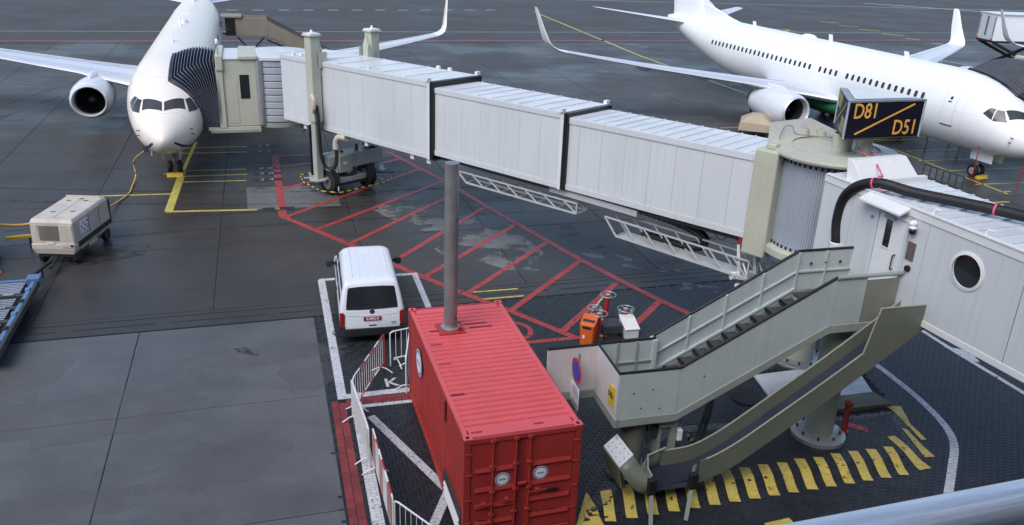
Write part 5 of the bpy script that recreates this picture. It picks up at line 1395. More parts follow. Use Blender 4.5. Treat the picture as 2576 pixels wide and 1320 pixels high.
for p in cbs: V += [(p.x, Y0, p.z - .06), (p.x, Y1, p.z - .06)]
MB().add(V, [(2 * i, 2 * i + 1, 2 * i + 3, 2 * i + 2) for i in range(len(cbs) - 1)]).build('underside', M_olive, chu)
# outlet turning towards the viewer
EX0, EX1 = .72, 1.72
fl = []
for i in range(9):
    a = pi / 2 * i / 8
    fl.append((1.12 - .56 * sin(a) * 1.0, Y1 - .0 - .52 * (1 - cos(a))))
V = [(1.56, Y1, .48), (1.52, -.96, .46)] + [(x, y, .48 - .02 * (Y1 - y)) for x, y in fl] + [(.56, -.96, .46)]
MB().add(V, [tuple([0, 1] + [len(V) - 1] + list(range(len(V) - 2, 1, -1)))]).build('outlet_floor', M_belt, chu)
def curved_wall(path, h0, h1, nm):
    V = []
    for i, (x, y) in enumerate(path):
        t = i / (len(path) - 1); hh = h0 + (h1 - h0) * t
        V += [(x, y, .32), (x, y, .46 + hh)]
    MB().add(V, [(2 * i, 2 * i + 1, 2 * i + 3, 2 * i + 2) for i in range(len(path) - 1)]).build(nm, M_olive, chu, smooth=50).modifiers.new('solid', 'SOLIDIFY').thickness = .025
curved_wall(fl + [(.555, -.8), (.56, -.93)], .46, .34, 'outlet_wall')
curved_wall([(1.66, -.82), (1.58, -.84), (1.54, -.93)], .46, .36, 'outlet_wall')
for x in (.56, 1.54):
    MB().box(x - .10, x + .10, -1.03, -.89, .40, .80).build('bumper', M_blk, chu, bevel=.03)
    MB().beam((x + .04, -.88, .46), (x - .2 if x < 1 else x - .36, -1.5, 0), .09, .06).build('leg', M_olive, chu)
MB().tube([(fl[0][0] + .1, Y1, .95), (fl[4][0], fl[4][1], .92), (.555, -.7, .88), (.56, -.93, .84)], .024, 6).build('wall_lip', M_lip, chu)
ep = MB().add([(-.18, .12, 1.02), (-.10, -.66, .98), (.26, -.52, 1.16), (.18, .26, 1.20), (-.18, .12, .99), (-.10, -.66, .95), (.26, -.52, 1.13), (.18, .26, 1.17)], [(0, 1, 2, 3), (7, 6, 5, 4), (0, 4, 5, 1), (1, 5, 6, 2), (2, 6, 7, 3), (3, 7, 4, 0)]).build('end_plate', M_proof, chu)
for i in range(4):
    for j in range(3):
        a = Vector((-.18, .12, 1.02)); e1 = Vector((.08, -.78, -.04)); e2 = Vector((.36, .14, .18)); p = a + e1 * (.14 + .24 * i) + e2 * (.18 + .32 * j); nn_ = e1.cross(e2).normalized() * (1 if e1.cross(e2).z > 0 else -1)
        MB().cyl(p, p + nn_ * .006, .014, None, 8).build('bolt_head', M_dgrey, ep)
rows_ = [[(-.10, -.66, .955), (.26, -.52, 1.135)], [(-.02, -.74, .80), (.33, -.61, 1.03)], [(.09, -.82, .63), (.41, -.73, .93)], [(.24, -.89, .48), (.47, -.84, .85)], [(.40, -.94, .40), (.52, -.92, .81)], [(.56, -.95, .38), (.57, -.94, .80)]]
MB().add([p for r_ in rows_ for p in r_], [(2 * i, 2 * i + 1, 2 * i + 3, 2 * i + 2) for i in range(len(rows_) - 1)]).build('foot_panel', M_olive, chu, smooth=60).modifiers.new('solid', 'SOLIDIFY').thickness = .025
MB().add([(-.17, .10, .98), (-.10, -.64, .95), (-.02, -.72, .45), (-.08, .05, .48)], [(0, 1, 2, 3)]).build('foot_panel', M_olive, chu).modifiers.new('solid', 'SOLIDIFY').thickness = .02
MB().beam((.0, -.25, .95), (.25, -.25, .0), .08, .08).build('foot_strut', M_olive, chu)
# cables looping under the stairs
cbp = smoothpath([(1.9, .15, 1.0), (2.3, .5, .6), (2.9, 1.2, .9), (3.5, 2.0, 1.2), (4.3, 2.7, 1.1), (5.0, 3.2, .6)], 6)
cbl = tag(MB().tube([Matrix.Rotation(SA, 3, 'Z') @ p + Vector((2.42, 15.87, 0)) for p in cbp], .05, 8).build('cable', M_blk, None, smooth=50), 'black cables sagging beneath the steel stairs', 'cable')
MB().tube([Matrix.Rotation(SA, 3, 'Z') @ (p + Vector((.06, -.09, -.07))) + Vector((2.42, 15.87, 0)) for p in cbp], .045, 8).build('strand', M_blk, cbl, smooth=50)
mh = tag(MB().lathe([(.01, .0), (.42, .0), (.42, .03), (.01, .035)], 28, Matrix.Translation((6.55, 20.0, .0))).build('manhole_cover', M_blk, None, smooth=30), 'round dark manhole cover on the pavers behind the stairs', 'manhole')

# floodlight on the far side of the stairs
fl_ = thing('loudspeaker', 'white tubular loudspeaker on a short post beside the stairs and cable tray', 'loudspeaker', (6.75, 22.9, 0), R(12))
MB().cyl((-.32, 0, 2.42), (.30, 0, 2.42), .12, None, 18).build('body', M_brite, fl_, smooth=40)
MB().lathe([(.12, 0), (.14, .03), (.05, .22)], 18, Matrix.Translation((.30, 0, 2.42)) @ Matrix.Rotation(pi / 2, 4, 'Y')).build('rear_cap', M_wht, fl_, smooth=40)
MB().box(-.04, .04, -.14, .14, 2.20, 2.62).build('bracket', M_galv, fl_); MB().cyl((0, 0, 0), (0, 0, 2.2), .04, None, 8).build('post', M_galv, fl_)
MB().lathe([(.005, -.11), (.08, -.07), (.11, 0), (.08, .07), (.005, .1)], 14, Matrix.Translation((-.05, -.02, 2.08))).build('lamp', M_brite, fl_, smooth=60)
# ================================================================ RED CONTAINER (x across the doors, y along, z up)
CL, CW, CH = 6.06, 2.44, 2.59
ct = thing('shipping_container', 'red twenty foot shipping container with a grey mast standing on its roof', 'container', (-.781, 13.607, 0), .3045)
P_ = .075
# corner posts and rails
for x in (0, CW - .14):
    for y in (0, CL - .14): MB().box(x, x + .14, y, y + .14, .1, CH - .12).build('corner_post', M_cred, ct, bevel=.012)
for x in (0, CW - .06):
    MB().box(x, x + .06, .17, CL - .17, CH - .10, CH - .02).build('top_rail', M_cred, ct, bevel=.008); MB().box(x, x + .06, .17, CL - .17, .05, .2).build('bottom_rail', M_cred, ct, bevel=.008)
for y in (0, CL - .08):
    MB().box(.16, CW - .16, y, y + .08, CH - .13, CH - .02).build('end_header', M_cred, ct, bevel=.008); MB().box(.16, CW - .16, y, y + .08, .03, .2).build('end_sill', M_cred, ct, bevel=.008)
# corner castings with their slots
for x in (-.004, CW - .174):
    for y in (-.004, CL - .166):
        for z in (0, CH - .118):
            mb = MB(); x0, x1, y0, y1, z0, z1 = x, x + .178, y, y + .17, z, z + .118
            c = MB().box(x0, x1, y0, y1, z0, z1 - (.012 if z else 0)).build('corner_casting', M_cred, ct, bevel=.012)
            if z:
                hx0, hx1, hy0, hy1 = x0 + .055, x1 - .055, y0 + .035, y1 - .035
                m2 = MB()
                for a in ((x0, hx0, y0, y1), (hx1, x1, y0, y1), (hx0, hx1, y0, hy0), (hx0, hx1, hy1, y1)): m2.box(*a, z1 - .0125, z1 + .002)
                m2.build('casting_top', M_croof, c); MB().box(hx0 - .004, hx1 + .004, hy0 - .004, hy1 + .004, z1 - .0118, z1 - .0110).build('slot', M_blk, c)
def corrug(nm, n, length, width, depth, M_, mat, pr=((0, 0), (.30, 0), (.5, 1), (.8, 1))):
    """trapezoid corrugation along x (length), extruded along y (width)"""
    p = length / n; V = []
    prof_ = []
    for i in range(n):
        a = i * p; prof_ += [(a + p * q, -depth * h) for q, h in pr]
    prof_.append((length, 0))
    for x, z in prof_: V += [(x, 0, z), (x, width, z)]
    fs = [(2 * i, 2 * i + 1, 2 * i + 3, 2 * i + 2) for i in range(len(prof_) - 1)]
    return MB().add(V, fs, M_).build(nm, mat, ct)
# roof ridges run across; side ridges upright
XA = Matrix(((0, 1, 0, .06), (1, 0, 0, .34), (0, 0, 1, CH - .022), (0, 0, 0, 1)))
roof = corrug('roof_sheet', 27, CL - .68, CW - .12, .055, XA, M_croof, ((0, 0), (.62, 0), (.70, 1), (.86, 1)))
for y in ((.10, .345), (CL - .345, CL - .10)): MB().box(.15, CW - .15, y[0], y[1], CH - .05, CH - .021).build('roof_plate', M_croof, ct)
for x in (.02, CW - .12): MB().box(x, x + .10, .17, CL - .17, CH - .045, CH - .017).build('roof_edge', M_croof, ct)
corrug('side_sheet', 21, CL - .3, CH - .3, .034, Matrix(((0, 0, -1, .022), (1, 0, 0, .15), (0, 1, 0, .18), (0, 0, 0, 1))), M_cred)
corrug('side_sheet', 21, CL - .3, CH - .3, .034, Matrix(((0, 0, 1, CW - .022), (1, 0, 0, .15), (0, 1, 0, .18), (0, 0, 0, 1))), M_cred)
corrug('end_sheet', 9, CW - .3, CH - .3, .034, Matrix(((1, 0, 0, .15), (0, 0, 1, CL - .03), (0, 1, 0, .18), (0, 0, 0, 1))), M_cred)
MB().box(.12, CW - .12, .12, CL - .12, .12, .16).build('floor', M_dgrey, ct)
# scuffs on the roof ridges
for x, y, l in ((.28, 4.72, .35), (1.2, 4.92, .55), (1.25, 4.72, .6), (.16, 4.0, .28), (.15, 3.05, .28), (.12, 1.72, .3), (.2, .25, .22), (1.5, .28, .2)):
    MB().box(x, x + l, y - .03, y + .03, CH - .0205, CH - .0185).build('scuff', M_cred2, roof)
# doors: five recessed ribs each, hinges, lock rods
dn = .03
def door(x0, x1, ribs):
    d = MB().box(x0, x1, .02, .06, .22, CH - .14).build('door', M_cred, ct, bevel=.006)
    for z in ribs:
        # horizontal swage: slanted upper face, sharp lower lip
        MB().add([(x0 + .08, .02, z + .10), (x1 - .06, .02, z + .10), (x1 - .06, -.012, z + .02), (x0 + .08, -.012, z + .02), (x0 + .08, -.012, z), (x1 - .06, -.012, z), (x1 - .06, .02, z - .012), (x0 + .08, .02, z - .012)],
                 [(0, 1, 2, 3), (3, 2, 5, 4), (4, 5, 6, 7), (0, 3, 4, 7), (1, 6, 5, 2)]).build('door_swage', M_cred, d)
    return d
rb = [1.78, 1.32, .92, .52]
dl = door(.15, 1.10, rb); dr2 = door(1.28, CW - .15, rb)
MB().box(1.10, 1.28, .035, .06, .22, CH - .14).build('door_gasket', M_cred2, ct)
for x, d in ((.58, dl), (1.055, dl), (1.345, dr2), (1.86, dr2)):
    if x > 1.8: continue
    MB().cyl((x, -.03, .1), (x, -.03, CH - .05), .019, None, 10).build('lock_rod', M_cred, d, smooth=40)
    for z in (CH - .10, 1.9, 1.3, .75, .3): MB().box(x - .055, x + .055, -.045, .02, z - .028, z + .028).build('rod_guide', M_cred, d, bevel=.01)
for a, b_, z, d in ((.58, .25, 1.02, dl), (1.055, .72, 1.06, dl), (1.345, 1.72, 1.18, dr2)):
    MB().beam((a, -.05, z), (b_, -.055, z + .02), .03, .014, up=(0, 1, 0)).build('lock_handle', M_cred, d)
    MB().box((a + b_) / 2 - .04, (a + b_) / 2 + .04, -.06, .02, z - .04, z + .05).build('handle_catch', M_cred, d, bevel=.008)
MB().box(1.70, 1.98, -.055, -.01, 1.15, 1.185).build('door_grip', M_blk, dr2)
MB().box(1.11, 1.30, -.05, .0, 1.38, 1.45).build('lock_bar', M_cred, dr2, bevel=.015)
for x in (.1, CW - .1):
    for z in (CH - .35, 1.75, 1.15, .6): MB().box(x - .06, x + .06, -.014, .02, z - .02, z + .02).build('hinge', M_cred, dl if x < 1 else dr2, bevel=.006)
def sticker(M_, r_, par):
    s_ = MB().lathe([(.001, 0), (r_, 0), (r_, .003), (.001, .003)], 28, M_).build('sticker', paint('sticker_navy', (.10, .12, .30), .4), par)
    MB().lathe([(.001, 0), (r_ * .94, 0), (r_ * .94, .003), (.001, .003)], 28, M_ @ Matrix.Translation((0, 0, .003))).build('sticker_ring', M_brite, s_)
    MB().lathe([(.001, 0), (r_ * .86, 0), (r_ * .86, .003), (.001, .003)], 28, M_ @ Matrix.Translation((0, 0, .006))).build('sticker_band', paint('sticker_navy', (.10, .12, .30), .4), s_)
    MB().lathe([(.001, 0), (r_ * .72, 0), (r_ * .72, .003), (.001, .003)], 28, M_ @ Matrix.Translation((0, 0, .009))).build('sticker_disc', M_brite, s_)
    MB().box(-r_ * .45, r_ * .45, -r_ * .12, r_ * .12, .012, .013, M_).build('sticker_mark', paint('sticker_grey_blue', (.25, .3, .5), .5), s_)
sticker(frame((.80, .018, 1.55), (1, 0, 0), (0, 0, 1)), .165, dl); sticker(frame((1.60, .018, 1.57), (1, 0, 0), (0, 0, 1)), .165, dr2)
sticker(frame((-.012, 4.57, 1.82), (0, -1, 0), (0, 0, 1)), .36, ct)
MB().box(.30, .50, .012, .02, .50, .62).build('label_plate', M_blk, dl)
for i, x in enumerate((1.55, 1.68, 1.80, 1.86, 1.96)): MB().box(x, x + .07, .012, .0195, .62, .638).build('stencil_mark', M_blk, dr2)
# louvre low on the left side and slot higher up
lv = MB().box(-.014, .03, .18, 1.72, .12, .72).build('vent', M_dgrey, ct)
for z in (.50, .38, .26): MB().add([(-.016, .26, z), (-.016, 1.62, z), (-.05, 1.62, z - .05), (-.05, .26, z - .05), (-.016, .26, z + .02), (-.016, 1.62, z + .02)], [(0, 1, 2, 3), (4, 5, 2, 3)]).build('louvre_blade', M_brite, lv)
MB().box(-.016, .01, 1.70, 1.79, 1.95, 2.45).build('vent_slot', M_cred2, ct)
# mast bolted on the roof
ms_ = thing('mast', 'tall grey steel mast bolted to the red container roof', 'mast', (-.781 + .81 * cos(.3045) - 4.78 * sin(.3045), 13.607 + .81 * sin(.3045) + 4.78 * cos(.3045), CH - .018), .3045)
MB().cyl((0, 0, .03), (0, 0, 4.16), .165, .168, 32).build('pole', M_mast, ms_, smooth=40)
MB().lathe([(.235, .03), (.235, .055), (.17, .06), (.17, .12)], 30).build('flange', M_galv, ms_, smooth=25)
MB().box(-.34, .30, -.36, .26, -.004, .03).build('base_plate', M_cred, ms_, bevel=.008)
MB().prism([(.20, -.30), (.24, -.30), (.24, -.12), (.20, -.12)], .03, .12).build('cleat', M_cred, ms_); MB().prism([(.14, -.28), (.16, -.28), (.16, -.14), (.14, -.14)], .03, .12).build('cleat', M_cred, ms_)
MB().cyl((.1, -.16, .32), (.1, -.18, .32), .03, None, 8).build('ground_stud', M_dgrey, ms_)
MB().lathe([(.166, 4.155), (.166, 4.165), (.02, 4.17)], 24).build('cap', M_mast, ms_)
MB().cyl((.1, -.14, 2.85), (.1, -.2, 2.85), .025, None, 8).build('bolt', M_dgrey, ms_)

# ================================================================ VAN (x right, y forward from the rear bumper)
va = thing('van', 'white delivery van seen from behind parked in the white bay', 'van', (-4.06, 22.34, 0), R(14.0))
LV = [(.32, .84, .02, 4.88), (.55, .93, -.02, 4.92), (.80, .95, .0, 4.90), (1.02, .945, .03, 4.80), (1.12, .93, .05, 4.45), (1.45, .875, .12, 3.85), (1.75, .80, .19, 3.35), (1.86, .765, .23, 3.18)]
def vlev(z):
    for i in range(len(LV) - 1):
        if LV[i][0] <= z <= LV[i + 1][0]:
            t = (z - LV[i][0]) / (LV[i + 1][0] - LV[i][0]); return [LV[i][k] + (LV[i + 1][k] - LV[i][k]) * t for k in (1, 2, 3)]
    return list(LV[-1][1:] if z > 1 else LV[0][1:])
def rrect(hw, y0, y1, rr, rf, z, n=5):
    out = []
    for cx, cy, r_, a0 in ((hw - rr, y0 + rr, rr, -90), (hw - rf, y1 - rf, rf, 0), (-hw + rf, y1 - rf, rf, 90), (-hw + rr, y0 + rr, rr, 180)):
        for k in range(n + 1): a = R(a0 + 90 * k / n); out.append((cx + r_ * cos(a), cy + r_ * sin(a), z))
    return out
rings = [rrect(hw, y0, y1, .10, .34, z) for z, hw, y0, y1 in LV]
rings += [rrect(.70, .30, 3.08, .12, .3, 1.925), rrect(.60, .42, 2.96, .12, .26, 1.952), rrect(.3, .7, 2.6, .1, .2, 1.966)]
bd = MB().loft(rings).build('body', M_van, va, smooth=35)
MB().loft([rrect(.88, -.06, 4.95, .14, .36, .28), rrect(.955, -.075, 4.98, .14, .36, .36), rrect(.96, -.07, 4.97, .14, .36, .52)]).build('bumper_skirt', M_plas, va, smooth=40)
for x in (-.52, -.31, -.1, .1, .31, .52): MB().box(x - .012, x + .012, .45, 2.9, 1.93, 1.972).build('roof_rib', M_van, bd, bevel=.006)
def vback(pts, nm, mat, off=.012, par=bd, flip=False):
    V = []
    for x, z in pts: V.append((x, vlev(z)[1] - off, z))
    V2 = [(p[0], p[1] + .02, p[2]) for p in V]; n = len(V)
    return MB().add(V + V2, [tuple(range(n)), tuple(range(2 * n - 1, n - 1, -1))] + [(i, (i + 1) % n, n + (i + 1) % n, n + i) for i in range(n)]).build(nm, mat, par)
rw_ = vback([(-.75, 1.12), (-.3, 1.10), (.3, 1.10), (.75, 1.12), (.75, 1.22), (.69, 1.68), (.66, 1.75), (.3, 1.77), (-.3, 1.77), (-.66, 1.75), (-.69, 1.68), (-.75, 1.22)], 'rear_window', M_glass, .016)
tg = vback([(-.72, .50), (.72, .50), (.745, .56), (.76, .99), (.735, 1.06), (-.735, 1.06), (-.76, .99), (-.745, .56)], 'tailgate', M_van, .006)
for x0, x1, z in ((-.70, .70, .935),): vback([(x0, z), (-.35, z - .03), (.35, z - .03), (x1, z), (x1, z + .018), (.35, z - .012), (-.35, z - .012), (x0, z + .018)], 'tailgate_crease', M_wing, .012, tg)
em = MB().lathe([(.001, 0), (.075, 0), (.07, .012), (.001, .012)], 24, frame((0, vlev(1.02)[1] - .006, 1.02), (1, 0, 0), (0, 0, 1))).build('emblem', M_blkg, tg)
text_mesh('emblem_letter', 'V', .065, M_galv, em, frame((0, vlev(1.03)[1] - .019, 1.042), (1, 0, 0), (0, 0, 1)), .002); text_mesh('emblem_letter', 'W', .058, M_galv, em, frame((0, vlev(1.0)[1] - .019, .992), (1, 0, 0), (0, 0, 1)), .002)
pl_ = MB().box(-.26, .26, -.035, -.01, .76, .88).build('number_plate', M_plate, tg, bevel=.006)
text_mesh('plate_text', '8-MKJ-8', .115, M_brite, pl_, frame((0, -.037, .82), (1, 0, 0), (0, 0, 1)), .001, squeeze=.95, off=.002)
MB().box(-.11, .11, -.03, .0, .585, .615).build('handle_recess', M_blk, tg); MB().box(.55, .70, -.018, .0, .60, .69).build('blue_badge', paint('badge_blue', (.25, .42, .62), .4), tg)
for sx in (-1, 1):
    tl_ = [(sx * .80, .62), (sx * .945, .60), (sx * .945, 1.02), (sx * .86, 1.04), (sx * .80, .98)]
    MB().prism([(p[0], p[1]) for p in tl_], -.02, .10, Matrix(((1, 0, 0, 0), (0, 0, 1, 0), (0, 1, 0, 0), (0, 0, 0, 1)))).build('tail_light', M_tail, va, bevel=.015)
    MB().prism([(sx * .80, .44), (sx * .95, .44), (sx * .95, .598), (sx * .80, .618)], -.03, .10, Matrix(((1, 0, 0, 0), (0, 0, 1, 0), (0, 1, 0, 0), (0, 0, 0, 1)))).build('corner_guard', M_plas, va)
    def vside(pts, nm, mat, off=.008):
        V = [(sx * (vlev(z)[0] + off), y, z) for y, z in pts]; V2 = [(p[0] - sx * .02, p[1], p[2]) for p in V]; n = len(V)
        return MB().add(V + V2, [tuple(range(n)), tuple(range(2 * n - 1, n - 1, -1))] + [(i, (i + 1) % n, n + (i + 1) % n, n + i) for i in range(n)]).build(nm, mat, bd)
    vside([(.45, 1.18), (1.62, 1.18), (1.60, 1.70), (.52, 1.70)], 'side_window', M_glass); vside([(1.70, 1.18), (2.75, 1.18), (2.70, 1.70), (1.70, 1.70)], 'side_window', M_glass)
    vside([(2.85, 1.18), (3.75, 1.18), (3.3, 1.68), (2.84, 1.70)], 'side_window', M_glass)
    for y in (1.66, 2.80): vside([(y, .5), (y + .014, .5), (y + .014, 1.14), (y, 1.14)], 'door_seam', M_plas, .003)
    MB().box(sx * .95 - .02, sx * .95 + .02, 1.85, 2.05, .98, 1.02).build('door_handle', M_plas, va)
    m_ = MB().loft([[(sx * (.93 + q) , 3.55 + dy * s_, 1.20 + dz * s_) for dy, dz in ((-.09, -.11), (.09, -.11), (.11, .10), (-.09, .12))] for q, s_ in ((.0, .35), (.06, .5), (.12, 1), (.27, .95), (.30, .7))]).build('mirror', M_plas, va, bevel=.02)
    for y in (.95, 3.95):
        Mx = Matrix.Translation((sx * .84, y, .33)) @ Matrix.Rotation(pi / 2, 4, 'Y')
        wv = MB().lathe([(.2, -.11), (.30, -.11), (.33, -.06), (.33, .06), (.30, .11), (.2, .11)], 24, Mx).build('wheel', M_tyre, va, smooth=40); MB().lathe([(.03, -.10), (.2, -.09), (.2, .09), (.03, .10)], 18, Mx).build('wheel_rim', M_rim, wv)
MB().add([(-.74, 4.42, 1.15), (.74, 4.42, 1.15), (.66, 3.38, 1.80), (-.66, 3.38, 1.80)], [(0, 1, 2, 3)]).build('windscreen', M_glass, bd)

# ================================================================ CROWD BARRIERS
M_faded = paint('faded_red_sheet', (.46, .24, .21), .5, var=.2)
def barrier(loc, rz, label, kind, L=2.5):
    b_ = thing('barrier', label, 'barrier', (*loc, 0), rz, 'steel crowd barriers standing round the red container')
    M1, M2 = M_wht, (M_cred if kind in ('striped', 'redsheet') else M_wht)
    r_ = .02; zt_, zb_ = 1.10, .24
    seg = 6
    def rail(nm, z):
        n = seg if kind in ('striped', 'redsheet') else 1
        for i in range(n):
            a, b2 = .10 + (L - .2) * i / n, .10 + (L - .2) * (i + 1) / n
            MB().cyl((a, 0, z), (b2, 0, z), r_, None, 10).build(nm, M1 if i % 2 == 0 else M2, b_, smooth=50)
    rail('top_rail', zt_); rail('bottom_rail', zb_)
    for x, s_ in ((.0, 1), (L, -1)):
        MB().tube(smoothpath([(x, 0, .02), (x, 0, zb_), (x, 0, zt_ - .12), (x + s_ * .035, 0, zt_ - .03), (x + s_ * .11, 0, zt_)], 3), r_, 10).build('end_post', M1 if (x == 0 or kind != 'striped') else M2, b_, smooth=50)
        f = x + s_ * .22
        MB().tube([(f, -.30, .015), (f, -.12, .13), (f, 0, .16), (f, .12, .13), (f, .30, .015)], .018, 8).build('foot', M1, b_, smooth=50); MB().cyl((f, 0, .16), (f, 0, zb_), .016, None, 8).build('foot_stem', M1, b_)
    n = 15
    proto = None
    for i in range(1, n):
        x = L * i / n
        if proto is None: o = MB().cyl((0, 0, zb_), (0, 0, zt_), .009, None, 6).build('bar', M1, b_, smooth=50); proto = o
        else: o = bpy.data.objects.new('bar', proto.data); C.objects.link(o); o.parent = b_
        o.location = (x, 0, 0)
    if kind in ('sheet', 'redsheet', 'bluesheet'):
        k = 1 if kind == 'sheet' else 5
        for i in range(k):
            a, b2 = .06 + (L - .12) * i / k, .06 + (L - .12) * (i + 1) / k
            mt_ = {'sheet': M_wht, 'redsheet': (M_faded if i % 2 == 0 else M_wht), 'bluesheet': (M_wing if i % 2 else M_wht)}[kind]
            MB().box(a, b2, -.028, -.016, zb_ + .03, zt_ - .03).build('infill_sheet', mt_, b_)
    return b_
barrier((-3.87, 18.36), atan2(2.54, .40), 'red and white striped barrier with open bars behind the van', 'striped')
barrier((-3.33, 20.95), atan2(.30, .52), 'white barrier with open bars standing between the van and the container', 'open')
barrier((-3.90, 18.30), atan2(-2.14, .80), 'white barrier with a plain white infill sheet beside the diagonal line', 'sheet', 2.28)
barrier((-3.01, 16.19), atan2(-2.44, .81), 'barrier with a red and white infill sheet on the white line', 'redsheet', 2.57)
barrier((-2.15, 13.67), atan2(-.71, .78), 'white barrier with open bars at the bottom edge of the picture', 'open')
barrier((-2.80, 21.2), atan2(-1.9, .12), 'barrier with pale blue and white sheeting tight against the container end', 'bluesheet', 1.7)

# ================================================================ GROUND POWER CART (y forward)
gp = thing('power_cart', 'dirty cream ground power cart on four small wheels with a yellow cable', 'power unit', (-16.1, 28.72, 0), R(1.5))
hw, y0, y1, zt_ = .74, -1.45, 1.42, 1.68
gb = MB().loft([[(-hw, y0 + .02, .62), (hw, y0 + .02, .62), (hw, y1, .62), (-hw, y1, .62)], [(-hw, y0, .85), (hw, y0, .85), (hw, y1, .85), (-hw, y1, .85)], [(-hw, y0 + .02, 1.56), (hw, y0 + .02, 1.56), (hw, y1 - .05, 1.56), (-hw, y1 - .05, 1.56)], [(-hw + .04, y0 + .10, zt_), (hw - .06, y0 + .10, zt_), (hw - .06, y1 - .12, zt_), (-hw + .04, y1 - .12, zt_)]]).build('housing', M_cream, gp, bevel=.04)
MB().loft([[(-.66, y0 + .0, .40), (.66, y0 + .0, .40), (.66, y1, .40), (-.66, y1, .40)], [(-.76, y0 - .05, .62), (.76, y0 - .05, .62), (.76, y1 + .04, .62), (-.76, y1 + .04, .62)], [(-.76, y0 - .05, .80), (.76, y0 - .05, .80), (.76, y1 + .04, .66), (-.76, y1 + .04, .66)]]).build('chassis', M_cream, gp, bevel=.03)
MB().box(.745, .765, y0 + .2, y1, .62, .80).build('rubbing_strip', M_blk, gb); MB().box(-.765, -.745, y0 + .2, y1, .62, .80).build('rubbing_strip', M_blk, gb)
gr = MB().box(-.45, .22, y0 - .012, y0 + .04, .92, 1.46).build('radiator_grille', M_grill, gb)
for i in range(13): MB().box(-.44, .21, y0 - .022, y0 - .01, .94 + .04 * i, .955 + .04 * i).build('grille_bar', M_grill, gr)
MB().box(-.70, -.50, y0 - .006, y0 + .03, .90, 1.50).build('corner_panel', M_cream, gb, bevel=.01); MB().box(.28, .70, y0 - .006, y0 + .03, .90, 1.50).build('corner_panel', M_cream, gb, bevel=.01)
MB().box(-.2, .05, y0 - .07, y0 - .04, .82, .86).build('plate', M_brite, gb); MB().box(.3, .74, y0 - .075, y0 - .03, .68, .84).build('bumper', M_cream, gp, bevel=.02)
MB().cyl((.66, y0 - .08, .76), (.66, y0 - .04, .76), .05, None, 12).build('rear_lamp', M_blk, gp)
cp_ = MB().box(.735, .755, -.95, -.35, 1.02, 1.45).build('control_panel', M_brite, gb, bevel=.01)
for i in range(4):
    for j in range(3): MB().box(.755, .765, -.88 + .14 * i, -.80 + .14 * i, 1.08 + .12 * j, 1.14 + .12 * j).build('gauge', M_dgrey if (i + j) % 2 else M_wht, cp_)
for y in (-.28, .55): MB().box(.742, .750, y, y + .02, .88, 1.52).build('panel_seam', M_dgrey, gb)
for x, y in ((-.35, .7), (.25, .75), (-.3, -.6), (.35, -.5), (0, .95)): MB().box(x - .08, x + .08, y - .015, y + .015, zt_ + .0, zt_ + .02).build('lid_handle', M_dgrey, gb)
MB().box(-.006, .006, y0 + .2, y1 - .2, zt_ - .001, zt_ + .004).build('lid_seam', M_dgrey, gb); MB().box(-.66, .6, y1 - .3, y1 - .2, zt_, zt_ + .05).build('lid_rail', M_cream, gb)
MB().box(-.75, .76, y1 - .01, y1 + .05, .66, 1.56).build('front_trim', M_blk, gp, bevel=.02)
MB().box(-.62, .62, y0 + .1, y1 - .1, .28, .42).build('frame', M_dgrey, gp); MB().cyl((.5, -.3, .36), (.5, .35, .36), .17, None, 14).build('fuel_tank', M_cream, gp, smooth=40)
for sx in (-.58, .60):
    for y in (y0 + .35, y1 - .30):
        Mx = Matrix.Translation((sx, y, .26)) @ Matrix.Rotation(pi / 2, 4, 'Y')
        wv = MB().lathe([(.13, -.09), (.23, -.09), (.26, -.05), (.26, .05), (.23, .09), (.13, .09)], 20, Mx).build('wheel', M_tyre, gp, smooth=40); MB().lathe([(.03, -.08), (.13, -.07), (.13, .07), (.03, .08)], 14, Mx).build('wheel_rim', M_dgrey, wv)
MB().beam((.05, y0, .35), (.30, y0 - 1.0, .30), .09, .07).build('tow_bar', M_blk, gp)
pw = [pl_world(PL_L, 2.5, -1.0, 1.62), (-17.75, 37.7, .9), (-17.7, 37.6, .25), (-17.45, 36.6, .05), (-17.1, 35.4, .05), (-17.0, 34.0, .1), (-16.5, 32.0, .5), (-15.75, 30.25, 1.05)]
pc = tag(MB().tube(smoothpath(pw, 7), .034, 8).build('power_cable', M_yhose, None, smooth=50), 'yellow power cable hanging from the pearl airliner nose to the cream cart', 'cable')
MB().box(-.08, .08, -.06, .06, -.1, .22).build('plug', M_dgrey, pc).location = pl_world(PL_L, 2.5, -1.0, 1.62)
for t_ in (8, 13): 
    p = smoothpath(pw, 7)[t_]; MB().lathe([(.005, -.07), (.07, 0), (.005, .07)], 8, Matrix.Translation(p)).build('cable_float', M_dgrey, pc)
MB().add([(0, 0, 0), (.5, 0, 0), (.5, .03, .45), (0, .03, .45), (0, .04, 0), (.5, .04, 0)], [(0, 1, 2, 3), (4, 5, 2, 3), (0, 3, 4), (1, 5, 2)]).build('service_flap', M_acw, plane_l).location = (2.35, .75, 1.38)

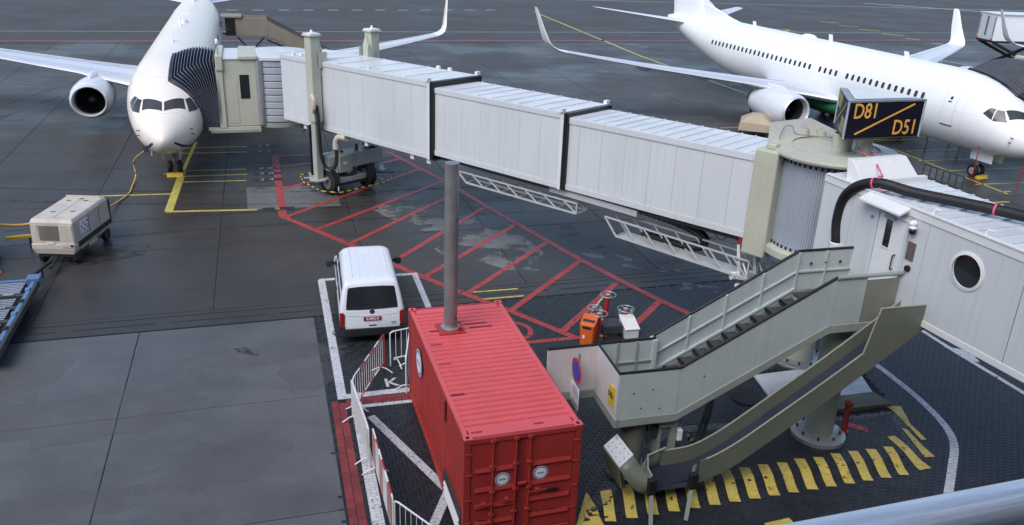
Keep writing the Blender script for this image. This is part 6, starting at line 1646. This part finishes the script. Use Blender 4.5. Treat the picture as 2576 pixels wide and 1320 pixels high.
# ================================================================ PALLET DOLLY (local x across, y along)
dy_ = thing('pallet_dolly', 'blue steel pallet dolly with bright rollers at the left edge', 'dolly', (-14.95, 22.25, 0), R(107.2) - pi / 2)
dw, dl_ = 2.6, 5.3
for x, nm in ((0.35, 'side_beam'), (-dw + .25, 'side_beam')):
    MB().box(x, x + .10, -2.65, 2.65, .34, .56).build(nm, M_dgrey, dy_, bevel=.02); MB().box(x - .12, x, -2.6, 2.6, .50, .555).build('edge_rail', M_dolly, dy_, bevel=.01)
for y in (-2.6, 2.5): MB().box(-dw + .3, .4, y, y + .12, .36, .55).build('end_beam', M_dolly, dy_, bevel=.02)
MB().box(.08, .48, 2.35, 2.75, .36, .66).build('corner_stop', M_dolly, dy_, bevel=.03); MB().box(.0, .46, -2.8, -2.5, .40, .56).build('corner_stop', M_dolly, dy_, bevel=.05)
MB().box(-dw + .35, .35, -2.6, 2.6, .22, .36).build('underframe', M_dgrey, dy_)
rp_ = None
for yy in [2.38 - .13 * i for i in range(40)]:
    blk_ = (1.55 > yy > 1.2) or (.55 > yy > .3) or (-.4 > yy > -.65) or (-1.35 > yy > -1.6)
    if blk_: continue
    if rp_ is None: o = MB().cyl((-1.0, 0, 0), (1.05, 0, 0), .045, None, 10).build('roller', M_roll, dy_, smooth=50); rp_ = o
    else: o = bpy.data.objects.new('roller', rp_.data); C.objects.link(o); o.parent = dy_
    o.location = (-.98, yy, .50)
for yy in (1.38, .42, -.52, -1.48): MB().box(-1.9, .25, yy - .09, yy + .09, .40, .54).build('cross_plate', M_dgrey, dy_, bevel=.01); MB().box(-.35, -.05, yy - .06, yy + .06, .545, .57).build('latch', M_galv, dy_, bevel=.01)
for yy in (1.7, .8, -.1, -1.1, -2.0): MB().box(.20, .34, yy - .10, yy + .10, .50, .60).build('side_guide', M_blk if yy in (.8, -1.1) else M_dolly, dy_, bevel=.02)
for x in (.05, -1.9):
    for y in (-1.9, -1.2, 1.2, 1.9): MB().lathe([(.08, -.06), (.17, -.06), (.18, 0), (.17, .06), (.08, .06)], 16, Matrix.Translation((x, y, .18)) @ Matrix.Rotation(pi / 2, 4, 'Y')).build('wheel', M_tyre, dy_, smooth=40)
tb = tag(MB().beam((-15.85, 25.05, .38), (-16.02, 27.2, .34), .10, .08).build('tow_bar', M_blk, None, bevel=.01), 'black tow bar between the blue dolly and the cream cart', 'tow bar')
MB().tube([(-15.94, 26.1, .34), (-15.94, 26.1, .02)], .03, 8).build('prop', M_blk, tb)

# ---- tractor cut by the left edge
tr2 = thing('baggage_tractor', 'dark blue towing tractor mostly cut off by the left edge', 'tractor', (-19.0, 27.3, 0), R(12))
MB().box(-1.0, .55, -1.0, .9, .35, .85).build('body', M_navy, tr2, bevel=.06); MB().box(-1.0, .50, -.2, .85, .85, 1.25).build('hood', M_navy, tr2, bevel=.08)
MB().box(-.9, .45, -.1, .75, 1.25, 1.30).build('hood_top', M_wing, tr2, bevel=.02)
for x, y in ((.45, -.7), (.45, .6), (-.9, -.7), (-.9, .6)): MB().lathe([(.1, -.1), (.28, -.1), (.30, 0), (.28, .1), (.1, .1)], 18, Matrix.Translation((x, y, .30)) @ Matrix.Rotation(pi / 2, 4, 'Y')).build('wheel', M_tyre, tr2, smooth=40)
MB().box(-.5, .3, -.95, -.5, .85, 1.15).build('seat', M_blk, tr2, bevel=.05); MB().box(.35, .52, -.98, -.8, .3, 1.9).build('post', M_blk, tr2, bevel=.02)
MB().box(-.9, .55, -1.0, .3, 1.88, 1.96).build('canopy', M_wing, tr2, bevel=.03)
oc = tag(MB().lathe([(.22, 0), (.22, .03), (.15, .04), (.03, .62), (.01, .63)], 20, Matrix.Translation((-17.75, 26.35, 0))).build('traffic_cone', M_orange, None, smooth=40), 'orange traffic cone at the left edge beside the tractor', 'cone')
yb = tag(MB().box(-.45, .45, -.06, .06, .42, .54).build('tow_hitch', M_yp, None, bevel=.02), 'yellow tow bar between the tractor and the cream cart', 'tow bar'); yb.location = (-18.05, 28.6, 0); yb.rotation_euler = (0, 0, R(28))
MB().cyl((.45, 0, .48), (.62, .02, .44), .03, None, 8).build('eye', M_blk, yb); MB().cyl((.3, 0, 0), (.3, 0, .45), .03, None, 8).build('jockey_leg', M_blk, yb)
tag(MB().tube(smoothpath([(-18.4, 28.0, 1.15), (-17.9, 28.5, .98), (-17.4, 28.7, 1.05), (-16.9, 28.9, 1.2)], 5), .05, 8).build('hose', M_yhose, None, smooth=50), 'short yellow hose between the tractor and the cream cart', 'hose')

# ================================================================ PIT POSTS, BIN, CABINET behind the stairs
def pit_post(x, y, h, label, lean=(0, 0), ring=.25, k=0):
    p = thing('marker_post', label, 'post', (x, y, 0), 0, 'red marker posts with ring tops behind the stairs')
    top = Vector((lean[0], lean[1], h)); MB().tube([(0, 0, 0), top], .075, 16).build('tube', M_predd, p, smooth=50)
    MB().tube([top + Vector((ring * cos(a), ring * sin(a), .02)) for a in [2 * pi * i / 24 for i in range(25)]], .014, 6, False).build('ring', M_galv, p)
    for a in (0, 2.1, 4.2): MB().beam(top, top + Vector((ring * cos(a + k), ring * sin(a + k), .02)), .02, .02).build('spoke', M_galv, p)
    MB().lathe([(.08, 0), (.08, .04), (.03, .07)], 14, Matrix.Translation(top)).build('cap', M_galv, p)
    s_ = [top + Vector((.17, -.06, .0)), top + Vector((.22, -.05, -.2)), top + Vector((.16, -.06, -.42))] if k != 1 else [top + Vector((-.15, -.05, -.05)), top + Vector((-.28, -.05, -.25)), top + Vector((-.34, -.05, -.4))]
    MB().tube(smoothpath(s_, 4), .028, 6).build('tape', paint('tape_pale', (.50, .55, .30), .6, var=.3), p)
    MB().box(-.05, .05, -.05, .05, -.06, .06, Matrix.Translation(top + Vector((-.18, 0, -.08)))).build('tag', M_galv, p)
    MB().lathe([(.20, 0), (.20, .03), (.09, .05)], 18).build('base', M_dgrey, p)
pit_post(3.02, 24.2, 1.02, 'tallest red post with a ring top on the pavers', (.05, .02), .25, 1)
pit_post(2.72, 24.05, .62, 'short red post with a tilted ring top left of the tallest post', (-.06, .03), .22)
pit_post(2.70, 23.15, .86, 'red post with a ring top beside the orange bin', (.02, .0), .25, 1)
pit_post(3.62, 23.95, .68, 'red post with a ring top standing alone above the pale cabinet', (.01, 0), .26)
bn = thing('litter_bin', 'orange plastic litter bin with a slanted hood on the pavers', 'bin', (2.40, 22.86, 0), R(-22))
MB().loft([rrect(.20, -.19, .19, .05, .05, 0), rrect(.23, -.22, .22, .06, .06, .62), [(x, y, z + .22 * (y + .22) / .44) for x, y, z in rrect(.23, -.22, .22, .06, .06, .68)]]).build('body', M_orange, bn, smooth=40)
MB().box(-.15, .15, -.225, -.18, .56, .66).build('opening', M_blk, bn, bevel=.02); MB().box(-.11, -.05, -.226, -.2, .25, .34).build('sticker', M_brite, bn)
MB().add([(-.17, -.226, .66), (.17, -.226, .66), (.19, .0, .80), (-.19, .0, .80)], [(0, 1, 2, 3)]).build('hood_opening', M_blk, bn)
cbx = thing('cabinet', 'small pale cabinet with a sloping lid by the red posts', 'cabinet', (3.72, 23.6, 0), R(14)); cbx.scale = (.78, .85, .9)
MB().add([(-.28, -.36, 0), (.28, -.36, 0), (.28, .36, 0), (-.28, .36, 0), (-.28, -.36, .34), (.28, -.36, .34), (.28, .36, .56), (-.28, .36, .56)], [(0, 1, 5, 4), (1, 2, 6, 5), (2, 3, 7, 6), (3, 0, 4, 7)]).build('body', M_proof, cbx)
MB().add([(-.31, -.40, .33), (.31, -.40, .33), (.31, .38, .57), (-.31, .38, .57), (-.31, -.40, .36), (.31, -.40, .36), (.31, .38, .60), (-.31, .38, .60)], [(0, 1, 2, 3), (4, 5, 6, 7), (0, 1, 5, 4), (1, 2, 6, 5), (2, 3, 7, 6), (3, 0, 4, 7)]).build('lid', M_wht, cbx, bevel=.01)
tro = thing('pump_trolley', 'low black trolley with a drum among the red posts', 'trolley', (3.12, 23.62, 0), R(15))
MB().box(-.3, .3, -.35, .2, .12, .42).build('box', M_dgrey, tro, bevel=.04); MB().cyl((-.25, .32, .3), (.3, .32, .3), .13, None, 16).build('drum', M_blk, tro, smooth=40)
for x in (-.28, .28): MB().lathe([(.02, -.03), (.12, -.03), (.12, .03), (.02, .03)], 14, Matrix.Translation((x, -.25, .12)) @ Matrix.Rotation(pi / 2, 4, 'Y')).build('wheel', M_tyre, tro)
MB().tube(smoothpath([(-.2, .1, .45), (-.45, .0, .3), (-.5, -.25, .1), (-.2, -.3, .05)], 5), .035, 8).build('hose', M_yhose, tro)
# hydrant on the island
hy_ = thing('hydrant', 'rusty red standpipe on the island beside the round column foot', 'hydrant', (8.6, 18.34, .10), 0)
MB().lathe([(.13, 0), (.13, .04), (.085, .06), (.075, .55), (.085, .60), (.085, .78), (.12, .80), (.12, .86), (.07, .92), (.01, .93)], 18).build('barrel', M_hydr, hy_, smooth=30)
MB().cyl((0, -.16, .74), (0, .16, .74), .05, None, 12).build('outlet', M_hydr, hy_); MB().cyl((.05, -.1, .68), (.14, -.12, .66), .045, None, 10).build('valve_cap', M_blk, hy_)

# ================================================================ NO STOPPING SIGN by the landing (faces the flight axis)
MS = Matrix.Translation((2.42, 15.87, 0)) @ Matrix.Rotation(SA, 4, 'Z')
w0 = MS @ Vector((-.63, .97, 0))
sg = thing('traffic_sign', 'round blue and red no stopping sign above a white notice board', 'sign', (w0.x, w0.y, 0), SA)
MB().cyl((.04, 0, 0), (.04, 0, 2.95), .03, None, 10).build('post', M_galv, sg, smooth=50)
FS = Matrix.Translation((0, 0, 2.52)) @ Matrix.Rotation(-pi / 2, 4, 'Y')
dk = MB().lathe([(.001, 0), (.30, 0), (.30, .014), (.001, .014)], 36, FS).build('disc', M_sred, sg)
MB().lathe([(.001, 0), (.235, 0), (.235, .004), (.001, .004)], 36, FS @ Matrix.Translation((0, 0, .014))).build('disc_field', M_sblue, dk)
MB().box(-.03, .06, .18, .24, 2.66, 2.72).build('clip', M_sred, sg)
nb = MB().box(-.012, .0, -.26, .30, 1.62, 2.16).build('notice_board', M_brite, sg, bevel=.006)
for i, z in enumerate((2.08, 2.02, 1.96, 1.90, 1.70, 1.66)):
    for j in range(5):
        if (i == 0 and j in (0, 4)): continue
        l0 = -.21 + .085 * j; MB().box(-.0145, -.012, l0, l0 + .068, z, z + .022).build('text_line', M_sblue if i < 4 else M_blackp, nb)
MB().box(-.0145, -.012, -.02, .02, 1.78, 1.82).build('symbol', M_blackp, nb)

# ================================================================ FAR OBJECTS
# mobile passenger stairs at the rear door of the left airliner
a_ = PL_L[2]; bs = pl_world(PL_L, 33.0, 1.95, 0)
ps_ = thing('passenger_stairs', 'brown mobile passenger stairs at the rear of the pearl airliner', 'stairs', bs, a_ - pi / 2)
# local: x = port direction, y = aft
MB().box(.1, 3.2, -.1, 1.5, 2.8, 2.92).build('platform', M_dgrey, ps_)
MB().box(.9, 3.3, -.16, -.10, 2.75, 4.15).build('side_panel', M_brown, ps_, bevel=.02); MB().box(.1, 3.3, 1.5, 1.56, 2.75, 4.15).build('side_panel', M_brown, ps_, bevel=.02)
MB().box(-.2, 1.4, -.3, 1.7, 4.15, 4.30).build('hood', M_brown, ps_, bevel=.03); MB().box(-.1, .9, -.2, -.14, 2.9, 3.0).build('kick_panel', M_dgrey, ps_)
for y in (-.16, 1.5): MB().prism([(3.3, 2.75), (8.2, .35), (8.2, 1.35), (3.3, 4.0)], y, y + .06, Matrix(((1, 0, 0, 0), (0, 0, 1, 0), (0, 1, 0, 0), (0, 0, 0, 1)))).build('side_panel', M_brown, ps_); MB().beam((3.3, y, 4.05), (8.3, y, 1.4), .07, .07).build('hand_rail', M_blk, ps_)
for i in range(12): MB().box(3.3 + .4 * i, 3.72 + .4 * i, -.1, 1.5, 2.6 - .2 * i, 2.66 - .2 * i).build('step', M_tan, ps_)
for x0, z0, x1, z1 in ((.8, .4, 3.0, 2.7), (3.0, .4, 1.0, 2.7), (3.1, .5, 7.5, .6), (3.2, 2.5, 7.6, .5)): MB().beam((x0, -.2, z0), (x1, -.2, z1), .12, .12).build('frame_beam', M_navy, ps_)
MB().box(.6, 7.6, -.1, 1.5, .35, .6).build('chassis', M_navy, ps_)
for x in (1.2, 6.6):
    for y in (-.15, 1.5): MB().lathe([(.1, -.1), (.36, -.1), (.38, 0), (.36, .1), (.1, .1)], 16, Matrix.Translation((x, y, .38)) @ Matrix.Rotation(pi / 2, 4, 'X')).build('wheel', M_tyre, ps_)
# catering truck raised on its scissor lift
tk = thing('catering_truck', 'white box body of a catering truck raised on a black scissor lift', 'truck', (39.55, 73.7, 0), R(6))
MB().box(0, 7.0, -.75, 1.6, 4.0, 6.15).build('box_body', M_acw, tk, bevel=.03)
ed = MB().box(-.05, .0, -.70, 1.55, 4.05, 6.1).build('end_door', M_proof, tk, bevel=.02)
for y0_, y1_ in ((-.6, .38), (.45, 1.45)):
    for b0 in ((y0_, y0_ + .05, 4.35, 5.95), (y1_ - .05, y1_, 4.35, 5.95)): MB().box(-.08, -.05, b0[0], b0[1], b0[2], b0[3]).build('door_bar', M_dgrey, ed)
for y_ in (-.6, 1.4): MB().box(-.09, -.04, y_ - .08, y_ + .14, 4.08, 4.24).build('lamp', M_orange, ed)
MB().box(0, 7, -.75, 1.6, 3.85, 3.99).build('sub_frame', M_blk, tk); MB().box(-.1, 7, -.9, 1.7, 6.15, 6.2).build('roof', M_proof, tk)
for y_ in (-.6, 1.4): MB().beam((.2, y_, 3.85), (6.0, y_, 1.3), .28, .2).build('scissor_arm', M_blk, tk); MB().beam((6.0, y_, 3.85), (.2, y_, 1.3), .28, .2).build('scissor_arm', M_blk, tk)
MB().box(-.3, 9, -.7, 1.5, .9, 1.3).build('chassis', M_blk, tk); MB().box(7.2, 9.2, -.9, 1.7, .6, 3.0).build('cab', M_acw, tk, bevel=.1)
for x in (1.0, 8.0):
    for y_ in (-.8, 1.6): MB().lathe([(.1, -.15), (.48, -.15), (.5, 0), (.48, .15), (.1, .15)], 18, Matrix.Translation((x, y_, .5)) @ Matrix.Rotation(pi / 2, 4, 'X')).build('wheel', M_tyre, tk)
# tan covered cart near the right engine
tc = thing('covered_cart', 'cart under a faceted tan cover in front of the right engine', 'cart', (14.9, 51.9, 0), R(-15))
MB().loft([[(-1.1, -.7, .35), (1.1, -.75, .35), (1.15, .8, .35), (-1.1, .8, .35)], [(-1.0, -.65, .9), (1.0, -.7, .8), (1.05, .75, .9), (-1.0, .7, 1.0)], [(-.45, -.4, 1.32), (.35, -.45, 1.28), (.4, .4, 1.3), (-.35, .4, 1.36)], [(-.1, -.15, 1.42), (.1, -.1, 1.40), (.1, .1, 1.41), (-.1, .1, 1.42)]]).build('cover', M_tan, tc, bevel=.05)
for x in (-.8, .8):
    for y_ in (-.6, .6): MB().lathe([(.05, -.06), (.24, -.06), (.24, .06), (.05, .06)], 14, Matrix.Translation((x, y_, .24)) @ Matrix.Rotation(pi / 2, 4, 'X')).build('wheel', M_tyre, tc)
MB().beam((-1.1, 0, .4), (-2.2, -.2, .3), .06, .06).build('draw_bar', M_galv, tc)
# wheel chocks and roll on the ground by the sign
rl_ = thing('hose_roll', 'long black bundle lying on the apron behind the gate sign', 'bundle', (23.2, 52.3, 0), R(6))
for i in range(8): MB().lathe([(.08, -.11), (.28, -.12), (.32, 0), (.28, .12), (.08, .11)], 14, Matrix.Translation((-.9 + .26 * i, .05 * (i % 2), .30)) @ Matrix.Rotation(pi / 2, 4, 'Y')).build('coil', M_blk, rl_, smooth=40)
MB().box(-1.1, 1.1, -.3, .3, 0, .06).build('pallet', M_yp, rl_)
def chock(x, port, PL, label):
    p = pl_world(PL, x, port, 0); c = thing('wheel_chock', label, 'chock', p, PL[2], 'yellow wheel chocks under the nose wheels')
    MB().prism([(-.12, 0), (.12, 0), (.02, .17), (-.02, .17)], -.36, .36, Matrix(((1, 0, 0, 0), (0, 0, 1, 0), (0, 1, 0, 0), (0, 0, 0, 1)))).build('block', M_yp, c, bevel=.01); MB().tube([(0, -.5, .15), (.0, 0, .22), (0, .5, .15)], .015, 6).build('cord', M_yhose, c)
chock(3.6, 0, PL_L, 'yellow wheel chock under the pearl airliner nose gear'); chock(3.6, 0, PL_R, 'yellow wheel chock under the bright white airliner nose gear')
for x, port, z, lab in ((3.2, -1.15, 2.1, 'red warning streamer hanging from the bright airliner nose above the gear door'), (1.0, -.5, 2.0, 'red warning streamer hanging under the bright airliner radome')):
    p = pl_world(PL_R, x, port, 0); s_ = MB()
    for i in range(8):
        z0_ = z - (z - .05) * i / 8; z1_ = z - (z - .05) * (i + .8) / 8; s_.box(-.03, .03, -.004, .004, z1_, z0_)
    o = MB().box(-.025, .025, -.004, .004, .05, z).build('streamer', M_pink if False else M_predd, None); o.location = p; tag(o, lab, 'streamer')
    MB().box(-.05, .05, -.02, .02, z - .02, z + .12).build('pin', M_dgrey, o)

# ================================================================ TERMINAL and the rail in front of the camera
tm2 = thing('terminal_building', 'terminal facade and roof terrace below the viewing rail', 'building', (0.45, 1.0, 0), R(15))
MB().box(-70, 60, -40, .0, 0, 10.2).build('facade', M_fac, tm2)
MB().box(-70, 60, -40, -5.0, 10.2, 21.5).build('shade_block', M_fac, tm2)  # unseen block added behind the camera, raised to shade the container front
MB().box(-70, 60, -4.9, .02, 10.2, 10.26).build('terrace_deck', M_dgrey, tm2)
wpn = None
for i in range(24):
    if wpn is None: o = MB().box(-.0, 3.6, .0, .03, 5.4, 9.0).build('window', M_glass, tm2); wpn = o
    else: o = bpy.data.objects.new('window', wpn.data); C.objects.link(o); o.parent = tm2
    o.location = (-50 + 4.2 * i, 0, 0)
ra, rb_ = Vector((.459, .992, 11.0)), Vector((.830, 1.110, 11.0)); rd = (rb_ - ra).normalized()
rl = thing('viewing_rail', 'pale grey metal hand rail crossing the bottom right corner', 'railing', (.459, .992, 11.0), atan2(rd.y, rd.x))
MB().cyl((-4, 0, 0), (4, 0, 0), .0325, None, 40).build('hand_rail', M_rails, rl, smooth=50)
for x in (.43, -1.2, 2.0): MB().box(x - .012, x + .012, -.02, .03, -.78, -.03).build('rail_post', M_dgrey, rl, bevel=.004); MB().box(x - .03, x + .03, -.012, .012, -.06, -.028).build('saddle', M_galv, rl)
MB().box(-4, 4, -.03, .04, -.20, -.17).build('lower_rail', M_proof, rl, bevel=.005)
